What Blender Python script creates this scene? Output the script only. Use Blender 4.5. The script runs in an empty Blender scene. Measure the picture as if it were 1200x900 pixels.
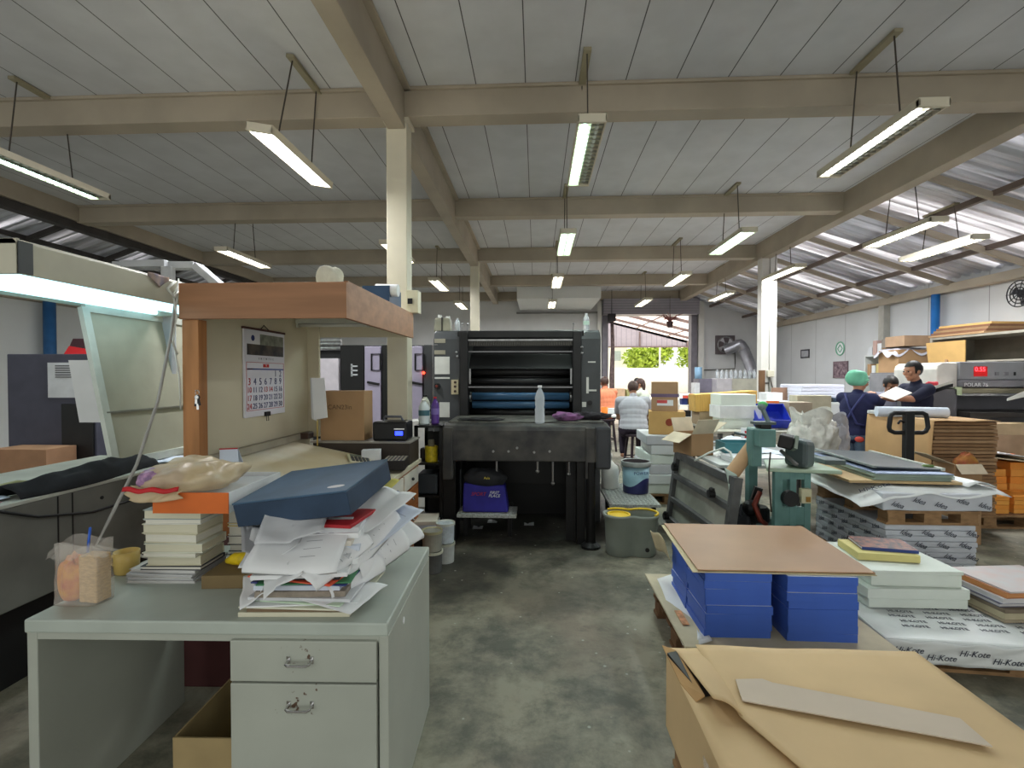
import bpy, math, random
from mathutils import Vector, Matrix, Euler, noise
rnd = random.Random(7)
PI = math.pi
SC = bpy.context.scene
COL = SC.collection
F = 580.0
CAM = Vector((0, 0, 1.55))
YAW = math.atan(28/F); PITCH = math.atan(10/F)
CROT = Euler((PI/2-PITCH, 0, YAW)).to_matrix()

def at(px, py, X=None, Y=None, Z=None):
    d = CROT @ Vector(((px-600)/F, -(py-450)/F, -1))
    if Y is not None: t = (Y-CAM.y)/d.y
    elif Z is not None: t = (Z-CAM.z)/d.z
    else: t = (X-CAM.x)/d.x
    return CAM + d*t

def lin(c):
    def f(u):
        u /= 255.0
        return u/12.92 if u <= .04045 else ((u+.055)/1.055)**2.4
    return (f(c[0]), f(c[1]), f(c[2]), 1)

MATS = {}
def M(name, col, rough=.6, metal=0.0, var=.10, scale=6.0, bump=0.0, bscale=60.0, spec=.4, trans=0.0, emit=None, es=0.0, col2=None, alpha=1.0, ior=1.45, stretch=None):
    """procedural principled material with soft noise variation of its colour"""
    if name in MATS: return MATS[name]
    m = bpy.data.materials.new(name); m.use_nodes = True
    nt = m.node_tree; n = nt.nodes; l = nt.links
    b = n['Principled BSDF']
    c1 = lin(col)
    b.inputs['Roughness'].default_value = rough
    b.inputs['Metallic'].default_value = metal
    b.inputs['Specular IOR Level'].default_value = spec
    b.inputs['IOR'].default_value = ior
    b.inputs['Transmission Weight'].default_value = trans
    b.inputs['Alpha'].default_value = alpha
    if emit:
        b.inputs['Emission Color'].default_value = lin(emit); b.inputs['Emission Strength'].default_value = es
    tc = n.new('ShaderNodeTexCoord'); vec = tc.outputs['Object']
    if stretch:
        mp = n.new('ShaderNodeMapping'); mp.inputs['Scale'].default_value = stretch
        l.new(vec, mp.inputs['Vector']); vec = mp.outputs[0]
    if var > 0 or col2:
        nz = n.new('ShaderNodeTexNoise'); nz.inputs['Scale'].default_value = scale; nz.inputs['Detail'].default_value = 5
        l.new(vec, nz.inputs['Vector'])
        mx = n.new('ShaderNodeMix'); mx.data_type = 'RGBA'
        if col2: a, bb = c1, lin(col2)
        else:
            a = tuple(x*(1-var) for x in c1[:3])+(1,); bb = tuple(min(1, x*(1+var)) for x in c1[:3])+(1,)
        mx.inputs[6].default_value = a; mx.inputs[7].default_value = bb
        cr = n.new('ShaderNodeMapRange'); cr.inputs[1].default_value = .35; cr.inputs[2].default_value = .65
        l.new(nz.outputs['Fac'], cr.inputs[0]); l.new(cr.outputs[0], mx.inputs[0])
        l.new(mx.outputs[2], b.inputs['Base Color'])
    else:
        b.inputs['Base Color'].default_value = c1
    if bump > 0:
        nb = n.new('ShaderNodeTexNoise'); nb.inputs['Scale'].default_value = bscale; nb.inputs['Detail'].default_value = 3
        l.new(vec, nb.inputs['Vector'])
        bp = n.new('ShaderNodeBump'); bp.inputs['Strength'].default_value = bump; bp.inputs['Distance'].default_value = .01
        l.new(nb.outputs['Fac'], bp.inputs['Height']); l.new(bp.outputs[0], b.inputs['Normal'])
    MATS[name] = m
    return m

def stripes(m, axis, period, width, dark, soft=0.0, offset=0.0):
    """dark joint lines (seams, sheet edges) over an existing material: pattern of the thing itself"""
    nt = m.node_tree; n = nt.nodes; l = nt.links; b = n['Principled BSDF']
    tc = n.new('ShaderNodeTexCoord'); sp = n.new('ShaderNodeSeparateXYZ'); l.new(tc.outputs['Object'], sp.inputs[0])
    ad = n.new('ShaderNodeMath'); ad.operation = 'ADD'; ad.inputs[1].default_value = 100*period+offset; l.new(sp.outputs[axis], ad.inputs[0])
    dv = n.new('ShaderNodeMath'); dv.operation = 'MODULO'; dv.inputs[1].default_value = period; l.new(ad.outputs[0], dv.inputs[0])
    lt = n.new('ShaderNodeMath'); lt.operation = 'LESS_THAN'; lt.inputs[1].default_value = width; l.new(dv.outputs[0], lt.inputs[0])
    mx = n.new('ShaderNodeMix'); mx.data_type = 'RGBA'; mx.inputs[7].default_value = lin(dark)
    l.new(lt.outputs[0], mx.inputs[0])
    src = b.inputs['Base Color'].links
    if src:
        l.new(src[0].from_socket, mx.inputs[6])
    else: mx.inputs[6].default_value = b.inputs['Base Color'].default_value
    l.new(mx.outputs[2], b.inputs['Base Color'])
    return m

class MB:
    def __init__(s, mat=None): s.v = []; s.f = []; s.m = mat or Matrix()
    def add(s, vs, fs):
        o = len(s.v)
        s.v += [s.m @ Vector(p) for p in vs]; s.f += [[i+o for i in q] for q in fs]; return s
    def box(s, x0, y0, z0, x1, y1, z1):
        if x0 > x1: x0, x1 = x1, x0
        if y0 > y1: y0, y1 = y1, y0
        if z0 > z1: z0, z1 = z1, z0
        return s.add([(x0,y0,z0),(x1,y0,z0),(x1,y1,z0),(x0,y1,z0),(x0,y0,z1),(x1,y0,z1),(x1,y1,z1),(x0,y1,z1)],
              [(3,2,1,0),(4,5,6,7),(0,1,5,4),(1,2,6,5),(2,3,7,6),(3,0,4,7)])
    def hexa(s, p): # 8 points bottom 4 ccw then top 4 ccw
        return s.add(p, [(3,2,1,0),(4,5,6,7),(0,1,5,4),(1,2,6,5),(2,3,7,6),(3,0,4,7)])
    def bar(s, p0, p1, w, h, up=(0,0,1)):
        p0 = Vector(p0); p1 = Vector(p1); d = (p1-p0).normalized(); u = Vector(up)
        if abs(d.dot(u)) > .98: u = Vector((0,1,0))
        r = d.cross(u).normalized(); u = r.cross(d)
        r *= w/2; u *= h/2
        return s.add([p0-r-u,p0+r-u,p1+r-u,p1-r-u,p0-r+u,p0+r+u,p1+r+u,p1-r+u],
              [(3,2,1,0),(4,5,6,7),(0,1,5,4),(1,2,6,5),(2,3,7,6),(3,0,4,7)])
    def cyl(s, p0, p1, r, r1=None, n=16):
        return s.tube([p0, p1], [r, r if r1 is None else r1], n)
    def tube(s, pts, r, n=8, closed=False):
        pts = [Vector(p) for p in pts]; k = len(pts)
        if not isinstance(r, (list, tuple)): r = [r]*k
        vs = []; fs = []; prev = None
        for i, p in enumerate(pts):
            if closed: d = pts[(i+1) % k]-pts[i-1]
            else: d = pts[min(i+1, k-1)]-pts[max(i-1, 0)]
            d.normalize()
            if prev is None:
                a = Vector((0,0,1)) if abs(d.z) < .9 else Vector((1,0,0))
                u = d.cross(a).normalized()
            else:
                u = (prev-d*prev.dot(d)).normalized()
            prev = u; w = d.cross(u)
            for j in range(n):
                t = 2*PI*j/n
                vs.append(p+(u*math.cos(t)+w*math.sin(t))*r[i])
        for i in range(k if closed else k-1):
            a = i*n; b = ((i+1) % k)*n
            for j in range(n): fs.append((a+j, a+(j+1) % n, b+(j+1) % n, b+j))
        if not closed:
            fs.append(tuple(range(n-1, -1, -1))); fs.append(tuple(range((k-1)*n, k*n)))
        return s.add(vs, fs)
    def lathe(s, prof, n=24, c=(0,0,0), sx=1, sy=1, cap=True):
        vs = []; fs = []; k = len(prof)
        for r, z in prof:
            for j in range(n):
                t = 2*PI*j/n
                vs.append((c[0]+r*sx*math.cos(t), c[1]+r*sy*math.sin(t), c[2]+z))
        for i in range(k-1):
            for j in range(n): fs.append((i*n+j, i*n+(j+1) % n, (i+1)*n+(j+1) % n, (i+1)*n+j))
        if cap:
            fs.append(tuple(range(n-1, -1, -1))); fs.append(tuple(range((k-1)*n, k*n)))
        return s.add(vs, fs)
    def prism(s, pts, z0, z1):
        k = len(pts)
        vs = [(p[0],p[1],z0) for p in pts]+[(p[0],p[1],z1) for p in pts]
        fs = [tuple(range(k-1,-1,-1)), tuple(range(k,2*k))]+[(i,(i+1)%k,(i+1)%k+k,i+k) for i in range(k)]
        return s.add(vs, fs)
    def extr(s, pts, axis, a0, a1):
        """polygon extruded along axis: axis 0 -> pts are (y,z), axis 1 -> (x,z)"""
        k = len(pts)
        f = (lambda p, a: (a, p[0], p[1])) if axis == 0 else (lambda p, a: (p[0], a, p[1]))
        vs = [f(p, a0) for p in pts]+[f(p, a1) for p in pts]
        fs = [tuple(range(k-1,-1,-1)), tuple(range(k,2*k))]+[(i,(i+1)%k,(i+1)%k+k,i+k) for i in range(k)]
        return s.add(vs, fs)
    def grid(s, fn, nu, nv, th=0.0, thv=(0,0,1)):
        """fn(u,v) in 0..1 -> point; with th a closed slab"""
        vs = [Vector(fn(i/nu, j/nv)) for j in range(nv+1) for i in range(nu+1)]
        W = nu+1
        fs = [(j*W+i, j*W+i+1, (j+1)*W+i+1, (j+1)*W+i) for j in range(nv) for i in range(nu)]
        if th:
            o = len(vs); t = Vector(thv)*th
            vs += [p-t for p in vs]
            fs += [(a+o, d+o, c+o, b+o) for (a, b, c, d) in fs]
            rim = [i for i in range(W)]+[j*W+nu for j in range(1, nv+1)]+[nv*W+i for i in range(nu-1, -1, -1)]+[j*W for j in range(nv-1, 0, -1)]
            for i in range(len(rim)):
                a = rim[i]; b = rim[(i+1) % len(rim)]
                fs.append((b, a, a+o, b+o))
        return s.add(vs, fs)
    def ball(s, c, r, n=12, m=8, sc=(1,1,1)):
        c = Vector(c); vs = []; fs = []
        vs.append(c+Vector((0,0,-r*sc[2])))
        for i in range(1, m):
            a = -PI/2+PI*i/m
            for j in range(n):
                t = 2*PI*j/n
                vs.append(c+Vector((r*sc[0]*math.cos(a)*math.cos(t), r*sc[1]*math.cos(a)*math.sin(t), r*sc[2]*math.sin(a))))
        vs.append(c+Vector((0,0,r*sc[2]))); T = len(vs)-1
        for j in range(n): fs.append((0, 1+(j+1) % n, 1+j))
        for i in range(m-2):
            for j in range(n): fs.append((1+i*n+j, 1+i*n+(j+1) % n, 1+(i+1)*n+(j+1) % n, 1+(i+1)*n+j))
        for j in range(n): fs.append((1+(m-2)*n+j, 1+(m-2)*n+(j+1) % n, T))
        return s.add(vs, fs)
    def build(s, name, mat, parent=None, bev=0.0, smooth=False, kind=None, label=None, local=False, mats=None, pick=None):
        me = bpy.data.meshes.new(name)
        vs = s.v
        if parent is not None and not local:
            mm = Matrix(); q = parent
            while q is not None: mm = q.matrix_basis @ mm; q = q.parent
            mi = mm.inverted(); vs = [mi @ p for p in vs]
        me.from_pydata([tuple(p) for p in vs], [], s.f)
        me.materials.append(mat)
        if mats:
            for q in mats: me.materials.append(q)
            if pick:
                for p in me.polygons: p.material_index = pick(p)
        o = bpy.data.objects.new(name, me); COL.objects.link(o)
        if smooth:
            me.polygons.foreach_set('use_smooth', [True]*len(me.polygons))
        import bmesh
        b = bmesh.new(); b.from_mesh(me); bmesh.ops.recalc_face_normals(b, faces=b.faces); b.to_mesh(me); b.free()
        if parent is not None: o.parent = parent
        if bev > 0:
            md = o.modifiers.new('bevel', 'BEVEL'); md.width = bev; md.segments = 2; md.limit_method = 'ANGLE'; md.angle_limit = math.radians(40)
        if kind: o['kind'] = kind
        if label: o['label'] = label
        return o

def autosmooth(o, deg=40):
    me = o.data
    me.polygons.foreach_set('use_smooth', [True]*len(me.polygons))
    me.set_sharp_from_angle(angle=math.radians(deg))
    return o

def tag(o, label, cat, group=None):
    o['label'] = label; o['category'] = cat
    if group: o['group'] = group
    return o
def thing(name, label, cat, loc=(0,0,0), rz=0, group=None, rot=None):
    o = bpy.data.objects.new(name, None); COL.objects.link(o); o.empty_display_size = .1
    o.location = loc; o.rotation_euler = rot if rot else (0, 0, rz)
    return tag(o, label, cat, group)
def dup(o, loc, rz=None, label=None, group=None, rot=None):
    def cp(q, par):
        c = q.copy(); COL.objects.link(c)
        if par is not None: c.parent = par
        for ch in list(q.children): cp(ch, c)
        return c
    r = cp(o, None); r.location = loc
    if rz is not None: r.rotation_euler = (0, 0, rz)
    if rot: r.rotation_euler = rot
    if label: r['label'] = label
    if group: r['group'] = group
    return r

def text(body, size, mat, parent, pos, rot=(PI/2,0,0), name='lettering', ext=.0006, align='CENTER', shear=0.0, local=True, sp=1.0, fit=None):
    cu = bpy.data.curves.new('t', 'FONT'); cu.body = body; cu.size = size; cu.extrude = ext; cu.align_x = align; cu.align_y = 'CENTER'; cu.shear = shear
    cu.resolution_u = 3; cu.space_line = sp
    to = bpy.data.objects.new('t', cu); COL.objects.link(to)
    dg = bpy.context.evaluated_depsgraph_get()
    me = bpy.data.meshes.new_from_object(to.evaluated_get(dg))
    bpy.data.objects.remove(to); bpy.data.curves.remove(cu)
    me.materials.clear(); me.materials.append(mat)
    o = bpy.data.objects.new(name, me); COL.objects.link(o)
    mm = Matrix.Translation(Vector(pos)) @ Euler(rot).to_matrix().to_4x4()
    if parent is not None:
        o.parent = parent
        if not local:
            pm = Matrix(); q = parent
            while q is not None: pm = q.matrix_basis @ pm; q = q.parent
            mm = pm.inverted() @ mm
    me.transform(mm)
    return o

def struct(o, label=None):
    o['kind'] = 'structure'
    if label: o['label'] = label
    return o
EXPOSURE = 1.05; SKY = .60; SUN = 9.5; LAMP = 22.0
# ---------------------------------------------------------------- camera / world
cd = bpy.data.cameras.new('camera'); cam = bpy.data.objects.new('camera', cd); COL.objects.link(cam)
cam.location = CAM; cam.rotation_euler = (PI/2-PITCH, 0, YAW)
cd.sensor_width = 36; cd.sensor_fit = 'HORIZONTAL'; cd.lens = F/1200*36; cd.clip_start = .05; cd.clip_end = 300
SC.camera = cam
SC.view_settings.view_transform = 'Standard'; SC.view_settings.look = 'None'
SC.view_settings.exposure = EXPOSURE; SC.view_settings.gamma = 1; SC.view_settings.use_curve_mapping = False
w = bpy.data.worlds.new('sky'); SC.world = w; w.use_nodes = True
bg = w.node_tree.nodes['Background']
bg.inputs[0].default_value = (.98, 1.0, .95, 1); bg.inputs[1].default_value = SKY
sd = bpy.data.lights.new('sun', 'SUN'); so = bpy.data.objects.new('sun', sd); COL.objects.link(so)
sd.energy = SUN; sd.angle = math.radians(1.0); sd.color = (1, .95, .86)
so.rotation_euler = Euler((math.radians(-32), math.radians(24), 0))

# ---------------------------------------------------------------- room shell
XL, XR, YB, YF = -9.75, 7.2, 15.8, -2.6
VX, VL, ZC = 4.5, -7.1, 4.17
def concrete():
    m = bpy.data.materials.new('stained_concrete'); m.use_nodes = True
    nt = m.node_tree; n = nt.nodes; l = nt.links; b = n['Principled BSDF']
    tc = n.new('ShaderNodeTexCoord')
    def nz(scale, detail=6, dist=0.0, rough=.6):
        q = n.new('ShaderNodeTexNoise'); q.inputs['Scale'].default_value = scale; q.inputs['Detail'].default_value = detail
        q.inputs['Distortion'].default_value = dist; q.inputs['Roughness'].default_value = rough
        l.new(tc.outputs['Object'], q.inputs['Vector']); return q.outputs['Fac']
    def rng(s, a, b_):
        q = n.new('ShaderNodeMapRange'); q.inputs[1].default_value = a; q.inputs[2].default_value = b_; l.new(s, q.inputs[0]); return q.outputs[0]
    def mix(f, a, c, k=None):
        q = n.new('ShaderNodeMix'); q.data_type = 'RGBA'
        if k is not None:
            mm = n.new('ShaderNodeMath'); mm.operation = 'MULTIPLY'; mm.inputs[1].default_value = k; l.new(f, mm.inputs[0]); f = mm.outputs[0]
        l.new(f, q.inputs[0])
        if isinstance(a, tuple): q.inputs[6].default_value = a
        else: l.new(a, q.inputs[6])
        q.inputs[7].default_value = c
        return q.outputs[2]
    c = mix(rng(nz(2.4, 11, .15, .72), .40, .60), lin((152,148,130)), lin((96,96,85)))
    c = mix(rng(nz(.45, 5, .2), .5, .68), c, lin((142,124,108)), .75)
    c = mix(rng(nz(3.4, 12, .25, .74), .52, .68), c, lin((72,74,64)), .75)
    c = mix(rng(nz(.9, 10, .2, .72), .57, .66), c, lin((98,110,82)), .45)
    # darker patches in front of and under the press
    sp = n.new('ShaderNodeSeparateXYZ'); l.new(tc.outputs['Object'], sp.inputs[0])
    def el(cx, cy, rx, ry, s0=1.25, s1=.35):
        a = n.new('ShaderNodeMath'); a.operation = 'SUBTRACT'; a.inputs[1].default_value = cx; l.new(sp.outputs[0], a.inputs[0])
        a2 = n.new('ShaderNodeMath'); a2.operation = 'DIVIDE'; a2.inputs[1].default_value = rx; l.new(a.outputs[0], a2.inputs[0])
        b2 = n.new('ShaderNodeMath'); b2.operation = 'SUBTRACT'; b2.inputs[1].default_value = cy; l.new(sp.outputs[1], b2.inputs[0])
        b3 = n.new('ShaderNodeMath'); b3.operation = 'DIVIDE'; b3.inputs[1].default_value = ry; l.new(b2.outputs[0], b3.inputs[0])
        p = n.new('ShaderNodeMath'); p.operation = 'MULTIPLY'; l.new(a2.outputs[0], p.inputs[0]); l.new(a2.outputs[0], p.inputs[1])
        q = n.new('ShaderNodeMath'); q.operation = 'MULTIPLY_ADD'; l.new(b3.outputs[0], q.inputs[0]); l.new(b3.outputs[0], q.inputs[1]); l.new(p.outputs[0], q.inputs[2])
        ns = n.new('ShaderNodeMath'); ns.operation = 'MULTIPLY_ADD'; ns.inputs[1].default_value = 1.6; ns.inputs[2].default_value = -.8
        l.new(nz(2.2, 8, .8), ns.inputs[0])
        s = n.new('ShaderNodeMath'); s.operation = 'ADD'; l.new(q.outputs[0], s.inputs[0]); l.new(ns.outputs[0], s.inputs[1])
        return rng(s.outputs[0], s0, s1)
    c = mix(el(-.1, 5.6, 1.5, 1.6), c, lin((38,37,34)), .92)
    c = mix(el(-.62, 3.9, .42, .55), c, lin((40,40,36)), .75)
    c = mix(el(.35, 3.55, .8, .35), c, lin((70,70,60)), .45)
    # paint specks
    vo = n.new('ShaderNodeTexVoronoi'); vo.inputs['Scale'].default_value = 9; l.new(tc.outputs['Object'], vo.inputs['Vector'])
    c = mix(rng(vo.outputs['Distance'], .085, .06), c, lin((196,198,186)), .55)
    l.new(c, b.inputs['Base Color'])
    l.new(rng(nz(3, 6), .3, .75), b.inputs['Roughness'])
    b.inputs['Roughness'].default_value = .5
    rr = n.new('ShaderNodeMapRange'); rr.inputs[3].default_value = .42; rr.inputs[4].default_value = .75; l.new(nz(3, 6), rr.inputs[0]); l.new(rr.outputs[0], b.inputs['Roughness'])
    bp = n.new('ShaderNodeBump'); bp.inputs['Strength'].default_value = .25; bp.inputs['Distance'].default_value = .01
    l.new(nz(25, 6), bp.inputs['Height']); l.new(bp.outputs[0], b.inputs['Normal'])
    return m
m_floor = concrete()
m_ceil = M('ceiling_board', (202,203,206), .85, var=.05, scale=3, bump=.15, bscale=160)
stripes(m_ceil, 0, .445, .009, (84,84,86), offset=.1)
m_beam = M('cream_steel', (168,157,140), .6, var=.10, scale=1.6, bump=.05)
m_wall = M('white_wall', (206,206,206), .85, var=.06, scale=1.2, bump=.1, bscale=14)
m_wall2 = M('pale_panel_wall', (212,214,212), .8, var=.04, scale=.8)
m_darksteel = M('dark_roof_steel', (62,58,56), .6, var=.2)
struct(MB().box(XL, YF, -.12, XR, YB+.2, 0).build('floor', m_floor), 'stained grey concrete workshop floor')
struct(MB().box(VL, YF, ZC, VX, YB, ZC+.08).build('ceiling', m_ceil), 'grey board ceiling with dark seams')
# cross beams and long beams
tn = [0]
def trim(mb, label, mat=None, bev=.006):
    tn[0] += 1
    return struct(mb.build('trim_%d' % tn[0], mat or m_beam, bev=bev), label)
for i, y in enumerate((4.5, 7.35, 10.2, 13.0, 15.55)):
    mb = MB(); mb.box(VL, y, ZC-.26, VX, y+.20, ZC); mb.box(VL, y-.03, ZC-.03, VX, y+.23, ZC-.001)
    trim(mb, 'cream steel beam across the ceiling, %s from the front' % ('first', 'second', 'third', 'fourth', 'last')[i])
trim(MB().box(VL, 1.62, ZC-.26, VX, 1.82, ZC), 'cream steel beam across the ceiling above the front desk')
mb = MB(); mb.box(-1.36, YF, ZC-.36, -1.20, YB-.1, ZC); mb.box(-1.42, YF, ZC-.03, -1.14, YB-.1, ZC-.002)
trim(mb, 'long cream beam running away along the ceiling')
mb = MB(); mb.box(VX-.10, YF, ZC-.34, VX+.08, YB-.1, ZC+.05); trim(mb, 'long valley beam along the right roof edge')
mb = MB(); mb.box(VL-.06, YF, ZC-.24, VL+.06, YB-.1, ZC+.05); trim(mb, 'cream valley beam along the left roof edge')
mb = MB(); mb.box(VL-.14, YF, ZC-.36, VL+.02, YB-.1, ZC-.245); trim(mb, 'dark gutter under the left valley beam', m_darksteel)
# columns
m_col = M('cream_column', (203,196,176), .55, var=.08, scale=2)
mb = MB(); mb.box(-1.375, 4.52, 0, -1.185, 4.70, ZC-.26); mb.box(-1.40, 4.5, ZC-.30, -1.16, 4.72, ZC-.26); trim(mb, 'square cream column beside the wooden hutch', m_col)
mb = MB(); mb.box(-1.36, 10.22, 0, -1.18, 10.38, ZC-.26); trim(mb, 'square cream column behind the press', m_col)
m_colw = M('white_column', (214,212,206), .5, var=.05, scale=2)
mb = MB(); mb.box(4.40, 9.9, 0, 4.53, 10.1, ZC-.3); mb.box(4.56, 9.9, 0, 4.69, 10.1, ZC-.3); mb.box(4.5, 9.94, 0, 4.6, 10.06, ZC-.3); trim(mb, 'paired white steel column near the cutting tables', m_colw)
mb = MB(); mb.box(4.40, -1.0, 0, 4.60, -.8, ZC-.3); trim(mb, 'white steel column behind the viewpoint', m_colw)
# walls
def wallbox(name, mb, m, label): return struct(mb.build(name, m), label)
DX0, DX1, DZ = 2.18, 4.93, 3.43
mb = MB(); mb.box(XL, YB, 0, DX0, YB+.2, ZC+.1); mb.box(DX1, YB, 0, XR+.2, YB+.2, ZC+.1); mb.box(DX0, YB, DZ, DX1, YB+.2, ZC+.1)
wallbox('wall_back', mb, m_wall, 'white back wall with the big doorway')
m_wr = M('white_wall_right', (204,206,208), .85, var=.05, scale=1.0)
stripes(m_wr, 1, 1.22, .014, (150,150,152), offset=.3)
wallbox('wall_right', MB().box(XR, YF, 0, XR+.15, YB, 3.4), m_wr, 'white right wall of joined panels')
wallbox('wall_left', MB().box(XL-.15, YF, 0, XL, YB, 3.4), m_wall2, 'white left wall beyond the control console')
# ledge along the right wall eave
trim(MB().box(XR-.16, YF, 2.98, XR, YB, 3.12), 'pale eave rail along the right wall')
trim(MB().box(XL, YF, 2.98, XL+.16, YB, 3.12), 'pale eave rail along the left wall')
for y in (4.0, 7.25, 10.45): trim(MB().box(XR-.13, y, 0, XR, y+.16, 3.0), 'pilaster on the right wall', M('pilaster_grey', (176,174,166), .7))
# corrugated lean-to roofs: metal sheets with translucent sheets between
def corr(xa, za, xb, zb, y0, y1, amp=.022, per=.19):
    def prof(v):
        y = y0+(y1-y0)*v
        ph = (y/per) % 1.0
        z = amp*max(-1, min(1, 2.4*math.cos(2*PI*ph)))
        return y, z
    nv = max(8, int((y1-y0)/per*8))
    mb = MB()
    mb.grid(lambda u, v: (xa+(xb-xa)*u, prof(v)[0], za+(zb-za)*u+prof(v)[1]), 1, nv, .004)
    return mb
def tinmat(name, col, leak, lo, hi, metal=.45):
    """foil-faced tin: bright reflective sheet whose reflections are put in as translucent streaks along the slope"""
    m = M(name, col, .38, metal=metal, var=.22, scale=2.4, stretch=(.25,5,1))
    nt = m.node_tree; n = nt.nodes; l = nt.links; b = n['Principled BSDF']; out = n['Material Output']
    tc = n.new('ShaderNodeTexCoord'); mp = n.new('ShaderNodeMapping'); mp.inputs['Scale'].default_value = (.22, 5.5, .3); l.new(tc.outputs['Object'], mp.inputs[0])
    nz = n.new('ShaderNodeTexNoise'); nz.inputs['Scale'].default_value = 1.6; nz.inputs['Detail'].default_value = 6; l.new(mp.outputs[0], nz.inputs['Vector'])
    mr = n.new('ShaderNodeMapRange'); mr.inputs[1].default_value = lo; mr.inputs[2].default_value = hi; mr.inputs[4].default_value = leak; l.new(nz.outputs['Fac'], mr.inputs[0])
    t = n.new('ShaderNodeBsdfTranslucent'); t.inputs[0].default_value = (.80,.80,.84,1)  # streaks mixed in for the foil's bright reflections; they also add light
    mx = n.new('ShaderNodeMixShader'); l.new(mr.outputs[0], mx.inputs[0]); l.new(b.outputs[0], mx.inputs[1]); l.new(t.outputs[0], mx.inputs[2]); l.new(mx.outputs[0], out.inputs[0])
    return m
m_tin = tinmat('foil_tin', (206,208,216), .40, .50, .68)
m_rust = tinmat('weathered_tin', (196,196,202), .42, .50, .70)
def translucent(name, col, tw=.6):
    m = bpy.data.materials.new(name); m.use_nodes = True; nt = m.node_tree; n = nt.nodes; l = nt.links
    n.remove(n['Principled BSDF']); out = n['Material Output']
    d = n.new('ShaderNodeBsdfDiffuse'); t = n.new('ShaderNodeBsdfTranslucent'); mx = n.new('ShaderNodeMixShader')
    tc = n.new('ShaderNodeTexCoord'); nz = n.new('ShaderNodeTexNoise'); nz.inputs['Scale'].default_value = 2.5; nz.inputs['Detail'].default_value = 5
    l.new(tc.outputs['Object'], nz.inputs['Vector'])
    r = n.new('ShaderNodeMix'); r.data_type = 'RGBA'; c = lin(col); r.inputs[6].default_value = tuple(x*.72 for x in c[:3])+(1,); r.inputs[7].default_value = c
    l.new(nz.outputs['Fac'], r.inputs[0]); l.new(r.outputs[2], d.inputs[0]); l.new(r.outputs[2], t.inputs[0])
    mx.inputs[0].default_value = tw; l.new(d.outputs[0], mx.inputs[1]); l.new(t.outputs[0], mx.inputs[2]); l.new(mx.outputs[0], out.inputs[0])
    return m
m_trl = tinmat('milky_tin', (214,212,216), .55, .38, .64, .25)
ys = [(-2.6,3.9,0),(3.9,4.75,1),(4.75,6.6,0),(6.6,7.5,1),(7.5,8.7,0),(8.7,9.7,1),(9.7,10.6,0),(10.6,11.7,1),(11.7,YB,2)]
for side, xa, xb in (('right', VX+.05, XR+.1), ('left', VL-.05, XL-.1)):
    k = 0
    root = bpy.data.objects.new('ceiling_%s' % side, None); COL.objects.link(root); struct(root, 'sloping corrugated %s roof of tin and milky sheets' % side)
    for y0, y1, t in ys:
        mm = (m_tin, m_trl, m_rust)[t] if side == 'right' else (m_rust, m_tin, m_rust)[t]
        corr(xa, 4.10, xb, 3.20, y0, y1+.03).build('roof_sheet', mm, root)
for side, s in (('right', 1), ('left', -1)):
    xa, xb = (VX, XR) if s > 0 else (VL, XL)
    mm = m_beam if s > 0 else m_darksteel
    for y in (4.55, 6.2, 7.45, 8.85, 10.3, 11.7, 13.1, 14.5):
        trim(MB().bar((xa, y, 4.0), (xb, y, 3.08), .05, .08), 'sloping rafter under the %s roof' % side, mm, 0)
    for q in (.35, .72):
        x = xa+(xb-xa)*q; z = 4.02-(.92)*q
        trim(MB().box(x-.03, YF, z-.02, x+.03, YB, z+.05), 'purlin under the %s roof' % side, M('purlin_brown', (112,98,90), .6) if s > 0 else mm, 0)
# soffit box and roller shutter housing at the back wall
a = at(606, 340, Y=13.6); b = at(703, 340, Y=13.6)
trim(MB().box(a.x, 13.35, 3.62, b.x, YB, ZC), 'white boxed soffit above the back wall', m_wall2)
trim(MB().box(a.x-.1, YB-.12, 3.5, b.x+.3, YB-.06, 3.56), 'grey conduit along the back wall', M('conduit', (120,118,116), .5))
m_shut = M('shutter_lilac', (150,146,154), .5, var=.04); stripes(m_shut, 2, .08, .012, (116,112,120))
trim(MB().box(DX0-.1, YB-.42, DZ, DX1+.05, YB-.02, ZC-.26), 'lilac roller shutter housing above the doorway', m_shut)
d1 = bpy.data.objects.new('door_1', None); COL.objects.link(d1); struct(d1, 'open doorway to the yard')
for x in (DX0, DX1): MB().box(x-.09, YB-.1, 0, x+.09, YB+.22, DZ).build('door_jamb', M('jamb_grey', (120,116,124), .5), d1, bev=.004)
trim(MB().box(5.05, YB-.14, 0, 5.22, YB, ZC-.3), 'white wall post right of the doorway', m_colw)
trim(MB().box(1.93, YB-.14, 0, 2.06, YB, ZC-.3), 'white wall post left of the doorway', m_colw)

# ---------------------------------------------------------------- yard outside the doorway
m_yard = M('yard_concrete', (200,196,186), .8, var=.08, scale=.6)
struct(MB().box(-14, YB+.2, -.13, 30, 60, -.01).build('floor_yard', m_yard), 'sunlit yard outside the doorway')
m_pink = translucent('pink_roof_sheet', (252,244,242), .72)
yr = thing('canopy_roof', 'pinkish translucent canopy roof over the yard, sloping down to the right', 'canopy', (6, 23, 0))
zr = lambda x, y: 5.35-(x-2.0)*.26
MB().grid(lambda u, v: (1.0+11*u, 17.0+13*v, zr(1.0+11*u, 0)+.1), 1, 1, .01).build('roof_sheet', m_pink, yr)
mf = M('canopy_steel', (110,98,98), .6)
for y in (17.4, 19.2, 21.2, 23.4, 25.8, 28.2): MB().bar((1.0, y, zr(1.0,0)), (12, y, zr(12,0)), .08, .14).build('rafter', mf, yr)
for x in (2.4, 4.2, 6, 7.8, 9.6): MB().box(x-.03, 17, zr(x,0)+.03, x+.03, 30, zr(x,0)+.09).build('purlin', mf, yr)
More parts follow.
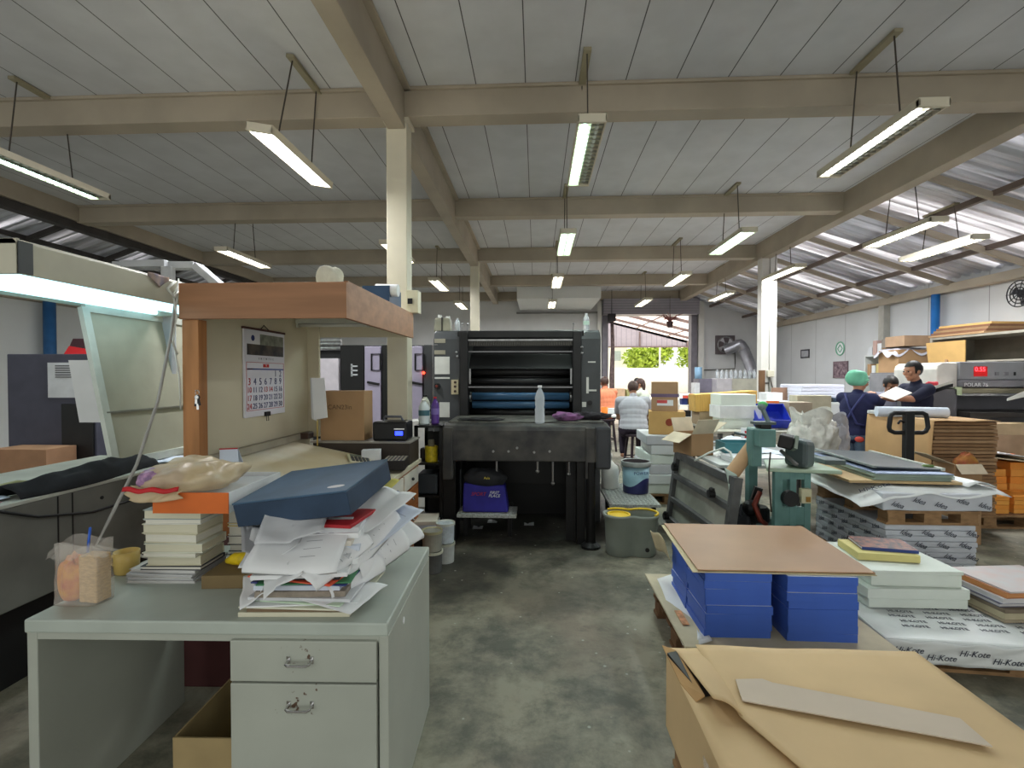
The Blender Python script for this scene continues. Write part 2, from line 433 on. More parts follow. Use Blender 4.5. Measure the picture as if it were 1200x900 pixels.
m_gab = M('gable_grey', (158,158,172), .6, var=.04); stripes(m_gab, 0, .3, .03, (128,128,142))
g = MB(); zb = 3.27
g.extr([(1.0, zb), (12, zb), (12, zb+.02), (10.0, zr(10.0,0)-.05), (1.0, zr(1.0,0)-.05)], 1, 30.0, 30.05)
g.build('gable_sheet', m_gab, yr)
for x in (4.6, 6.2, 9.0): MB().box(x-.04, 29.9, zb, x+.04, 29.98, max(zb+.3, zr(x,0)-.1)).build('gable_post', mf, yr)
MB().box(1, 29.9, zb-.05, 12, 29.98, zb+.03).build('gable_rail', mf, yr)
for x in (1.2, 11.8):
    for y in (17.6, 29.9): MB().box(x-.06, y-.06, -.01, x+.06, y+.06, zr(x,0)).build('canopy_post', mf, yr)
m_yw = M('yard_wall', (232,228,220), .8, var=.05)
wl = MB().box(-6, 40, -.01, 30, 40.2, 2.15).build('yard_wall', m_yw); tag(wl, 'low pale boundary wall across the yard', 'wall')
m_leaf = M('sunlit_leaves', (150,172,60), .6, var=.3, scale=1.5); m_bark = M('bark', (98,82,66), .8)
def tree(x, y, h, r, label, seed):
    rr = random.Random(seed)
    t = thing('tree', label, 'tree', (x, y, 0), 0, 'trees beyond the yard')
    tb = MB().tube([(0,0,-.01),(.05,.02,h*.3),(-.03,.05,h*.6)], [.16,.12,.06], 8)
    for k in range(5):
        a = rr.uniform(0, 6.28); tb.tube([(0,0,h*.35),(math.cos(a)*r*.5,math.sin(a)*r*.5,h*.62)], [.06,.02], 6)
    tb.build('trunk', m_bark, t, local=True)
    mb = MB()
    blobs = [(rr.uniform(-.6,.6)*r, rr.uniform(-.6,.6)*r, h*rr.uniform(.50,.85), r*rr.uniform(.35,.6)) for _ in range(12)]
    for bx, by, bz, br in blobs:
        for _ in range(210):
            v = Vector((rr.gauss(0,1), rr.gauss(0,1), rr.gauss(0,1))).normalized()*br*rr.uniform(.7,1.05)
            c = Vector((bx,by,bz))+v
            u = Vector((rr.gauss(0,1), rr.gauss(0,1), rr.gauss(0,1))).normalized(); w_ = u.cross(v+Vector((.01,0,0))).normalized()
            s = rr.uniform(.14,.26)
            mb.add([c-u*s, c+w_*s*.5, c+u*s, c-w_*s*.5], [(0,1,2,3)])
    mb.build('foliage', m_leaf, t, local=True)
tree(9.9, 43.5, 4.6, 2.0, 'bright green tree beyond the yard, seen left of the pale post', 3)
tree(14.4, 44, 4.9, 2.2, 'bright green tree beyond the yard, at the right side of the doorway', 5)
bd = thing('building', 'pale building far beyond the yard wall, left of the green trees', 'building', (5.6, 48, 0))
MB().box(2.0, 46, -.01, 8.4, 52, 4.6).build('wall', m_yw, bd); MB().box(1.7, 45.7, 4.6, 8.7, 52.3, 4.75).build('roof', M('roof_pale', (206,198,190), .8), bd)
for x in (3.0, 5.0, 7.0): MB().box(x, 45.95, 2.9, x+.8, 46.02, 3.8).build('window', M('pane_pale', (170,180,184), .3), bd)
po = MB().cyl((10.35, 42, -.01), (10.35, 42, 5.2), .09, .07, 10).build('lamp_post', m_yw, smooth=True); tag(po, 'pale post standing between the trees beyond the yard', 'post')

# ---------------------------------------------------------------- ceiling lights
m_house = M('lamp_housing', (208,200,180), .5, var=.04)
m_tubeC = M('tube_cool', (255,255,255), .4, var=0, emit=(205,255,240), es=9)
m_tubeW = M('tube_white', (255,255,255), .4, var=0, emit=(250,252,255), es=9)
m_louv = M('louvre_metal', (170,170,160), .3, metal=.8, var=.05)
m_cable = M('lamp_cable', (70,64,58), .6, var=0)
def fixture(label, x, y, z, rz=0, L=1.24, tubes=(1,1), cool=False, led=False, cabledx=0.0, tilt=0.0, ceil=ZC, power=1.0):
    t = thing('ceiling_light', label, 'ceiling light', (x, y, z), rz, 'hanging tube lights')
    if tilt: t.rotation_euler = (0, tilt, rz)
    W = .105
    mb = MB(); mb.box(-W,-L/2,.045,W,L/2,.06); mb.box(-W,-L/2,0,-W+.012,L/2,.05); mb.box(W-.012,-L/2,0,W,L/2,.05)
    mb.box(-W,-L/2,-.004,W,-L/2+.03,.05); mb.box(-W,L/2-.03,-.004,W,L/2,.05)
    mb.build('housing', m_house, t, local=True, bev=.003)
    mt = m_tubeC if cool else m_tubeW
    if led:
        MB().box(-W+.014,-L/2+.032,.004,W-.014,L/2-.032,.012).build('diffuser', mt, t, local=True)
    else:
        for s, on in ((-1, tubes[0]), (1, tubes[1])):
            mt2 = mt if on else M('tube_off', (214,216,210), .4, var=0)
            MB().cyl((s*.048,-L/2+.04,.026),(s*.048,L/2-.04,.026),.0165,n=10).build('tube', mt2, t, local=True, smooth=True)
        lv = MB(); lv.box(-.004,-L/2+.03,.002,.004,L/2-.03,.04)
        k = 17
        for i in range(1, k):
            yy = -L/2+L*i/k; lv.box(-W+.012, yy-.002, .002, W-.012, yy+.002, .018)
        lv.build('louvre', m_louv, t, local=True)
    hz = ceil-z
    if ceil:
        for s in (-1, 1):
            MB().tube([(0, s*.3, .06), (cabledx, s*.22, hz-.025)], .006, 6).build('cable', m_cable, t, local=True)
        MB().box(cabledx-.032,-.27,hz-.03,cabledx+.032,.27,hz-.001).build('mount_plate', M('plate_olive', (150,142,118), .6), t, local=True, bev=.003)
    ld = bpy.data.lights.new('tube_light', 'AREA'); ld.shape = 'RECTANGLE'; ld.size = .16; ld.size_y = L-.1
    ld.energy = LAMP*power*(sum(tubes)/2.0 if not led else 1.2); ld.color = (.84, 1, .94) if cool else (.96, .98, 1)
    lo = bpy.data.objects.new('tube_light', ld); COL.objects.link(lo); lo.parent = t; lo.location = (0, 0, -.006)
    return t
ZF = 3.40
fixture('tube light hanging at the far left, cut by the photo edge, warm cream housing', -4.58, 4.42, ZF, tubes=(1,0), cool=True)
fixture('brightest flat panel light, hanging tilted left of the cream column', -2.10, 4.24, ZF, led=True, cabledx=-.03, tilt=math.radians(10), L=1.12)
fixture('tube light in the middle aisle nearest the camera, only its left tube lit', .41, 4.28, ZF, tubes=(1,0), cool=True)
fixture('tube light at the right nearest the camera, white tube in a cream housing', 2.73, 4.18, ZF, tubes=(1,0))
fixture('tube light behind the left front one, above the console hood', -4.66, 7.75, ZF)
fixture('tube light second along the middle aisle', .42, 7.1, ZF, cool=True)
fixture('tube light second along the right row, under the second beam', 2.74, 7.15, ZF, cool=True)
fixture('tube light partly hidden behind the cream column', -2.1, 7.5, ZF)
fixture('tube light above the left end of the press', -2.0, 10.2, ZF)
fixture('tube light far behind the press, left of its back column', -2.0, 13.2, ZF)
fixture('tube light third along the middle aisle, above the press', .42, 9.95, ZF)
fixture('tube light last along the middle aisle, near the boxed soffit', .42, 13.1, ZF)
fixture('tube light third along the right row', 2.75, 9.85, ZF)
fixture('tube light last along the right row, in front of the shutter housing', 2.75, 12.9, ZF)
fixture('tube light under the tin roof, left one of the side by side pair', 4.78, 6.75, 3.38, ceil=3.98)
fixture('tube light under the tin roof, right one of the side by side pair', 5.42, 6.95, 3.22, ceil=3.78)
fixture('tube light in front of the paired white column', 4.5, 9.3, 3.40)
fixture('tube light far back at the right, beside the doorway post', 4.42, 12.1, 3.42)

# small things fixed to walls
bf = thing('round_fan', 'black round wall fan high on the right wall at the photo edge', 'fan', (XR-.22, at(1196,344,X=XR-.2).y, at(1196,344,X=XR-.2).z))
mf_ = M('fan_black', (30,30,34), .5)
for k in range(3): MB().tube([(0,(.19-.05*k)*math.cos(2*PI*i/26),(.19-.05*k)*math.sin(2*PI*i/26)) for i in range(26)],.008,6,True).build('guard_ring', mf_, bf, local=True, smooth=True)
mb = MB()
for k in range(10): a_ = k*PI/5; mb.bar((-.01,0,0),(-.01,.19*math.cos(a_),.19*math.sin(a_)),.008,.008,(1,0,0))
mb.build('guard_spokes', mf_, bf, local=True)
for k in range(3):
    a_ = k*2*PI/3; MB().grid(lambda u, v: (.03+.03*v, (.04+.12*u)*math.cos(a_+.8*v), (.04+.12*u)*math.sin(a_+.8*v)), 5, 5, .004, (1,0,0)).build('fan_blade', M('blade_dark', (60,60,66), .4), bf, local=True)
MB().cyl((.02,0,0),(.21,0,0),.06,n=16).build('motor', mf_, bf, local=True)
sp = at(718,372,Y=15.2)
o = MB().box(sp.x-.13, 15.2, sp.z-.11, sp.x+.10, 15.40, sp.z+.12).box(sp.x-.02, 15.32, sp.z+.1, sp.x+.0, 15.34, ZC-.001).build('loudspeaker', M('speaker_black', (40,36,40), .6), bev=.01); tag(o, 'small dark loudspeaker hanging at the top left of the doorway', 'loudspeaker')
hp_ = at(785,376,Y=15.0)
hb = thing('hanging_plant', 'reddish dry hanging plant in a dark pot at the top of the doorway', 'hanging plant', (hp_.x, 15.0, hp_.z-.2))
MB().lathe([(.07,0),(.10,.14),(.10,.18),(.09,.18),(.06,.02),(0,.02)], 14, cap=False).build('pot', M('pot_maroon', (70,50,52), .7), hb, local=True)
rr = random.Random(4); mb = MB()
for k in range(40):
    a_ = rr.uniform(0,6.28); l_ = rr.uniform(.15,.45); mb.tube([(0,0,.16),(math.cos(a_)*l_*.5,math.sin(a_)*l_*.3,.16+l_*.5),(math.cos(a_)*l_,math.sin(a_)*l_*.5,.16+l_*rr.uniform(.2,.7))],[.012,.010,.004],5)
mb.build('stems', M('dry_red', (150,96,92), .8, var=.3), hb, local=True)
MB().tube([(0,0,.16),(0,0,ZC-.26-(hp_.z-.2))],.006,5).build('wire', m_cable, hb, local=True)
ch = MB().tube([(2.36,15.55,3.35),(2.38,15.5,2.4),(2.36,15.52,1.5),(2.37,15.5,.01)],[.05,.06,.08,.07],8).build('chain', M('chain_brown', (110,92,90), .6, var=.3, scale=12), smooth=True); tag(ch, 'thick brown shutter chain and rope bundle hanging at the left door jamb', 'chain')
def atn(px, py, X=None, Y=None, Z=None):
    d = Y if Y is not None else ((1.55-Z)*F/(py-440) if Z is not None else X*F/(px-628))
    return Vector(((px-628)/F*d, d, 1.55+(440-py)/F*d))
MARK0 = set(bpy.data.objects)
# ================================================================= left foreground
m_desk = M('grey_green_enamel', (168,172,162), .45, var=.06, scale=3, bump=.05)
m_desktop = M('worn_desk_top', (172,180,172), .4, var=.08, scale=4)
m_chrome = M('chrome', (200,200,200), .18, metal=1, var=0)
m_rustspot = M('rust_brown', (74,44,36), .8)
m_black = M('black_plastic', (26,26,28), .45, var=.1)
m_card = M('cardboard', (172,138,102), .85, var=.08, scale=3)
m_cardin = M('cardboard_inside', (150,118,86), .9)
m_paper = M('white_paper', (228,230,232), .75, var=.03, scale=4)
m_paper2 = M('grey_paper', (200,202,206), .75, var=.05)
m_ink = M('grey_ink', (120,122,132), .7, var=0)
m_black_ink = M('black_ink', (24,24,28), .6, var=0)
m_red = M('red_print', (188,34,40), .5)
m_navyink = M('navy_ink', (40,52,110), .6, var=0)
# ---- desk
DZT = .75
dk = thing('office_desk', 'grey-green steel office desk with two drawers, heaped with books and papers', 'desk', (-1.07, 1.61, 0))
X0, X1, Y0, Y1 = -1.67, -.47, 1.61, 2.33
mb = MB(); mb.box(X0,Y0,.705,X1,Y1,DZT); mb.build('desk_top', m_desktop, dk, bev=.006)
MB().box(X0,Y0+.01,0,X0+.035,Y1-.005,.704).build('side_panel', m_desk, dk, bev=.003)
mb = MB(); mb.box(X1-.032,Y0+.008,.0,X1,Y1-.005,.704); mb.box(-1.0,Y0+.03,.08,-.975,Y1-.05,.704); mb.box(-1.0,Y0+.03,.06,X1-.03,Y1-.05,.085); mb.box(-1.0,Y1-.07,.06,X1-.03,Y1-.05,.704)
mb.build('pedestal', m_desk, dk, bev=.003)
MB().box(X0+.035,Y0+.012,.68,X1-.032,Y0+.03,.705).build('apron', m_desk, dk)
MB().box(X0+.035,Y1-.09,.42,-1.0,Y1-.07,.70).build('modesty_panel', m_desk, dk)
def stained(name, cx, cz):
    m = M(name, (168,172,162), .45, var=.06, scale=3)
    nt = m.node_tree; n = nt.nodes; l = nt.links; b = n['Principled BSDF']
    tc = n.new('ShaderNodeTexCoord'); sp = n.new('ShaderNodeSeparateXYZ'); l.new(tc.outputs['Object'], sp.inputs[0])
    mp = n.new('ShaderNodeVectorMath'); mp.operation = 'DISTANCE'; l.new(tc.outputs['Object'], mp.inputs[0]); mp.inputs[1].default_value = (cx, 0.02, cz)
    nz = n.new('ShaderNodeTexNoise'); nz.inputs['Scale'].default_value = 45; nz.inputs['Detail'].default_value = 6; l.new(tc.outputs['Object'], nz.inputs['Vector'])
    a = n.new('ShaderNodeMath'); a.operation = 'MULTIPLY_ADD'; a.inputs[1].default_value = -2.2; l.new(mp.outputs['Value'], a.inputs[0]); l.new(nz.outputs['Fac'], a.inputs[2])
    r = n.new('ShaderNodeMapRange'); r.inputs[1].default_value = .50; r.inputs[2].default_value = .55; l.new(a.outputs[0], r.inputs[0])
    mx = n.new('ShaderNodeMix'); mx.data_type = 'RGBA'; mx.inputs[7].default_value = lin((92,72,58))
    l.new(r.outputs[0], mx.inputs[0]); l.new(b.inputs['Base Color'].links[0].from_socket, mx.inputs[6]); l.new(mx.outputs[2], b.inputs['Base Color'])
    return m
for k, (z0, z1, hz) in enumerate(((.556,.690,.629),(.12,.549,.483))):
    cx = -.755
    dr = MB().box(-.985,Y0-.003,z0,-.507,Y0+.022,z1).build('drawer', stained('stained_drawer%d' % k, cx+1.07, hz+.01), dk, bev=.003)
    h = MB(); h.tube([(cx-.038,Y0-.002,hz),(cx-.038,Y0-.025,hz-.004),(cx-.03,Y0-.03,hz-.006),(cx+.03,Y0-.03,hz-.006),(cx+.038,Y0-.025,hz-.004),(cx+.038,Y0-.002,hz)], .0045, 8)
    h.box(cx-.044,Y0-.006,hz-.012,cx-.032,Y0-.002,hz+.012); h.box(cx+.032,Y0-.006,hz-.012,cx+.044,Y0-.002,hz+.012)
    h.build('handle', m_chrome, dr, smooth=False)
MB().cyl((X1-.001,1.82,.655),(X1+.002,1.82,.655),.012,n=12).build('side_screw', m_paper, dk)
def open_box(name, label, loc, w, d, h, m, rz=0, flaps=(), th=.006, group=None, cat='box', m2=None):
    t = thing(name, label, cat, loc, rz, group)
    mb = MB(); a, b = w/2, d/2
    mb.box(-a,-b,0,a,b,th); mb.box(-a,-b,0,-a+th,b,h); mb.box(a-th,-b,0,a,b,h); mb.box(-a+th,-b,0,a-th,-b+th,h); mb.box(-a+th,b-th,0,a-th,b,h)
    mb.build('carton', m, t, local=True)
    for side, ang, ln in flaps:
        c, s = math.cos(ang)*ln, math.sin(ang)*ln
        f = MB()
        if side == 'f': f.bar((0,-b+.003,h),(0,-b+.003-c,h+s),w-.01,.005)
        if side == 'b': f.bar((0,b-.003,h),(0,b-.003+c,h+s),w-.01,.005)
        if side == 'l': f.bar((-a+.003,0,h),(-a+.003-c,0,h+s),d-.01,.005)
        if side == 'r': f.bar((a-.003,0,h),(a-.003+c,0,h+s),d-.01,.005)
        f.build('flap', m2 or m, t, local=True)
    return t
open_box('cardboard_box', 'open cardboard box standing in the kneehole of the grey desk', (-1.13,1.96,0), .30, .42, .26, M('old_cardboard', (160,140,100), .85))
def closed_box(name, label, loc, w, d, h, m, rz=0, group=None, cat='box', bev=.003, tape=None, rot=None, parent=None):
    mb = MB().box(-w/2,-d/2,0,w/2,d/2,h)
    o = mb.build(name, m, None, bev=bev); o.location = loc; o.rotation_euler = rot if rot else (0,0,rz); tag(o, label, cat, group)
    if tape:
        MB().box(-w/2-.001,-.03,h*.2,w/2+.001,.03,h+.0015).build('tape', tape, o, local=True)
    return o

closed_box('kneehole_shade_box', 'dark reddish box added as shade behind the desk kneehole', (-1.36,2.62,0), .95, .36, .64, M('maroon_shade', (74,40,40), .8))  # added dark block standing in for the unlit space behind the kneehole
# ---- books
def book(label, loc, w, d, h, mc, mp, rz=0, group=None, name='book', spine='b', cat='book'):
    t = thing(name, label, cat, loc, rz, group)
    a, b = w/2, d/2; th = min(.003, h*.16)
    c = MB(); c.box(-a,-b,0,a,b,th); c.box(-a,-b,h-th,a,b,h)
    if spine == 'b': c.box(-a,b-.003,0,a,b,h)
    elif spine == 'l': c.box(-a,-b,0,-a+.003,b,h)
    elif spine == 'f': c.box(-a,-b,0,a,-b+.003,h)
    c.build('cover', mc, t, local=True)
    MB().box(-a+.004,-b+.004,th,a-.004,b-.004,h-th).build('pages', mp, t, local=True)
    return t
m_page = M('cream_pages', (206,202,180), .8, var=.06, scale=30, stretch=(.4,.4,40))
m_page2 = M('white_pages', (216,214,202), .8, var=.06, scale=30, stretch=(.4,.4,40))
m_mag = M('magazine_edges', (206,206,204), .7, var=.12, scale=30, stretch=(.4,.4,60))
z = DZT
zs = [.009,.008,.010,.007,.011]
labs = ['tattered white magazine lying on the desk, lowest under the tall book stack','dog-eared magazine second from the desk under the tall book stack','thin white magazine third from the desk under the tall book stack','pale magazine fourth from the desk under the tall book stack','frayed magazine just below the tall stack of books']
for i, h in enumerate(zs):
    book(labs[i], (-1.425+rnd.uniform(-.012,.012), 2.005+rnd.uniform(-.01,.01), z), .268, .20, h, (m_mag, m_paper2)[i%2], m_mag, rnd.uniform(-.06,.04), 'magazines under the book stack', 'magazine', cat='magazine'); z += h+.0004
bk = [(.012,(60,62,70),'dark thin book','lowest of the tall book stack'),(.030,(208,204,176),'cream thick book','second from below in the tall stack'),(.014,(206,206,190),'pale book','third from below in the tall stack'),
      (.028,(206,208,194),'whitish book','fourth from below in the tall stack'),(.028,(204,200,176),'cream book','fifth from below in the tall stack'),(.030,(198,194,170),'cream book with worn edge','sixth from below in the tall stack'),
      (.016,(206,206,200),'slim white book','seventh from below in the tall stack'),(.030,(150,160,158),'grey-blue cloth book','topmost of the tall stack, under the orange box')]
for i, (h, c, nm, pos) in enumerate(bk):
    h *= 1.24
    book('%s, %s' % (nm, pos), (-1.388+rnd.uniform(-.014,.014), 1.985+rnd.uniform(-.01,.01), z), .222+rnd.uniform(-.012,.016), .158, h, M('bookcover%d' % i, c, .6), m_page if i % 2 else m_page2, rnd.uniform(-.05,.05), 'books in the tall stack'); z += h+.0004
ztop1 = z
# second stack
z = DZT
for i, (h, c, nm) in enumerate([(.024,(44,70,66),'dark green book on the desk, lowest behind the brown flat box'),(.020,(58,76,70),'dark green book second from the desk behind the brown flat box'),(.012,(206,212,206),'thin white book between dark green ones'),(.030,(52,68,64),'dark green thick book behind the yellow pouch'),
                                (.032,(216,214,206),'white boxed book under the upper white box'),(.006,(40,40,44),'thin black folder between the two white boxes'),(.036,(222,220,212),'white carton below the orange box, upper one of two'),(.012,(214,190,90),'yellowish booklet topmost behind the tall book stack'),(.09,(190,184,168),'pale file block topmost behind the tall book stack, under the orange box')]):
    wv = .185 if i < 4 else .150
    book(nm, (-1.185+(.0 if i < 4 else -.02), 2.175, z), wv, .17, h, M('bookb%d' % i, c, .6), m_page2, rnd.uniform(-.04,.04), 'books in the short stack'); z += h+.0004
closed_box('flat_box', 'brown flat box on the desk under the yellow pouch', (-1.125,1.945,DZT), .235, .18, .05, M('olive_brown_card', (122,104,72), .8), .06)
wb = MB().box(-1.165,2.04,DZT,-1.095,2.085,.985).build('wooden_block', M('orange_wood', (186,126,62), .6, var=.15, scale=10, stretch=(1,1,.2)), bev=.003); tag(wb, 'orange wooden block standing under the corner of the dark blue box', 'wooden block')
# yellow pouch
def blob(fn, nu=24, nv=12):
    mb = MB(); vs = []; fs = []
    for j in range(nv+1):
        for i in range(nu):
            vs.append(fn(i/nu, j/nv))
    for j in range(nv):
        for i in range(nu): fs.append((j*nu+i, j*nu+(i+1) % nu, (j+1)*nu+(i+1) % nu, (j+1)*nu+i))
    fs.append(tuple(range(nu-1,-1,-1))); fs.append(tuple(range(nv*nu, nv*nu+nu)))
    return mb.add(vs, fs)
def lump(cx, cy, z0, rx, ry, h, seed=0, amp=.18, sq=2.6, nu=36, nv=16, freq=3.0, droop=0):
    """soft bag or bundle resting on z0: superellipse plan, domed top, crumpled by noise"""
    def fn(u, v):
        t = 2*PI*u; c, s = math.cos(t), math.sin(t)
        r = (abs(c)**sq+abs(s)**sq)**(-1/sq)
        a = v*PI
        rad = max(.001, math.sin(a))**.55
        zz = (1-math.cos(a))/2
        p = Vector((c*r*rx*rad, s*r*ry*rad, zz*h))
        n_ = noise.noise(Vector((p.x/rx*freq*.5+seed, p.y/ry*freq*.5, p.z/h*freq*.5)))+.5*noise.noise(Vector((p.x/rx*freq+seed, p.y/ry*freq+7, p.z/h*freq)))
        k = 1+amp*n_
        return (cx+p.x*k, cy+p.y*k, z0+max(0, p.z*(1+amp*n_*.8)))
    return blob(fn, nu, nv)
def yfn(t):
    return None
yp = MB(); yp.tube([(-1.215,1.97,.802+.004),(-1.205,1.965,.814),(-1.17,1.955,.826),(-1.11,1.945,.830),(-1.05,1.95,.828),(-1.03,1.95,.824)], [.004,.012,.024,.026,.022,.006], 12)
yp = yp.build('pouch', M('yellow_rubber', (206,178,28), .45, var=.2, scale=25, bump=.3), smooth=True); tag(yp, 'limp yellow rubbery pouch lying on the brown flat box', 'pouch')
# orange fronted box on top of the stacks
ob = thing('shallow_box', 'shallow open box with orange end and white sides, filled with papers, on the book stacks', 'box', (-1.275,2.05,max(ztop1,z)+.001))
zo = 0
m_or = M('orange_card', (206,104,42), .6); m_wcard = M('white_card', (222,224,226), .65)
MB().box(-.143,-.20,0,.143,-.195,.078).build('end_panel', m_or, ob, local=True)
mb = MB(); mb.box(-.143,-.195,0,.143,.20,.005); mb.box(-.143,-.195,.005,-.138,.20,.078); mb.box(.138,-.195,.005,.143,.20,.078); mb.box(-.138,.195,.005,.138,.20,.078); mb.build('tray', m_wcard, ob, local=True)
zob = ob.location.z
ps = MB().box(-1.40,1.87,zob+.006,-1.155,2.22,zob+.066).build('paper_stack', m_paper2, bev=.004); tag(ps, 'stack of papers lying inside the orange-ended box', 'papers')
# beige plastic bag with packets on it
m_bag = M('beige_plastic_film', (224,204,166), .35, var=.06, scale=8, trans=.2, alpha=.72, bump=.5, bscale=28)
bg_ = lump(-1.33, 1.96, zob+.07, .175, .15, .105, 2.3, .26, 2.2, 48, 18, 4.5).build('plastic_bag', m_bag, smooth=True); tag(bg_, 'crumpled beige plastic bag lying on the orange-ended box', 'plastic bag')
dr = MB().grid(lambda u, v: (-1.50+.20*u+.012*math.sin(9*v+5*u), 1.846-.012*v-.008*abs(math.sin(7*u+3*v)), zob+.105-.055*v*(.75+.35*math.sin(2.4*u+.6))), 18, 10, .002, (0,-1,0)).build('bag_skirt', m_bag, bg_, smooth=True)
pk = lump(-1.41, 1.875, zob+.085, .075, .05, .075, 5, .15, 3).build('snack_packet', M('purple_packet', (190,150,186), .35, var=.3, scale=40, col2=(120,92,130)), smooth=True); tag(pk, 'lilac snack packet wrapped in the beige plastic bag', 'packet')
rb = MB().grid(lambda u, v: (-1.505+.21*u, 1.812-.012*math.sin(3*u)+.006*v, zob+.088+.016*v+.004*math.sin(14*u)), 18, 2, .003, (0,-1,0)).build('red_band', m_red, bg_, smooth=True)
# ---- dark blue box, tilted on the papers
fl = atn(277.5,590,Y=1.82); fr = atn(411.5,573.5,Y=1.76); br = atn(449,539,Y=2.14)
ex = (fr-fl); W = ex.length; ex.normalize(); ey = br-fr; D = ey.length; ey = (ey-ex*ey.dot(ex)).normalized(); ez = ex.cross(ey)
bb = thing('box_file', 'large dark blue cloth box lying tilted on top of the paper heap', 'box file', (0,0,0))
bb.matrix_basis = Matrix.Translation(fl-ez*.092) @ Matrix((ex, ey, ez)).transposed().to_4x4()
m_navy = M('blue_bookcloth', (44,62,84), .6, var=.18, scale=7); m_navy2 = M('blue_box_lid', (62,90,116), .55, var=.16, scale=6)
MB().box(0,0,0,W,D,.086).build('box_body', m_navy, bb, local=True, bev=.004)
MB().box(-.002,-.002,.086,W+.002,D+.002,.093).build('lid', m_navy2, bb, local=True, bev=.003)
MB().lathe([(.0,.0),(.034,.0),(.034,.0006),(.0,.0006)], 16, (W-.07,.06,.0935), 1, .45).build('torn_label', m_paper2, bb, local=True)
# ---- paper heap
m_pap = [m_paper, m_paper2, M('bluish_paper', (206,214,228), .7, var=.03), M('warm_paper', (226,220,208), .75, var=.04)]
def sheet(label, c, w, d, rz, curl=0.0, mat=None, tilt=(0,0), droop=None, group='loose sheets in the paper heap', name='paper_sheet', nz=.014, seed=0, th=.0012, cat='paper', lines=0):
    """sheet of paper: curl lifts the edges, droop=(axis, start, drop) hangs one side down"""
    t = Euler((tilt[0], tilt[1], rz)).to_matrix()
    def fn(u, v):
        x = (u-.5)*w; y = (v-.5)*d
        zz = curl*((2*u-1)**2)*.5+curl*.6*((2*v-1)**2)*(1 if u > .5 else .2)+nz*noise.noise(Vector((u*2.3+seed, v*2.3, seed*1.7)))
        if droop:
            ax, st, dp = droop
            q = {'x+': u, 'x-': 1-u, 'y+': v, 'y-': 1-v}[ax]
            if q > st:
                k = (q-st)/(1-st); zz -= dp*k**1.3
                s_ = (.55*k*k)*(1-st)
                if ax == 'x+': x -= s_*w
                if ax == 'x-': x += s_*w
                if ax == 'y-': y += s_*d
        return Vector(c)+t @ Vector((x, y, zz))
    o = MB().grid(fn, 14, 14, th).build(name, mat or m_paper, smooth=True)
    tag(o, label, cat, group)
    if lines:
        lm = MB()
        for k in range(lines):
            v0 = .35+.5*k/max(1,lines); u0 = .55; u1 = .55+.3*rnd.uniform(.4,1)
            a, b = fn(u0, v0), fn(u1, v0); dn = (fn(u0, v0+.006)-a); n_ = (b-a).cross(dn).normalized()*.0006
            if n_.z < 0: n_ = -n_
            lm.add([a+n_, b+n_, b+dn+n_, a+dn+n_], [(0,1,2,3)])
        lm.build('print', m_ink, o)
    return o
def folder(label, c, w, d, h, rz, mat, group='folders in the paper heap'):
    o = MB().box(-w/2,-d/2,0,w/2,d/2,h).build('folder', mat, bev=.0015); o.location = c; o.rotation_euler = (0,0,rz); tag(o, label, 'folder', group); return o
PX, PY = -.735, 1.835
z = DZT
fl_ = [(.016,m_page,'lowest folder of the heap, lying on the grey desk',.37,.33,.02),(.012,M('brown_folder', (120,100,78), .8),'brown folder second from the desk in the heap',.35,.32,.03),(.007,M('cream_folder', (216,216,196), .7),'cream folder third from the desk in the heap',.39,.33,-.04),
       (.006,m_paper,'white sheaf above the cream folder in the heap',.36,.32,.10),(.006,M('pale_green', (192,212,188), .7),'pale green folder in the lower heap',.34,.31,-.12),(.012,m_paper2,'grey sheaf of forms in the lower heap',.35,.32,-.03),
       (.020,M('taupe_file', (146,136,124), .8, var=.2, scale=30),'taupe printed file in the middle of the heap',.30,.30,.05),(.018,m_pap[2],'white thick file with blue print in the heap',.29,.29,.02),(.006,M('navy_folder', (50,64,120), .6),'thin navy folder in the heap',.33,.30,-.05),
       (.006,M('green_folder', (70,128,90), .6),'thin green folder in the heap',.31,.29,.09),(.006,M('coral_folder', (226,92,66), .55),'bright coral red folder poking out of the heap',.32,.30,-.22),(.012,M('black_folder', (44,42,44), .6),'black folder above the coral red one',.29,.28,.02),(.016,m_paper,'white bundle of forms above the black folder',.31,.30,.12)]
for h, m, lab, w_, d_, rz in fl_:
    folder(lab, (PX+rnd.uniform(-.012,.012), PY+rnd.uniform(-.012,.012)-.02, z), w_, d_, h-.0006, rz, m); z += h
zh = z
for i in range(6):
    folder(['white sheaf low in the upper heap','grey sheaf second up in the upper heap','white sheaf third up in the upper heap','bluish sheaf fourth up in the upper heap','cream sheaf fifth up in the upper heap','white sheaf uppermost, right under the red folder'][i], (PX+.02+rnd.uniform(-.01,.01), PY+.04+i*.006, z), .31-.012*i, .29-.01*i, .0185, rnd.uniform(-.15,.15), m_pap[i%4], 'sheaves in the upper heap'); z += .019
folder('red folder sticking out under the dark blue box', (PX+.055,PY+.06,z), .20,.22,.012,-.12, M('deep_red_folder', (168,36,44), .5))
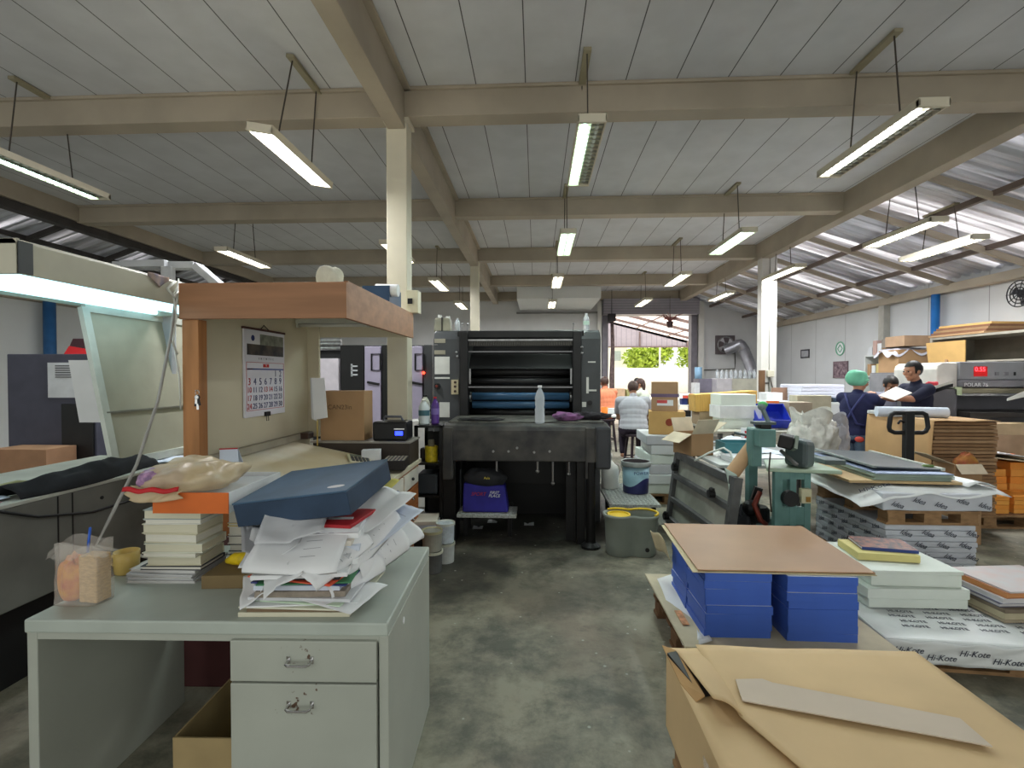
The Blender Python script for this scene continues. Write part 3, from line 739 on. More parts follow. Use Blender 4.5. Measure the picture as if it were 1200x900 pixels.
# loose sheets draped over the heap
sheet('white form lying over the front of the heap below the blue box', (-.75,1.715,zh+.070), .30,.30,.10,.0, tilt=(.44,.03), droop=('y-',.7,.02), lines=4, seed=1)
sheet('white sheet hanging over the left edge of the heap', (-.90,1.80,zh-.005), .26,.30,.32,.0, tilt=(.2,-.55), droop=('x-',.5,.06), seed=2)
sheet('white sheet hanging down at the left front corner of the heap', (-.915,1.76,.822), .12,.24,.42,.0, tilt=(.1,-.45), seed=3)
sheet('long white form curling out to the right of the heap', (-.60,1.90,zh+.055), .28,.34,-.30,.012, tilt=(.34,.10), droop=('x+',.55,.06), lines=5, seed=4)
sheet('white form drooping over the right edge of the desk', (-.53,1.93,.905), .24,.30,-.35,.0, tilt=(.10,.35), droop=('x+',.45,.08), lines=4, seed=5)
sheet('sheet bent down at the right front of the heap', (-.585,1.79,.868), .24,.26,-.45,.0, tilt=(.05,.32), droop=('x+',.4,.055), seed=6)
sheet('folded sheet bulging up at the left below the blue box', (-.93,1.86,zh+.06), .17,.24,.5,.07, mat=m_paper2, tilt=(.25,-.2), seed=7)
sheet('curled form standing up left of the white front form', (-.865,1.80,zh+.05), .20,.25,.25,.05, tilt=(.3,-.25), seed=8, lines=3)
sheet('white sheet sticking up at the right side of the blue box', (-.565,1.99,zh+.125), .17,.30,-.42,.01, tilt=(.26,.12), seed=9)
sheet('bluish printed sheet below the sheets at the right of the blue box', (-.545,2.02,zh+.06), .17,.30,-.50,.01, mat=m_pap[2], tilt=(.30,.20), seed=10, lines=5)
sheet('bright blue sheet peeking out right of the blue box', (-.575,2.08,zh+.115), .14,.22,-.55,.0, mat=M('cobalt_sheet', (60,96,190), .6), tilt=(.35,.1), seed=11)
sheet('red sheet edge peeking out right of the blue box', (-.66,2.03,zh+.118), .12,.30,-.45,.0, mat=M('crimson_sheet', (170,30,46), .6), tilt=(.36,.1), seed=12)
sheet('yellow-edged sheet peeking out at the back right of the blue box', (-.63,2.14,zh+.165), .13,.22,-.45,.0, mat=M('yellow_sheet', (214,206,110), .6), tilt=(.36,.1), seed=13)
sheet('large sheet draped to the desk at the far right of the heap', (-.52,2.06,.88), .20,.30,-.45,.0, tilt=(.12,.48), droop=('x+',.6,.03), lines=3, seed=14)
sheet('sheet stuck out at the front right under the coral folder', (-.60,1.74,.80), .20,.22,-.30,.0, tilt=(.0,.10), seed=15)
sheet('white form slipping down at the front left of the white front form', (-.835,1.70,.895), .20,.24,.38,.02, tilt=(.30,-.30), droop=('x-',.4,.03), seed=31, lines=3)
sheet('white form slipping down at the front right over the coral folder', (-.615,1.72,.935), .20,.26,-.42,.015, tilt=(.34,.30), droop=('x+',.4,.05), seed=32, lines=4)
sheet('grey form curled up between the blue box and the white front form', (-.80,1.79,zh+.122), .22,.20,.25,.03, mat=m_paper2, tilt=(.35,-.08), seed=33)
# ---- takeaway bag, straw, contents
m_film = M('clear_film', (236,230,222), .18, var=.0, trans=.0, alpha=.26, bump=.6, bscale=26)
bp_ = atn(95,708,Z=DZT); bx, by = bp_.x, bp_.y+.02
def bagfn(u, v):
    t = 2*PI*u; c, s = math.cos(t), math.sin(t); r = (abs(c)**4+abs(s)**4)**(-.25)
    k = 1-.10*v+.20*max(0, v-.72)**1.0
    n_ = noise.noise(Vector((c*2.2+3, s*2.2, v*4)))
    zz = v*.215+.02*max(0, v-.8)*5*math.sin(3*t+1)*.4
    return (bx+c*r*(.083*k+.007*n_), by+s*r*(.052*k+.006*n_), DZT+.001+zz)
tb = MB(); vs = [bagfn(i/40, j/20) for j in range(21) for i in range(40)]
tb.add(vs, [(j*40+i, j*40+(i+1) % 40, (j+1)*40+(i+1) % 40, (j+1)*40+i) for j in range(20) for i in range(40)]+[tuple(range(39,-1,-1))])
tb.grid(lambda u, v: (bx-.095+.10*u-.02*v, by-.03+.01*math.sin(8*u), DZT+.185+.03*math.sin(PI*u)*(1-v)-.03*v+.006*math.sin(20*u+6*v)), 16, 8)
tb.grid(lambda u, v: (bx+.01+.09*u+.012*v, by-.035+.012*math.sin(7*u), DZT+.19+.028*math.sin(PI*u)*(1-v)-.02*v+.005*math.sin(22*u+4*v)), 16, 8)
tb = tb.build('takeaway_bag', m_film, smooth=True); tag(tb, 'clear plastic takeaway bag with a straw on the front left corner of the desk', 'takeaway bag')
pc = MB().box(-.036,-.028,0,.036,.028,.165).build('paper_packet', M('tan_print_paper', (196,164,116), .7, var=.16, scale=60, stretch=(1,1,3)), bev=.004); pc.location = (bx+.038,by,DZT+.003); pc.rotation_euler = (0,0,-.12); tag(pc, 'tan printed paper packet inside the clear takeaway bag', 'packet')
yl = lump(bx-.038, by-.004, DZT+.003, .040, .034, .15, 4, .25, 2.4).build('snack_pouch', M('orange_pouch', (226,160,62), .4, var=.5, scale=18, col2=(196,92,70)), smooth=True); tag(yl, 'orange and pink snack pouch inside the clear takeaway bag', 'snack pouch')
st = MB().cyl((bx+.012,by+.0,DZT+.172),(bx+.026,by-.004,DZT+.262),.0042,n=10).build('straw', M('blue_straw', (40,90,190), .35), smooth=True); tag(st, 'blue drinking straw sticking out of the takeaway bag', 'straw')
# mug
mg = thing('mug', 'yellow mug on the desk behind the magazines', 'mug', (atn(152,660,Y=2.0).x,2.0,DZT+.0005))
m_mug = M('yellow_glaze', (206,178,104), .3)
MB().lathe([(.036,0),(.042,.004),(.044,.05),(.045,.088),(.042,.088),(.041,.05),(.037,.008),(.0,.007)], 28, cap=False).build('cup', m_mug, mg, local=True, smooth=True)
MB().tube([(-.042,0,.068),(-.060,0,.066),(-.068,0,.048),(-.062,0,.030),(-.043,0,.024)], .005, 8).build('handle', m_mug, mg, local=True, smooth=True)
MARK1 = set(bpy.data.objects)
for o_ in MARK1-MARK0:
    if o_.name.startswith(('paper_sheet','folder')) and o_.parent is None: o_.location.x -= .05; o_.location.y -= .01
# ---- control console with light hood
cs = thing('control_console', 'long dark grey press console with slanted white board and lit hood, left of the desk', 'console', (-2.85,2.3,0))
m_con = M('console_grey', (112,112,106), .6, var=.12, scale=5); m_conL = M('console_pale', (188,190,180), .5); m_board = M('pale_board', (158,154,136), .55, var=.05)
MB().box(-3.25,.9,.45,-2.45,3.62,.935).build('body', m_con, cs, bev=.006)
MB().box(-3.15,1.0,0,-2.62,3.5,.45).build('plinth', M('plinth_shade', (34,34,36), .6), cs)  # recess shade under the console put into the plinth's dark colour
MB().box(-3.25,.9,.935,-2.44,3.64,.955).build('top_panel', m_conL, cs, bev=.004)
mb = MB(); mb.box(-2.452,2.60,.47,-2.447,2.606,.93); mb.box(-2.452,2.52,.47,-2.447,2.526,.93); mb.build('panel_joint', m_black, cs)
MB().cyl((-2.451,2.78,.86),(-2.446,2.78,.86),.010,n=12).build('socket', m_black, cs)
# backboard
p = [(-2.60,3.04,1.0),(-2.60,3.95,1.0),(-2.79,3.95,1.97),(-2.79,3.04,1.97)]
mb = MB(); n_ = Vector((.03,0,.006))
mb.hexa([Vector(q)-n_ for q in p]+[Vector(q) for q in p]); mb.build('backboard', m_board, cs)
mb = MB(); mb.bar(p[0],p[3],.03,.05,(0,1,0)); mb.bar(p[3],p[2],.03,.05); mb.bar(p[0],p[1],.03,.05); mb.build('board_frame', m_conL, cs)
lip = MB(); a1 = Vector(p[0]).lerp(Vector(p[3]), .33); b1 = Vector(p[1]).lerp(Vector(p[2]), .33); lip.bar(a1+Vector((.01,0,0)), b1+Vector((.01,0,0)), .012, .012); lip.build('board_joint', M('joint_dark', (120,118,108), .6), cs)
# hood
m_hood = M('hood_beige', (186,182,164), .5, var=.05)
HZ = 1.985
hd = MB(); hd.extr([(-2.87,HZ),(-2.865,HZ),(-2.865,HZ+.12),(-2.19,HZ+.12),(-2.19,HZ-.005),(-2.185,HZ-.005),(-2.185,HZ+.13),(-2.20,HZ+.145),(-2.85,HZ+.145),(-2.87,HZ+.13)], 1, 2.10, 3.6)
hd.box(-2.87,2.10,HZ-.005,-2.185,2.115,HZ+.145); hd.box(-2.87,3.585,HZ-.005,-2.185,3.6,HZ+.145)
hood = hd.build('hood', m_hood, cs, bev=.003)
MB().box(-2.188,2.105,HZ,-2.180,2.165,HZ+.135).build('corner_strip', M('hood_strip', (72,74,76), .5), hood)
m_glow = M('hood_tube', (255,255,255), .4, var=0, emit=(180,240,255), es=.95)
for x in (-2.33,-2.54,-2.75):
    MB().cyl((x,2.14,HZ+.022),(x,3.57,HZ+.022),.020,n=12).build('tube', m_glow, hood, smooth=True)
MB().box(-2.85,2.12,HZ+.06,-2.20,3.58,HZ+.07).build('reflector', M('reflector_white', (120,150,160), .5), hood)
ld = bpy.data.lights.new('hood_light', 'AREA'); ld.shape = 'RECTANGLE'; ld.size = .36; ld.size_y = 1.3; ld.energy = LAMP*.05; ld.color = (.8,.97,1)
lo = bpy.data.objects.new('hood_light', ld); COL.objects.link(lo); lo.parent = cs; lo.location = Vector((-2.5,2.88,HZ))-cs.location
arm = MB(); q = [atn(150,311,Y=3.75), atn(232,312,Y=3.75), atn(262,332,Y=3.75)]
arm.bar(q[0],q[1],.10,.05); arm.bar(q[1],q[2]+Vector((.1,0,-.12)),.10,.05); arm.bar(Vector((-2.75,3.7,1.3)), Vector((-2.75,3.7,q[0].z-.02)), .08,.05,(0,1,0)); arm.bar(q[0]+Vector((-.1,0,0)), q[0], .10,.05); arm.bar(Vector((-2.75,3.7,q[0].z)), q[0]+Vector((0,-.05,0)), .08,.05)
arm.bar(Vector((-2.75,3.7,1.32)), Vector((-2.75,3.7,.955)), .08,.05,(0,1,0))
arm.build('hood_arm', M('arm_grey', (166,168,172), .45), cs, bev=.004)
# stuff on console and hood
cl = MB().grid(lambda u, v: (-2.24-.10*v+.014*math.sin(9*u), 2.55+.42*u, HZ+.150+.012*abs(noise.noise(Vector((u*6,v*4,1))))), 24, 8, .004).build('rag', M('dusty_rag', (120,112,122), .9, var=.3, scale=14, col2=(176,150,130)), smooth=True); tag(cl, 'crumpled grey rag on top of the lit console hood', 'rag')
MB().grid(lambda u, v: (-2.176+.006*math.sin(6*u), 2.80+.16*u, HZ+.148-.075*v*(1-abs(2*u-1)*.7)), 10, 6, .004, (1,0,0)).build('hanging_corner', MATS['dusty_rag'], cl, smooth=True)
jk = MB().grid(lambda u, v: (-2.62+.16*v+.04*math.sin(5*u), 2.35+.92*u,   .962+.095*(math.sin(PI*v)**.8)*(.55+.45*math.sin(PI*u))*(1+.5*noise.noise(Vector((u*7,v*4,2))))), 40, 14, .006).build('jacket', M('black_cloth', (30,31,34), .9, var=.3, scale=12), smooth=True); tag(jk, 'rumpled black jacket lying on the grey console below the slanted board', 'jacket')
for i, (y0, x, m, lab, rz) in enumerate([(1.98,-2.62,m_paper,'white sheet at the near end of the console top',.1),(2.12,-2.54,M('pink_sheet', (216,110,140), .6),'pink sheet among the papers on the console top',.2),(2.22,-2.62,m_pap[2],'bluish sheet beside the black jacket on the console',-.1),(3.42,-2.52,m_pap[2],'bluish sheet at the far end of the console, past the jacket',.05)]):
    sheet(lab, (x,y0,.960+.0025*i), .2,.28,rz,.006,mat=m,group='papers on the console',seed=20+i)
yc = MB().tube([(-2.62,2.36,.972),(-2.66,2.42,1.0),(-2.70,2.55,.995),(-2.72,2.65,.972)], .010, 8).build('hose', M('olive_hose', (158,156,110), .6), smooth=True); tag(yc, 'short olive hose lying behind the black jacket on the console', 'hose')
bc = MB().tube([(-2.60,2.05,.968),(-2.50,2.12,.966),(-2.44,2.18,.955),(-2.43,2.4,.86),(-2.43,2.7,.80),(-2.43,3.0,.80),(-2.43,3.3,.86),(-2.44,3.5,.955)], .007, 8).build('cable', m_black, smooth=True); tag(bc, 'black cable sagging across the side of the grey console', 'cable')
gc = MB().tube([at(206,350,X=-2.165), at(200,395,X=-2.15), at(185,470,X=-2.13), at(160,545,X=-2.12), at(130,605,X=-2.10), at(112,640,X=-2.05), Vector((-1.95,2.45,.6)), Vector((-1.85,2.6,.3)), Vector((-1.8,2.65,.01))], .008, 8).build('power_cord', M('grey_cord', (160,156,150), .6), smooth=True); tag(gc, 'grey power cord hanging from the lit hood down past the console', 'cord')
mb = MB(); mb.tube([at(214,335,X=-2.17)+Vector((0,-.02,.02)), at(203,345,X=-2.16), at(207,372,X=-2.15), at(200,398,X=-2.15), at(208,415,X=-2.15)], .006, 6)
mb.tube([at(212,333,X=-2.17)+Vector((0,-.02,.03)), at(206,360,X=-2.155), at(203,400,X=-2.155), at(210,440,X=-2.15),at(212,480,X=-2.15)], .005, 6)
mb.tube([at(205,330,X=-2.17), at(196,338,X=-2.16), at(204,348,X=-2.15), at(213,338,X=-2.16)], .008, 6)
mb = mb.build('white_strap', M('white_strap', (220,222,214), .6), smooth=True); tag(mb, 'white plastic strap looped at the end of the lit hood', 'strap')
MARK2 = set(bpy.data.objects)
# ---- drafting desk with hutch
dd = thing('drafting_desk', 'wooden layout desk with reddish plywood hutch, cream panel and drawers facing the aisle', 'desk', (-1.6,3.75,0))
m_ply = M('red_plywood', (160,116,84), .55, var=.14, scale=3, stretch=(.4,3,6)); m_pine = M('orange_post', (172,118,72), .55, var=.16, scale=4, stretch=(5,5,.5))
m_cream = M('cream_panel', (206,198,174), .7, var=.04, scale=2); m_drw = M('drawer_wood', (168,104,58), .5, var=.15, scale=4, stretch=(4,.6,4))
MB().box(-2.13,3.0,.0,-1.07,4.52,.755).build('body', m_drw, dd)
MB().box(-2.15,2.97,.755,-1.05,4.56,.79).build('desk_top', m_cream, dd, bev=.004)
MB().hexa([(-2.075,3.02,.80),(-1.16,3.02,.792),(-1.16,4.18,.792),(-2.075,4.18,.80),(-2.075,3.02,.995),(-1.16,3.02,.81),(-1.16,4.18,.81),(-2.075,4.18,.995)]).build('sloping_board', M('tan_layout_board', (196,178,146), .6, var=.10, scale=1.6, col2=(214,208,194)), dd, bev=.003)
MB().box(-2.078,3.03,.995,-2.03,4.48,1.045).build('ledge', M('ledge_grey', (160,154,138), .7), dd)
MB().box(-1.90,4.20,.79,-1.07,4.54,.975).build('back_shelf', M('shelf_dark', (62,54,48), .6), dd)
MB().box(-1.92,4.19,.975,-1.06,4.55,.99).build('shelf_top', M('shelf_grey', (150,146,138), .6), dd)
MB().box(-2.147,2.98,.79,-2.045,3.06,1.89).build('post', m_pine, dd, bev=.003)
MB().box(-2.12,3.06,.79,-2.09,4.55,2.06).build('side_panel', m_cream, dd)
MB().box(-2.09,4.515,.99,-1.985,4.545,2.06).build('end_panel', m_cream, dd)
mb = MB(); mb.box(-2.147,2.955,1.89,-1.12,2.98,2.105); mb.box(-1.145,2.98,1.89,-1.12,4.56,2.115); mb.build('fascia', m_ply, dd, bev=.002)
mb = MB(); mb.box(-2.147,2.98,2.06,-1.145,4.54,2.085); mb.box(-2.12,4.54,1.90,-1.145,4.555,2.11); mb.build('hutch_roof', m_cream, dd)
tl = MB().cyl((-2.05,4.28,1.985),(-1.45,4.28,1.985),.016,n=12).build('lamp_tube', M('tube_unlit', (206,206,200), .3, var=0), dd, smooth=True)
mb = MB(); mb.box(-2.07,4.25,2.0,-1.43,4.31,2.06); mb.box(-2.07,4.26,1.965,-2.05,4.30,2.0); mb.box(-1.45,4.26,1.965,-1.43,4.30,2.0); mb.build('lamp_batten', m_conL, dd)
k = 0
for (y0, y1) in ((3.08,3.50),(3.54,3.96),(4.0,4.46)):
    for (z0, z1) in ((.60,.735),(.42,.58),(.24,.40),(.06,.22)):
        white = (z0 > .5 and y0 > 3.5)
        d_ = MB().box(-1.075,y0,z0,-1.055,y1,z1).build('drawer', M('white_drawer', (220,216,204), .5) if white else m_drw, dd, bev=.003, label='white drawer front' if white else None)
        MB().ball((-1.045,(y0+y1)/2,(z0+z1)/2),.014,10,6).build('knob', m_black if white else m_chrome, d_, smooth=True)
# calendar
cal = thing('calendar', 'large hanging wall calendar with red and blue numbers on the cream hutch panel', 'calendar', (-2.072,3.78,0))
def cy(px): return 2.07*580/(628-px)
y0c, y1c, z0c, z1c = 3.50, 4.06, 1.245, 1.885
MB().box(-2.086,y0c,z0c,-2.072,y1c,z1c).build('pages', M('calendar_paper', (222,222,232), .6, var=.02), cal)
MB().box(-2.088,y0c-.01,z1c,-2.068,y1c+.01,z1c+.016).build('hanger_bar', M('maroon_bar', (80,50,48), .5), cal)
MB().tube([(-2.078,3.72,z1c+.012),(-2.085,3.78,z1c+.05),(-2.078,3.84,z1c+.012)], .003, 6).build('hook', m_black, cal)
fx = -2.0712
def cplane(ya, yb, za, zb, m, nm): MB().box(fx-.001,ya,za,fx+.0005,yb,zb).build(nm, m, cal)
cplane(y0c+.03,y1c-.02,1.70,1.78, M('calendar_photo', (96,84,72), .5, var=.5, scale=9, col2=(40,40,44)), 'picture')
cplane(y0c+.20,y1c-.02,1.78,1.86, M('calendar_banner', (128,132,120), .5, var=.3, scale=20), 'banner')
cplane(y0c+.03,y1c-.02,1.592,1.602, M('calendar_bluebar', (70,84,150), .6), 'blue_bar')
cplane(y0c+.03,y0c+.10,1.592,1.602, m_red, 'red_bar')
RC = (PI/2,0,PI/2)
MB().box(fx-.001,y0c+.24,1.612,fx+.001,y0c+.32,1.636).build('month_patch', m_red, cal)
text('9', .026, m_paper, cal, (fx+.0014,y0c+.28,1.624), RC, local=False)
text('S   M   T   W   T   F   S', .022, m_ink, cal, (fx+.0012,(y0c+y1c)/2,1.675), RC, local=False)
em = MB().cyl((fx,y0c+.105,1.825),(fx+.0012,y0c+.105,1.825),.022,n=16).build('emblem', m_navyink, cal)
rows = [['','','','','','1','2'],['3','4','5','6','7','8','9'],['10','11','12','13','14','15','16'],['17','18','19','20','21','22','23'],['24','25','26','27','28','29','30']]
for r, row in enumerate(rows):
    for c, s_ in enumerate(row):
        if s_: text(s_, .072 if len(s_) < 2 else .058, m_red if (c == 0 or s_ in ('13','14')) else (m_navyink if c else m_red), cal, (fx+.0012, y0c+.055+c*.072, 1.562-r*.060), RC, name='number', local=False)
bx_ = MB(); 
for (ya, yb, za, zb) in ((y0c+.02,y1c-.015,1.645,1.648),(y0c+.02,y1c-.015,1.292,1.295),(y0c+.02,y0c+.023,1.292,1.648),(y1c-.018,y1c-.015,1.292,1.648)): bx_.box(fx-.001,ya,za,fx+.0006,yb,zb)
bx_.build('red_frame', m_red, cal)
bcp = MB(); bcp.box(fx-.004,y0c+.25,1.238,fx+.016,y0c+.31,1.272); bcp.tube([(fx+.01,y0c+.26,1.24),(fx+.02,y0c+.245,1.205),(fx+.02,y0c+.275,1.205),(fx+.01,y0c+.29,1.24)], .0025, 6); bcp.build('bulldog_clip', m_black, cal)
# keys
ky = thing('key_bunch', 'bunch of keys hanging on the orange hutch post', 'keys', (-2.034,2.965,1.43))
mb = MB(); mb.cyl((-.004,.0,0.03),(-.004,-.025,.03),.003,n=6); mb.build('nail', m_chrome, ky, local=True)
mb = MB(); mb.tube([(.012*math.cos(t*.7),-.014,.015+.014*math.sin(t*.7)) for t in range(9)], .0018, 6, True); mb.build('ring', m_chrome, ky, local=True)
for i, (dx, dz, m) in enumerate(((-.012,-.065,m_black),(.006,-.085,m_chrome),(.02,-.06,m_black),(.0,-.05,m_chrome))):
    mb = MB(); mb.bar((dx*.3,-.014-.003*i,.0),(dx,-.016-.003*i,dz),.014,.003,(0,1,0)); mb.ball((dx*.4,-.014-.003*i,-.012),.014,10,6,(1,.25,1)); mb.build('key', m, ky, local=True)
# tent calendar, notepad, box etc
tc_ = thing('tent_calendar', 'small tent calendar with red top standing at the foot of the hutch post', 'calendar', (-1.90,3.15,.965))
mb = MB(); mb.bar((-.045,-.10,.0),(-.012,-.10,.15),.003,.003); mb = MB(); mb.hexa([(-.06,-.11,0),(.06,-.11,-.02),(.063,-.108,-.02),(-.057,-.108,0),(-.085,-.07,.125),(.03,-.07,.13),(.033,-.068,.13),(-.082,-.068,.125)])
mb.hexa([(-.06,-.03,0),(.06,-.03,-.02),(.063,-.028,-.02),(-.057,-.028,0),(-.085,-.068,.125),(.03,-.068,.13),(.033,-.066,.13),(-.082,-.066,.125)]); mb.build('pages', m_pap[2], tc_, local=True)
MB().bar((-.086,-.0705,.122),(.033,-.0705,.128),.004,.008).build('red_header', m_red, tc_, local=True)
npad = thing('notepad', 'tall white notepads clipped to a thin stick at the end of the hutch panel', 'notepad', (-1.80,4.15,1.03))
MB().cyl((-.035,-.01,-.07),(-.035,-.01,.34),.006,n=8).build('stick', M('bamboo', (190,164,92), .6), npad, local=True, smooth=True)
MB().hexa([(-.075,-.03,.16),(-.03,-.035,.14),(-.03,-.03,.14),(-.075,-.025,.16),(-.085,-.03,.50),(-.04,-.035,.50),(-.04,-.03,.50),(-.085,-.025,.50)]).build('rear_pad', m_paper2, npad, local=True)
MB().hexa([(-.045,-.05,.15),(.07,-.055,.17),(.07,-.045,.17),(-.045,-.04,.15),(-.065,-.05,.50),(.045,-.055,.50),(.045,-.045,.50),(-.065,-.04,.50)]).build('front_pad', m_paper, npad, local=True)
cb = closed_box('cardboard_box', 'brown cardboard box standing on the back shelf of the layout desk', (-1.665,4.36,.991), .385, .22, .425, m_card)
text('CAN23in', .055, M('faint_ink', (104,84,62), .8, var=0), cb, (-.02,-.1115,.285), (PI/2,0,0))
sbx = closed_box('stamp_box', 'small dark wooden stamp box at the far end of the hutch ledge', (-2.0,4.30,1.0), .07, .11, .05, M('dark_wood', (70,52,44), .5))
pr = thing('label_printer', 'portable black radio-like device with blue display beside the cardboard box', 'device', (-1.245,4.33,.991))
MB().box(-.15,-.11,0,.15,.11,.165).build('case', m_black, pr, local=True, bev=.02)
MB().tube([(-.09,0,.16),(-.07,0,.20),(.07,0,.20),(.09,0,.16)], .011, 8).build('handle', M('grey_plastic', (96,98,106), .5), pr, local=True, smooth=True)
MB().box(.05,-.117,.05,.115,-.109,.085).build('display', M('blue_display', (20,20,60), .3, var=0, emit=(40,60,255), es=2.2), pr, local=True)
MB().box(.04,-.115,.10,.13,-.109,.108).build('trim_strip', m_chrome, pr, local=True)
ca = thing('calculator', 'beige desk calculator lying on the layout desk', 'calculator', (-1.42,3.98,.862), .35)
ca.rotation_euler = (.12, .2, .5)
MB().box(-.09,-.11,0,.09,.11,.02).build('case', M('calc_beige', (196,190,162), .5), ca, local=True, bev=.006)
MB().box(-.07,.06,.019,.07,.095,.024).build('screen', M('lcd', (96,104,92), .3), ca, local=True)
for r in range(4):
    for c in range(5): MB().box(-.072+c*.03,-.095+r*.034,.019,-.05+c*.03,-.073+r*.034,.026).build('key', M('calc_keys', (60,62,66), .5), ca, local=True)
closed_box('small_box', 'small white carton behind the calculator', (-1.36,4.10,.852), .15, .09, .085, m_wcard, .2)
cse = closed_box('patterned_case', 'black case with cream dotted pattern at the corner of the layout desk', (-1.12,3.98,.812), .17, .26, .075, M('black_vinyl', (36,32,32), .5), .12)
mb = MB()
for i in range(6):
    for j in range(8):
        x = -.075+i*.029; y = -.115+j*.032+(i%2)*.016
        if y < .12: mb.lathe([(.0,0),(.009,0),(.009,.0008),(0,.0008)], 8, (x,y,.0755))
mb.build('dots', M('cream_dots', (206,194,166), .6, var=0), cse, local=True)
bxr = closed_box('ink_box', 'small dark box with red label in front of the dotted case', (-1.19,3.76,.811), .11, .13, .05, M('dark_box', (58,48,50), .5), .15)
MB().box(-.045,-.0665,.012,.02,-.065,.04).build('label', m_red, bxr, local=True)
# on the hutch roof
wb_ = lump(at(391,330,Y=3.25).x, 3.25, 2.086, .085, .09, .165, 3, .16, 2.2).build('white_bundle', M('white_felt', (206,202,186), .9, bump=.4), smooth=True); tag(wb_, 'white rounded bundle lying on the hutch roof', 'bundle')
bt = open_box('storage_tray', 'blue plastic tray at the right end of the hutch roof', (-1.275,4.14,2.086), .22, .34, .18, M('blue_tray', (46,72,104), .5), .0, cat='tray')
rl = MB().cyl((-1.29,4.03,2.24),(-1.11,4.03,2.235),.05,n=20).build('paper_roll', m_paper); 
rl.data.transform(Matrix.Translation((0,0,0))); tag(rl, 'short white paper roll resting in the blue tray on the hutch', 'paper roll')
eb = thing('switch_box', 'beige electric switch box on the side of the cream column', 'switch box', (-1.12,4.58,2.12))
MB().box(-.063,-.05,0,.05,.07,.205).build('case', M('switch_beige', (206,200,172), .5), eb, local=True, bev=.004)
MB().box(-.045,-.056,.08,-.0,-.049,.13).build('switch', m_black, eb, local=True)
MARK3 = set(bpy.data.objects)
def shift(objs, dy, rz=0, c=(0,0), dx=0):
    m = Matrix.Translation((c[0]+dx, c[1]+dy, 0)) @ Matrix.Rotation(rz, 4, 'Z') @ Matrix.Translation((-c[0], -c[1], 0))
    for o in objs:
        if o.parent is None:
            o.matrix_basis = m @ o.matrix_basis
shift(MARK1-MARK0, -.062, YAW*.6, (-1.0, 1.9), -.015); shift([o for o in MARK2-MARK1 if o.name not in ('power_cord', 'white_strap')], -.11); shift(MARK3-MARK2, -.07)
# dark cabinet + carton behind the console
bcab = thing('electrical_cabinet', 'dark blue-grey machine cabinet with vent plate, behind the console', 'cabinet', (-4.6,5.0,0))
c0 = at(8,415,Y=4.6); c1 = at(112,415,Y=4.6)
MB().box(c0.x,4.6,0,c1.x,5.4,c0.z).build('carcass', M('cabinet_slate', (70,70,84), .55), bcab, bev=.006)
v0 = at(57,425,Y=4.6); v1 = at(102,466,Y=4.6)
vp = MB().box(v0.x,4.588,v1.z,v1.x,4.60,v0.z).build('vent_plate', M('vent_white', (200,202,206), .5), bcab)
mb = MB()
for i in range(6): mb.box(v0.x+.08, 4.584, v0.z-.035-.022*i, v1.x-.02, 4.59, v0.z-.027-.022*i)
mb.build('slots', m_black, vp)
g0 = at(72,500,Y=4.6)
MB().box(c1.x-.34,4.58,.05,c1.x-.02,4.602,v1.z-.06).build('door', m_black, bcab, bev=.004)
MB().tube([(c1.x-.10,4.58,1.16),(c1.x-.10,4.54,1.16),(c1.x-.02,4.53,1.15)], .012, 8).build('handle', m_chrome, bcab, smooth=True)
MB().tube([(c0.x+.48,5.0,c0.z),(c0.x+.48,5.0,c0.z+.08),(c0.x+.42,4.98,c0.z+.12)], .015, 8).build('cable_stub', M('olive_hose2', (120,112,90), .6), bcab, smooth=True)
b0 = at(5,524,Y=4.4); b1 = at(70,524,Y=4.4)
bb2 = closed_box('cardboard_box', 'plain cardboard box leaning at the foot of the slate cabinet', ((b0.x+b1.x)/2,4.42,0), b1.x-b0.x, .3, b0.z, M('brown_carton', (160,122,94), .85))
r0 = at(85,396,Y=4.8)
rd = MB().hexa([(r0.x-.0,4.72,c0.z),(r0.x+.25,4.72,c0.z),(r0.x+.25,4.95,c0.z),(r0.x,4.95,c0.z),(r0.x+.06,4.74,c0.z+.16),(r0.x+.25,4.74,c0.z+.16),(r0.x+.25,4.9,c0.z+.16),(r0.x+.06,4.9,c0.z+.16)]).build('toolbox', M('dark_red_box', (64,36,42), .5), bev=.004); tag(rd, 'dark toolbox with red front on top of the slate cabinet', 'toolbox')
MB().hexa([(r0.x-.004,4.708,c0.z+.005),(r0.x+.25,4.708,c0.z+.005),(r0.x+.25,4.72,c0.z+.005),(r0.x,4.72,c0.z+.005),(r0.x+.035,4.724,c0.z+.085),(r0.x+.25,4.724,c0.z+.05),(r0.x+.25,4.736,c0.z+.05),(r0.x+.035,4.736,c0.z+.085)]).build('red_front', m_red, rd)
wp = at(80,422,Y=3.98); 
ws = MB().hexa([at(93,495,Y=4.06),at(124,495,Y=4.06),at(124,495,Y=4.062),at(93,495,Y=4.062),at(80,422,Y=4.06),at(116,422,Y=4.06),at(116,422,Y=4.062),at(80,422,Y=4.062)]).build('paper_sheet', m_paper); ws['category'] = 0; ws.name = 'hanging_sheet'; ws.parent = cs; ws.data.transform(cs.matrix_basis.inverted()); ws['label'] = 'white hanging sheet'; del ws['category']
bl = MB().cyl((-9.55,9.3,0),(-9.55,9.3,3.3),.10,n=16).build('pipe', M('blue_pipe_left', (50,100,150), .4), smooth=True); tag(bl, 'blue pipe against the left wall at the photo edge', 'pipe')
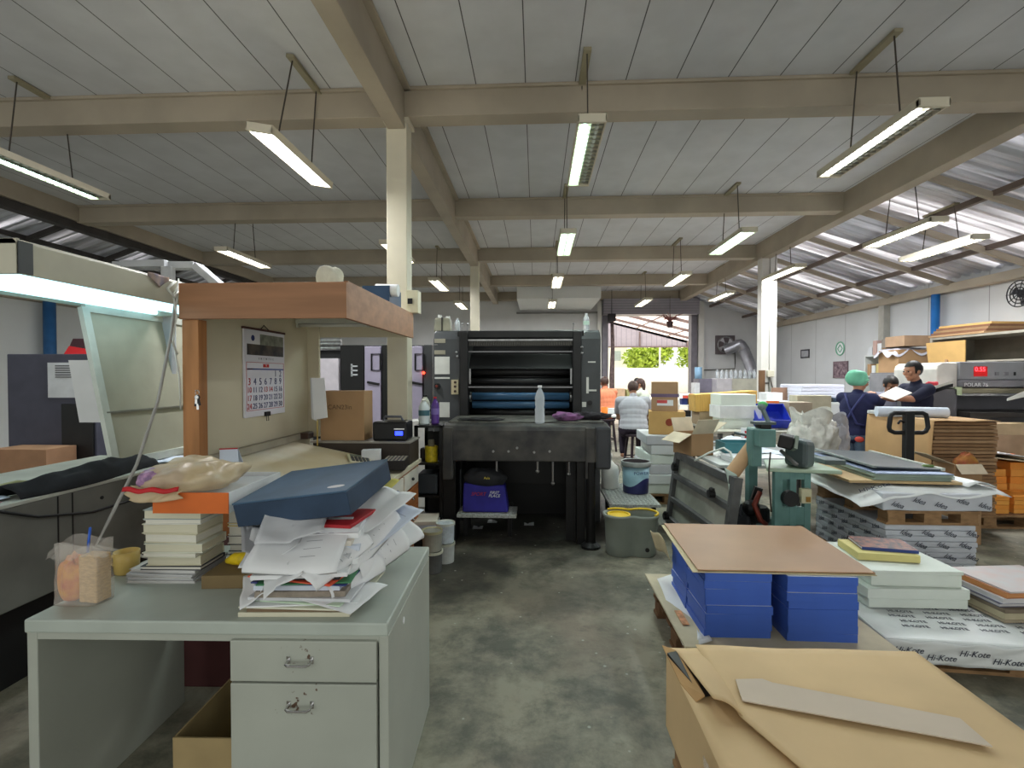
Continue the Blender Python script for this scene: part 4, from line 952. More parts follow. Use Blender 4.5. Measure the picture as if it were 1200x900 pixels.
# ================================================================= offset press in the middle
m_pblk = M('press_black', (34,33,34), .5, var=.25, scale=5, col2=(22,22,23)); m_pgrey = M('press_grey', (66,68,70), .5, var=.14, scale=4)
m_pdeck = M('press_deck', (62,62,60), .55, var=.35, scale=9, col2=(108,106,98)); m_pface = M('press_face', (50,50,51), .5, var=.4, scale=7, col2=(78,76,72), bump=.15, bscale=18)
m_steel = M('worn_steel', (150,150,150), .35, metal=.8, var=.2, scale=20); m_oil = M('oily_black', (14,14,15), .4, var=.2)
m_blurol = M('blue_roller', (58,92,124), .35, var=.25, scale=6, stretch=(.4,4,4)); m_plate = M('white_plate', (206,206,200), .5)
pb = at(616, 640, Z=0)
press = thing('printing_press', 'big black offset printing press in the centre of the workshop', 'printing press', (pb.x, pb.y, 0))
YD, YT = 4.45, 5.22      # delivery front, tower front
def xd(px, y): return at(px, 440, Y=y).x
def zd(py, y, px=616): return at(px, py, Y=y).z
xl, xr = xd(519, YD), xd(714, YD); zt, zb_ = zd(497, YD), zd(541, YD)
# delivery table hood with rounded front edge
pts = [(YD,zb_),(YD,zt-.06),(YD+.02,zt-.02),(YD+.07,zt),(YT+.1,zt+.01),(YT+.1,zb_),]
o = MB().extr(pts, 0, xl, xr).build('delivery_hood', m_pface, press, bev=.01)
MB().box(xl+.03,YD+.09,zt,xr-.03,YT+.05,zt+.014).build('delivery_deck', m_pdeck, press, bev=.004)
MB().box(xl-.004,YD-.015,zd(563,YD),xd(531,YD),YD+.5,zt-.03).build('side_apron', m_pface, press, bev=.015)
MB().box(xd(686,YD),YD-.012,zd(561,YD),xd(698,YD),YD+.3,zt-.03).build('side_apron', m_pface, press, bev=.012)
MB().box(xd(698,YD),YD-.008,zd(550,YD),xr+.02,YD+.75,zt-.02).build('end_cover', M('press_endcover', (60,62,66), .5, var=.1), press, bev=.025)
mb = MB()
for px, py in ((578,529),(596,529),(606,525),(626,530),(644,529)): p = at(px,py,Y=YD-.004); mb.cyl((p.x,YD+.01,p.z),(p.x,YD-.02,p.z),.012,.010,10)
mb.build('latch_knobs', m_steel, press)
for px, z0 in ((582,555),(630,552),(648,566),(667,555)):
    mb = MB(); x = xd(px, YD+.1); mb.cyl((x,YD+.1,zb_),(x,YD+.1,zd(z0,YD+.1)),.010,n=8); mb.ball((x,YD+.1,zd(z0,YD+.1)),.018,8,6)
    mb.build('hanging_rod', m_steel, press)
# legs under the delivery
for px0, px1, lab in ((519,534,'l'),(676,686,'r')):
    MB().box(xd(px0,YD+.1),YD+.08,.0,xd(px1,YD+.1),YD+.34,zb_).build('leg', m_oil, press, bev=.004)
MB().cyl((xd(693,YD),YD+.02,0),(xd(693,YD),YD+.02,zb_),.045,n=14).build('lift_spindle', m_oil, press)
MB().lathe([(.09,0),(.09,.02),(.05,.05),(.05,.06),(0,.06)], 16, (xd(693,YD),YD+.02,0), cap=False).build('spindle_foot', m_pblk, press)
MB().box(xd(664,YD+.15),YD+.2,0.0,xd(676,YD+.15),YD+.26,zb_).build('chain_guard', m_pblk, press)
# base body behind
tl_, tr_ = xd(508, YT), xd(704, YT); zT = zd(386, YT)
MB().box(tl_+.05,YT+.3,.0,tr_-.05,7.2,.9).build('base', m_oil, press)
MB().box(xl+.2,YT+.05,.40,xr-.2,YT+.3,zb_).build('pile_board', m_oil, press)
# side frames
sfl = [(YT,.0),(YT,zT-.10),(YT+.05,zT-.03),(YT+.12,zT),(YT+1.5,zT),(YT+1.7,zT-.3),(YT+1.7,0)]
fl_l = MB().extr(sfl, 0, tl_, xd(541,YT)).build('side_frame', m_pgrey, press, bev=.012)
fl_r = MB().extr(sfl, 0, xd(679,YT), tr_).build('side_frame', m_pgrey, press, bev=.012)
xi0, xi1 = xd(541,YT), xd(679,YT)
# inner black cheek plates
MB().box(xi0-.02,YT-.03,zd(488,YT),xi0+.07,YT+.5,zT-.02).build('cheek', m_pblk, press, bev=.01)
MB().box(xi1-.07,YT-.03,zd(488,YT),xi1+.02,YT+.5,zT-.02).build('cheek', m_pblk, press, bev=.01)
MB().box(xi0,YT+.45,zt,xi1,YT+1.5,zT-.05).build('inner_body', m_oil, press)
def roller(py, r, m, dy=.2, nm='roller', e=.06):
    z = zd(py, YT+dy); MB().cyl((xi0+e,YT+dy,z),(xi1-e,YT+dy,z),r,n=20).build(nm, m, press, smooth=True)
MB().box(xi0-.05,YT+.02,zd(396,YT),xi1+.05,YT+.25,zd(387,YT)).build('top_guard', m_pblk, press, bev=.012)
MB().box(xi0+.02,YT-.005,zd(399.3,YT),xi1-.02,YT+.02,zd(397.4,YT)).build('top_strip', m_steel, press)
mb = MB(); mb.box(xi0+.04,YT+.04,zd(405,YT),xi1-.04,YT+.06,zd(399.5,YT))
n_ = 46
for i in range(n_):
    x = xi0+.06+(xi1-xi0-.12)*i/(n_-1); mb.box(x-.006,YT+.01,zd(404,YT),x+.006,YT+.04,zd(400,YT))
mb.build('gripper_comb', M('comb_grey', (84,82,78), .45, metal=.4), press)
MB().box(xi0,YT+.02,zd(412.6,YT),xi1,YT+.04,zd(411.2,YT)).build('guard_rail', M('rail_steel', (104,104,106), .3, metal=.8), press)
pl = MB().hexa([(xi0+.06,YT+.06,zd(432,YT)),(xi1-.06,YT+.06,zd(432,YT)),(xi1-.06,YT+.10,zd(432,YT)),(xi0+.06,YT+.10,zd(432,YT)),(xi0+.06,YT+.22,zd(414,YT)),(xi1-.06,YT+.22,zd(414,YT)),(xi1-.06,YT+.26,zd(414,YT)),(xi0+.06,YT+.26,zd(414,YT))]).build('sloping_guard', m_pblk, press, bev=.004)
roller(436, .035, m_pblk, .12); roller(441.5, .03, m_oil, .2); roller(447, .035, m_pblk, .12)
MB().box(xi0+.03,YT+.0,zd(454.5,YT),xi1-.03,YT+.03,zd(452.8,YT)).build('guard_rail', MATS['rail_steel'], press)
roller(464.5, .042, m_blurol, .12, 'blue_roller', .10); roller(474.5, .040, m_blurol, .12, 'blue_roller', .10)
roller(484, .05, m_oil, .15)
for e in (.10,):
    for x in (xi0+.085, xi1-.085):
        MB().cyl((x-.008,YT+.10,zd(466,YT)),(x+.008,YT+.10,zd(466,YT)),.055,n=16).build('roller_collar', m_steel, press)
        MB().box(x-.008,YT+.02,zd(450,YT),x+.008,YT+.06,zd(432,YT)).build('bracket', m_steel, press)
mb = MB()
for px, py in ((535,413),(536,418),(682,407),(682,414)): p = at(px,py,Y=YT-.03); mb.ball(p, .016, 8, 6)
for px in (541,547,671): x = xd(px,YT+.1); mb.cyl((x,YT+.1,zT-.04),(x+.01,YT+.1,zT+.07),.006,n=6); mb.ball((x+.01,YT+.1,zT+.07),.013,8,6)
mb.build('adjusting_pins', m_steel, press)
# plates and controls on the left frame
def plate(px0,py0,px1,py1,m,nm,par,lab=None,dy=-.004):
    a = at(px0,py1,Y=YT); b = at(px1,py0,Y=YT); return MB().box(a.x,YT+dy,a.z,b.x,YT+.002,b.z).build(nm, m, par, label=lab, bev=.001)
plate(509,397,522,402,M('brass_plate', (150,146,130), .4, metal=.3),'name_plate',fl_l); plate(509,410.5,522,415.5,MATS['brass_plate'],'name_plate',fl_l)
plate(509.5,418,527,438.5,m_plate,'notice',fl_l,'white notice'); plate(509.5,442,527,444,m_plate,'notice_strip',fl_l)
plate(515,471.5,527,489,m_plate,'paper_note',fl_l,'white paper note')
p = at(512.5,452.5,Y=YT); MB().cyl((p.x,YT+.002,p.z),(p.x,YT-.035,p.z),.034,.030,18).build('dial', m_black, fl_l); MB().cyl((p.x,YT-.034,p.z),(p.x,YT-.05,p.z),.016,.012,12).build('dial_button', M('dial_red', (120,50,40), .4), fl_l)
sp_ = plate(529.5,445,537.5,462,M('switch_plate', (196,184,150), .5),'switch_plate',fl_l,None,-.036)
for py in (448,453,458.5): p = at(533.5,py,Y=YT-.035); MB().cyl((p.x,YT-.034,p.z),(p.x,YT-.05,p.z),.014,n=10).build('button', M('dark_buttons', (60,40,34), .4), sp_)
plate(689,423.5,698,425,m_plate,'name_plate',fl_r); plate(690,456.5,699,458.5,m_plate,'name_plate',fl_r)
plate(687,442,690,461,m_plate,'scale_strip',fl_r); plate(682,471,687,477,m_plate,'label',fl_r)
p = at(691,472,Y=YT); MB().cyl((p.x,YT,p.z),(p.x,YT-.02,p.z),.026,n=16).build('cap', m_pblk, fl_r)
plate(509,403.5,513,404.5,m_steel,'tiny_strip',fl_l)
# steps of tread plate
m_tread = M('tread_plate', (186,190,186), .4, metal=.35, var=.3, scale=60)
def tread(label, px0, px1, py_f, Z, depth, feet):
    f0 = at(px0,py_f,Z=Z); f1 = at(px1,py_f,Z=Z); y0 = f0.y; x0, x1 = f0.x, f1.x
    t = thing('step', label, 'step', ((x0+x1)/2,y0+depth/2,0), 0)
    mb = MB(); mb.box(x0,y0,Z-.035,x1,y0+depth,Z-.006)
    mb.build('step_plate', m_tread, t, bev=.003)
    mb = MB()
    i = 0; y = y0+.02
    while y < y0+depth-.02:
        x = x0+.02+(i%2)*.02
        while x < x1-.02:
            mb.bar((x-.009,y-.006*(1 if i%2 else -1),Z-.004),(x+.009,y+.006*(1 if i%2 else -1),Z-.004),.005,.005); x += .04
        y += .022; i += 1
    x = x0+.006
    while x < x1-.01: mb.box(x,y0-.004,Z-.032,x+.011,y0,Z-.008); x += .02
    mb.build('tread_pattern', m_tread, t)
    for q in feet: MB().box(q[0]-.02,q[1]-.02,0,q[0]+.02,q[1]+.02,Z-.035).build('leg', m_pblk, t)
    return t, x0, x1, y0
T1, a0, a1, ay = tread('small tread-plate step under the press, carrying the blue bag', 535, 605, 602, .30, .30, [(xd(545,4.7),4.75),(xd(597,4.7),4.75),(xd(545,4.7),4.98),(xd(597,4.7),4.98)])
T2, b0_, b1_, by_ = tread('wide tread-plate step at the right side of the press', 714, 774, 590, .30, .95, [(at(722,590,Z=.3).x,4.95),(at(768,590,Z=.3).x,4.95),(at(722,590,Z=.3).x+.02,5.6),(at(768,590,Z=.3).x,5.6)])
# blue bag under the press
bag = thing('cooler_bag', 'blue and black cooler bag standing on the tread-plate step under the press', 'bag', (at(569,598,Z=.3).x, ay+.15, .30))
m_bagb = M('bag_blue', (44,40,140), .6, var=.15, scale=8); m_bagk = M('bag_black', (38,40,44), .7, var=.25, scale=12)
MB().hexa([(-.205,-.10,0),(.215,-.10,0),(.215,.10,0),(-.205,.10,0),(-.20,-.07,.26),(.18,-.07,.24),(.18,.09,.24),(-.20,.09,.26)]).build('body', m_bagb, bag, local=True, bev=.015)
lump(-.01,0,.22,.20,.095,.16,8,.16,2.4).build('top_flap', m_bagk, bag, local=True, smooth=True)
text('SPORT', .045, M('bag_red', (170,40,50), .5), bag, (-.06,-.090,.165), (PI/2-.1,0,0), shear=.3)
text('FIRST\nPLACE', .036, m_paper, bag, (.085,-.090,.165), (PI/2-.1,0,0), shear=.3, sp=.8)
text('Asia', .032, M('bag_yellow', (210,190,60), .5), bag, (.02,-.102,.315), (PI/2-.5,0,0))
# objects on the press
def bottle(label, loc, r, h, m, mcap, name='water_bottle', neck=.35, mlabel=None, cat='bottle', capcol=None):
    t = thing(name, label, cat, loc)
    pr_ = [(r*.82,0),(r,.012)]
    k = 9
    for i in range(k): zz = .02+(h*.66-.02)*i/(k-1); pr_.append((r*(1-.05*(i%2)-(.10 if i == 5 else 0)), zz))
    pr_ += [(r*.85,h*.76),(r*.55,h*.86),(r*neck,h*.91),(r*neck,h*.945)]
    MB().lathe(pr_, 20).build('bottle_body', m, t, local=True, smooth=True)
    MB().lathe([(r*neck*1.2,h*.94),(r*neck*1.2,h),(0,h)], 16, cap=False).build('cap', mcap, t, local=True)
    if mlabel: MB().lathe([(r*1.01,h*.36),(r*1.01,h*.58)], 20, cap=False).build('label', mlabel, t, local=True, smooth=True)
    return t
m_pet = M('clear_pet', (240,247,252), .06, var=0, trans=.45, alpha=.62, ior=1.3, bump=.3, bscale=30)
w0 = at(632.5,496,Z=zt+.016)
bottle('clear plastic water bottle standing on the black press deck', (w0.x,w0.y,zt+.015), .044, .335, m_pet, m_paper)
w1 = at(687,384,Y=YT+.3)
bottle('clear water bottle standing on top of the right press frame', (w1.x,YT+.3,zT+.001), .034, .20, m_pet, m_paper, mlabel=M('pale_green_label', (190,214,200), .5))
c0 = at(665,493,Z=zt+.02)
pc_ = lump(c0.x,c0.y+.06,zt+.014,.13,.07,.07,3,.35,2.2,40,16,5).build('cloth', M('mauve_cloth', (150,100,150), .9, var=.4, scale=9, col2=(66,52,70)), smooth=True); tag(pc_, 'mauve cloth crumpled on the press deck right of the water bottle', 'cloth')
c0 = at(698,492,Z=zt+.02)
pc_ = lump(c0.x-.02,c0.y+.10,zt+.014,.17,.08,.065,6,.35,2.2,40,16,5).build('cloth', M('black_rag', (40,38,42), .9, var=.3, scale=9), smooth=True); tag(pc_, 'black rag crumpled at the right end of the press deck', 'cloth')
c0 = at(562,493,Z=zt+.02)
pc_ = lump(c0.x,c0.y+.10,zt+.014,.20,.10,.022,9,.3,2.2,40,12,5).build('cloth', M('charcoal_rag', (44,44,46), .9, var=.2), smooth=True); tag(pc_, 'flat charcoal rag at the left of the press deck', 'cloth')
k0 = at(519.5,384,Y=YT+.35)
can = thing('oil_can', 'grey-beige oil canister on top of the left press frame', 'canister', (k0.x,YT+.35,zT))
MB().hexa([(-.10,-.08,0),(.10,-.08,0),(.10,.08,0),(-.10,.08,0),(-.085,-.07,.16),(.085,-.07,.16),(.085,.07,.16),(-.085,.07,.16)]).build('body', M('canister_beige', (132,130,112), .5, var=.2), can, local=True, bev=.02)
MB().box(-.006,-.083,.0,.006,.075,.165).build('strap', m_pblk, can, local=True)
mb = MB(); mb.cyl((-.04,0,.155),(-.04,0,.20),.02,n=10); mb.cyl((.05,.02,.155),(.05,.02,.185),.025,n=10); mb.build('caps', m_plate, can, local=True)
gl = bottle('clear bottle beside the oil canister on the left press frame', (k0.x+.15,YT+.42,zT+.001), .03, .17, m_pet, m_paper, name='bottle')
# ink trolley left of press with bottles
tx0, tx1 = xd(486,4.55), xd(519,4.55)
tr = thing('ink_trolley', 'black ink trolley with shelves at the left end of the press', 'trolley', ((tx0+tx1)/2,4.7,0))
zs_ = zd(499,4.55)
for x in (tx0,tx1-.03):
    for y in (4.52,4.95): MB().box(x,y,0,x+.03,y+.03,zs_).build('post', m_oil, tr)
for z_ in (zs_-.02,.72,.42,.15): MB().box(tx0,4.52,z_,tx1,4.98,z_+.02).build('shelf', m_oil, tr, bev=.003)
MB().box(tx0+.0,4.95,.1,tx1,4.975,zs_-.1).build('back_panel', m_pblk, tr)
b1 = at(497,500,Y=4.62); wbot = bottle('white detergent bottle with dark label on the ink trolley', (b1.x,4.62,zs_+.001), .052, .235, M('white_hdpe', (214,222,224), .4), m_plate, name='detergent_bottle', mlabel=M('teal_label', (70,110,120), .5))
b1 = at(510,500,Y=4.66); bottle('purple bottle with red cap on the ink trolley', (b1.x,4.66,zs_+.001), .038, .26, M('purple_liquid', (92,60,140), .3), M('red_cap', (190,40,50), .4), name='detergent_bottle', mlabel=M('violet_label', (130,110,180), .5))
b1 = at(486,500,Y=4.8); bottle('pale squat bottle behind the white detergent bottle', (b1.x+.10,4.82,zs_+.001), .05, .27, M('ivory_hdpe', (206,206,190), .4), m_black, name='detergent_bottle')
yc_ = at(505,524,Y=4.60)
yk = thing('ink_can', 'yellow-sided ink can on the second shelf of the trolley', 'can', (yc_.x,4.62,.741))
MB().lathe([(.058,0),(.06,.004),(.06,.14),(.057,.145),(0,.145)], 22, cap=False).build('can_body', M('ink_yellow', (214,190,40), .45, var=.2, scale=30), yk, local=True, smooth=False)
MB().lathe([(.03,.145),(.032,.19),(.026,.205),(0,.205)], 16, cap=False).build('can_top', M('ink_top', (120,116,96), .5), yk, local=True)
dbx = closed_box('jerrycan', 'dark square jerrycan on the third shelf of the trolley', ((tx0+tx1)/2-.02,4.68,.441), .2, .26, .19, M('dark_can', (54,60,66), .45), bev=.02)
dj = closed_box('grease_tin', 'dim brown grease tin beside the yellow can on the trolley', (tx0+.07,4.7,.741), .10,.10,.12, M('grease_tin', (58,52,48), .45), bev=.02)
pp = at(500,612,Y=4.4)
for i in range(4):
    pst = MB().box(-.11,-.13,0,.11,.13,.035).build('paper_stack', m_pap[i%4], bev=.004); pst.location = (pp.x,4.36,.0+.14+.036*i); pst.rotation_euler = (0,0,.06*(i-1)); tag(pst, ['grubby white paper ream lowest on the crate left of the press','grubby white ream second on the crate left of the press','grubby ream third on the crate left of the press','grubby ream topmost on the crate left of the press'][i], 'papers', 'grubby reams by the press')
closed_box('crate', 'low black crate under the grubby reams left of the press', (pp.x,4.36,0), .26,.28,.138, m_pblk)
def pail(label, loc, r, h, m, ml, name='paint_can', open_=False, group=None):
    t = thing(name, label, 'can', loc, 0, group)
    MB().lathe([(r*.93,0),(r*.95,.004),(r,h*.94),(r*1.06,h*.945),(r*1.06,h)]+([(r*.98,h),(r*.9,.02),(0,.02)] if open_ else []), 26, cap=not open_).build('can_body', m, t, local=True)
    if not open_: MB().lathe([(r*1.07,h-.012),(r*1.07,h+.008),(r*.95,h+.006),(r*.9,h-.001),(0,h-.001)], 26, cap=False).build('lid', ml, t, local=True)
    return t
m_wcan = M('white_can', (200,204,200), .45, var=.12, scale=12); m_lid = M('pale_lid', (206,208,190), .45)
p0 = at(520,662,Z=0); pail('lower white paint can on the floor left of the press, under another can', (p0.x,p0.y+.08,0), .075, .155, m_wcan, m_lid)
pail('upper white paint can with clean lid, stacked left of the press', (p0.x,p0.y+.08,.166), .075, .155, M('white_can_blue', (196,206,214), .45, var=.2, scale=14), M('clean_lid', (216,220,214), .4))
p1 = at(505,672,Z=0); pail('lower dull paint can beside the desk corner, left of the white cans', (p1.x,p1.y+.05,0), .08, .16, M('dull_can', (96,98,96), .5, var=.2), m_lid)
pail('upper dull paint can with yellowish lid beside the desk corner', (p1.x,p1.y+.05,.171), .078, .15, M('drab_can', (150,150,140), .5, var=.2), M('dirty_lid', (178,174,140), .5))
# right of press: jug, bucket, mop bucket
j0 = at(716,573,Z=.3)
jg = thing('jug', 'white plastic jug standing on the right step of the press', 'jug', (j0.x,j0.y+.08,.30))
MB().lathe([(.09,0),(.098,.01),(.098,.20),(.085,.24),(.05,.27),(.022,.30),(.022,.345),(.027,.345),(.027,.375),(0,.375)], 24, cap=False).build('jug_body', M('jug_white', (206,204,198), .45, var=.08), jg, local=True, smooth=True)
MB().tube([(.06,0,.26),(.10,0,.26),(.115,0,.20),(.09,0,.14)], .011, 8).build('handle', M('jug_pink', (206,190,184), .5), jg, local=True, smooth=True)
q0 = at(748,580,Z=.3)
bk_ = thing('paint_bucket', 'blue paint bucket without lid on the right step of the press', 'bucket', (q0.x,q0.y+.14,.30))
def bucketmat():
    m = M('bucket_print', (150,186,200), .4, var=.1, scale=9)
    nt = m.node_tree; n = nt.nodes; l = nt.links; b = n['Principled BSDF']; src = b.inputs['Base Color'].links[0].from_socket
    tc = n.new('ShaderNodeTexCoord'); sp = n.new('ShaderNodeSeparateXYZ'); l.new(tc.outputs['Object'], sp.inputs[0])
    sn = n.new('ShaderNodeMath'); sn.operation = 'SINE'; mu = n.new('ShaderNodeMath'); mu.operation = 'MULTIPLY'; mu.inputs[1].default_value = 17; l.new(sp.outputs[0], mu.inputs[0]); l.new(mu.outputs[0], sn.inputs[0])
    ma = n.new('ShaderNodeMath'); ma.operation = 'MULTIPLY_ADD'; ma.inputs[1].default_value = .045; ma.inputs[2].default_value = .12; l.new(sn.outputs[0], ma.inputs[0])
    lt = n.new('ShaderNodeMath'); lt.operation = 'LESS_THAN'; l.new(sp.outputs[2], lt.inputs[0]); l.new(ma.outputs[0], lt.inputs[1])
    mx = n.new('ShaderNodeMix'); mx.data_type = 'RGBA'; mx.inputs[7].default_value = lin((46,48,96)); l.new(lt.outputs[0], mx.inputs[0]); l.new(src, mx.inputs[6]); l.new(mx.outputs[2], b.inputs['Base Color'])
    return m
MB().lathe([(.128,0),(.132,.006),(.142,.30),(.138,.30),(.128,.02),(0,.02)], 32, cap=False).build('bucket_body', bucketmat(), bk_, local=True, smooth=True)
MB().lathe([(.143,.285),(.156,.285),(.158,.30),(.156,.335),(.150,.338),(.142,.33),(.14,.29)], 32, cap=False).build('rim', M('rim_grey', (150,154,152), .5, var=.15, scale=14), bk_, local=True, smooth=True)
MB().lathe([(.145,.331),(0,.331)], 32, cap=False).build('dark_disc', M('bucket_inside_dark', (36,30,32), 1.0, spec=.05), bk_, local=True)  # dark disc just under the rim fills the open top
text('POWER', .045, m_navyink, bk_, (.03,-.1425,.225), (PI/2,0,.1))
r0 = at(743,655,Z=0)
mp = thing('mop_bucket', 'grey twin-chamber mop bucket with yellow wringer on the floor right of the press', 'bucket', (r0.x,r0.y+.14,0))
m_mop = M('mop_grey', (134,142,134), .5, var=.06)
def eight(u, k, z):
    t = 2*PI*u
    # two round chambers joined: union outline of two circles with a waist
    c, s_ = math.cos(t), math.sin(t)
    R_, o_ = .125, .105
    rr_ = o_*abs(c)+math.sqrt(max(0, R_*R_-(o_*s_)**2))
    rr_ = max(rr_, .092)
    return (c*rr_*k, s_*rr_*k, z)
mb = MB(); prof = [(.90,0),(.92,.006),(.95,.10),(1.0,.322),(1.05,.328),(1.06,.350),(.99,.350),(.96,.31),(.90,.06),(.5,.055)]
vs = [eight(i/48, k, z) for k, z in prof for i in range(48)]
mb.add(vs, [(j*48+i, j*48+(i+1) % 48, (j+1)*48+(i+1) % 48, (j+1)*48+i) for j in range(len(prof)-1) for i in range(48)]+[tuple(range(47,-1,-1)), tuple(range((len(prof)-1)*48, len(prof)*48))])
mb.build('bucket_body', m_mop, mp, local=True, smooth=True)
mb = MB(); mb.lathe([(.10,.30),(.10,.345),(.085,.345),(.08,.333),(0,.333)], 24, (-.105,0,0), 1.0, 1.0, cap=False)
mb.build('wringer_basket', M('mop_yellow', (222,190,50), .5), mp, local=True)
MB().tube([Vector(eight(i/40, 1.0, .357)) for i in range(-3, 18)], .010, 8).build('carry_rim', MATS['mop_yellow'], mp, local=True, smooth=True)
MB().cyl((.115,-.108,.07),(.115,-.125,.07),.018,n=12).build('drain_plug', m_black, mp, local=True)
# scraps of paper on the floor under the press
for i, (px, py) in enumerate(((577,611),(595,606),(560,618),(620,614))):
    p = at(px,py,Z=.004); sc_ = MB().grid(lambda u, v: (p.x+.10*(u-.5), p.y+.10*(v-.5), .004+.006*math.sin(5*u+i)*v), 5, 5, .001).build('paper_scrap', m_paper2); sc_.rotation_euler = (0,0,0)
    tag(sc_, ['pale paper scrap on the dark floor just below the step','pale paper scrap on the floor right below the step edge','small paper scrap on the floor left below the step','small paper scrap on the floor under the press middle'][i], 'paper scrap', 'scraps under the press')
# ---- second press at the left behind the hutch
Y2 = 6.6
p2 = thing('printing_press', 'long dark press with lilac doors seen behind the wooden hutch', 'printing press', (xd(420,Y2),Y2+.6,0))
x0, x1 = xd(362,Y2), xd(506,Y2); z2 = at(490,404,Y=Y2).z
MB().box(x0,Y2+.12,0,x1,Y2+1.6,z2).build('body', m_pblk, p2)
m_lil = M('lilac_door', (176,168,190), .45, var=.05)
for (a, b) in ((427,446),(481,495)):
    d_ = MB().box(xd(a,Y2),Y2,.25,xd(b,Y2),Y2+.12,z2-.02).build('door', m_lil, p2, bev=.012)
    mb = MB(); xm, zz = xd(a+9 if b-a > 15 else a+6,Y2), 1.62
    mb.tube([(xm,Y2-.02,zz),(xm+.12,Y2-.02,zz),(xm+.12,Y2-.02,zz+.22),(xm,Y2-.02,zz+.22)], .012, 6, True); mb.build('window_seal', m_black, d_)
    mb = MB(); mb.bar((xm-.06,Y2-.015,1.46),(xm+.10,Y2-.015,1.43),.03,.03); mb.build('door_handle', m_black, d_)
for (a, b) in ((398,426),(447,456),(496,506)): MB().box(xd(a,Y2),Y2+.02,.1,xd(b,Y2),Y2+.13,z2).build('unit_cover', m_pgrey if b > 500 else m_oil, p2, bev=.008)
mb = MB()
for i in range(3): 
    p = at(411,430+i*5,Y=Y2); mb.box(p.x,Y2+.0,p.z,p.x+.09,Y2+.03,p.z+.02)
p = at(411,429,Y=Y2); mb.box(p.x,Y2,p.z-.14,p.x+.02,Y2+.03,p.z+.03); mb.build('gauge', m_paper2, p2)
mb = MB()
for py in (399,403,408): p = at(372,py,Y=Y2); mb.cyl((x0+.05,Y2+.06,p.z),(xd(398,Y2),Y2+.06,p.z),.03,n=12)
mb.build('ink_rollers', m_steel, p2)
wpz = at(370,463,Y=Y2).z; wpt = at(370,420,Y=Y2).z
MB().box(xd(366,Y2),Y2-.01,wpz,xd(397,Y2),Y2+.12,wpt).build('feed_board', M('feed_white', (214,206,214), .5), p2)
MB().ball((xd(494,Y2)+.03,Y2-.01,at(494,437,Y=Y2).z),.02,10,6).build('indicator_lamp', M('red_lamp', (200,40,30), .4, emit=(255,60,40), es=3), p2)
wbx = at(500,497,Y=5.9)
closed_box('white_carton', 'white carton beside the ink trolley, behind the cream column', (wbx.x-.1,5.9,0), .3,.3,wbx.z+.05, M('pale_carton', (206,206,200), .7))
# ================================================================= right side stacks
m_wood = M('pallet_wood', (150,118,84), .85, var=.2, scale=5, stretch=(3,.5,6)); m_woodd = M('pallet_wood_dark', (110,82,58), .85, var=.2, scale=5)
m_kraft = M('kraft_paper', (208,180,136), .7, var=.07, scale=2.2, bump=.05, bscale=8); m_kraft2 = M('kraft_shade', (176,140,92), .75, var=.08)
m_hard = M('brown_hardboard', (164,126,92), .5, var=.07, scale=2.5); m_bluebk = M('blue_cover', (66,102,194), .45, var=.06, scale=4)
m_wrap = M('white_wrap', (222,226,226), .4, var=.03, scale=3, bump=.25, bscale=9); m_ream = M('mint_white_ream', (222,230,222), .6, var=.03)
m_bk = M('wrap_print', (58,62,78), .6, var=0)
def pallet(label, x0, y0, x1, y1, z0=0.0, h=.12, rz=0, mat=None, name='pallet'):
    mat = mat or m_wood
    t = thing(name, label, 'pallet', ((x0+x1)/2,(y0+y1)/2,z0), rz, 'wooden pallets')
    a, b = (x1-x0)/2, (y1-y0)/2
    n = max(4, int((y1-y0)/.14))
    for i in range(n):
        y = -b+(2*b-.09)*i/(n-1); MB().box(-a,y,h-.02,a,y+.09,h).build('deck_board', mat, t, local=True)
    for i in (-1,0,1):
        for j in (-1,0,1): MB().box(i*(a-.07)-.06,j*(b-.06)-.055,.018,i*(a-.07)+.06,j*(b-.06)+.055,h-.02).build('block', mat, t, local=True)
        MB().box(-a,i*(b-.06)-.05,0,a,i*(b-.06)+.05,.018).build('bottom_board', mat, t, local=True)
    return t
# ---- kraft wrapped pallet, bottom right
K = [at(777,757,Z=.45), at(1060,760,Z=.45)]
kx0, kx1, ky1 = K[0].x, K[1].x+.02, K[0].y; ky0 = .85
pallet('pallet under the big kraft-wrapped sheet stack at the bottom right', kx0+.03, ky0, kx1-.03, ky1-.03)
kp = thing('sheet_stack', 'large stack of sheets wrapped in brown kraft paper at the bottom right corner', 'paper stack', ((kx0+kx1)/2,(ky0+ky1)/2,.121))
MB().box(kx0+.012,ky0,.121,kx1,ky1,.434).build('wrapped_stack', m_kraft, kp, bev=.006)
# top sheets: lower kraft flap on the left with a torn slot, upper big sheet folded over
MB().grid(lambda u, v: (kx0+.0+.42*u, ky0+(ky1-ky0)*v, .446+.006*noise.noise(Vector((u*3,v*4,1)))), 10, 20, .004).build('lower_wrap', m_kraft, kp, smooth=True)
def up(u, v):
    # left edge runs from the back left corner down to the right, like a folded flap
    xl_ = (kx0+.13) if v > .62 else (kx0+.13+.25*(.62-v)/.62*1.1)
    x = xl_+(kx1-xl_)*u
    z_ = .455+.012*math.exp(-u*9)*(1 if v < .66 else .4)+.004*noise.noise(Vector((u*4,v*3,5)))
    if v < .05: z_ += .006
    return (x, ky0+.05+(ky1-ky0-.05)*v, z_)
MB().grid(up, 26, 26, .003).build('upper_wrap', m_kraft, kp, smooth=True)
s0 = [at(782,765,Z=.462), at(792,763,Z=.466), at(834,812,Z=.466), at(822,814,Z=.462)]
MB().add(s0+[p-Vector((0,0,.010)) for p in s0], [(0,1,2,3),(7,6,5,4),(0,4,5,1),(1,5,6,2),(2,6,7,3),(3,7,4,0)]).build('torn_slot', m_oil, kp)
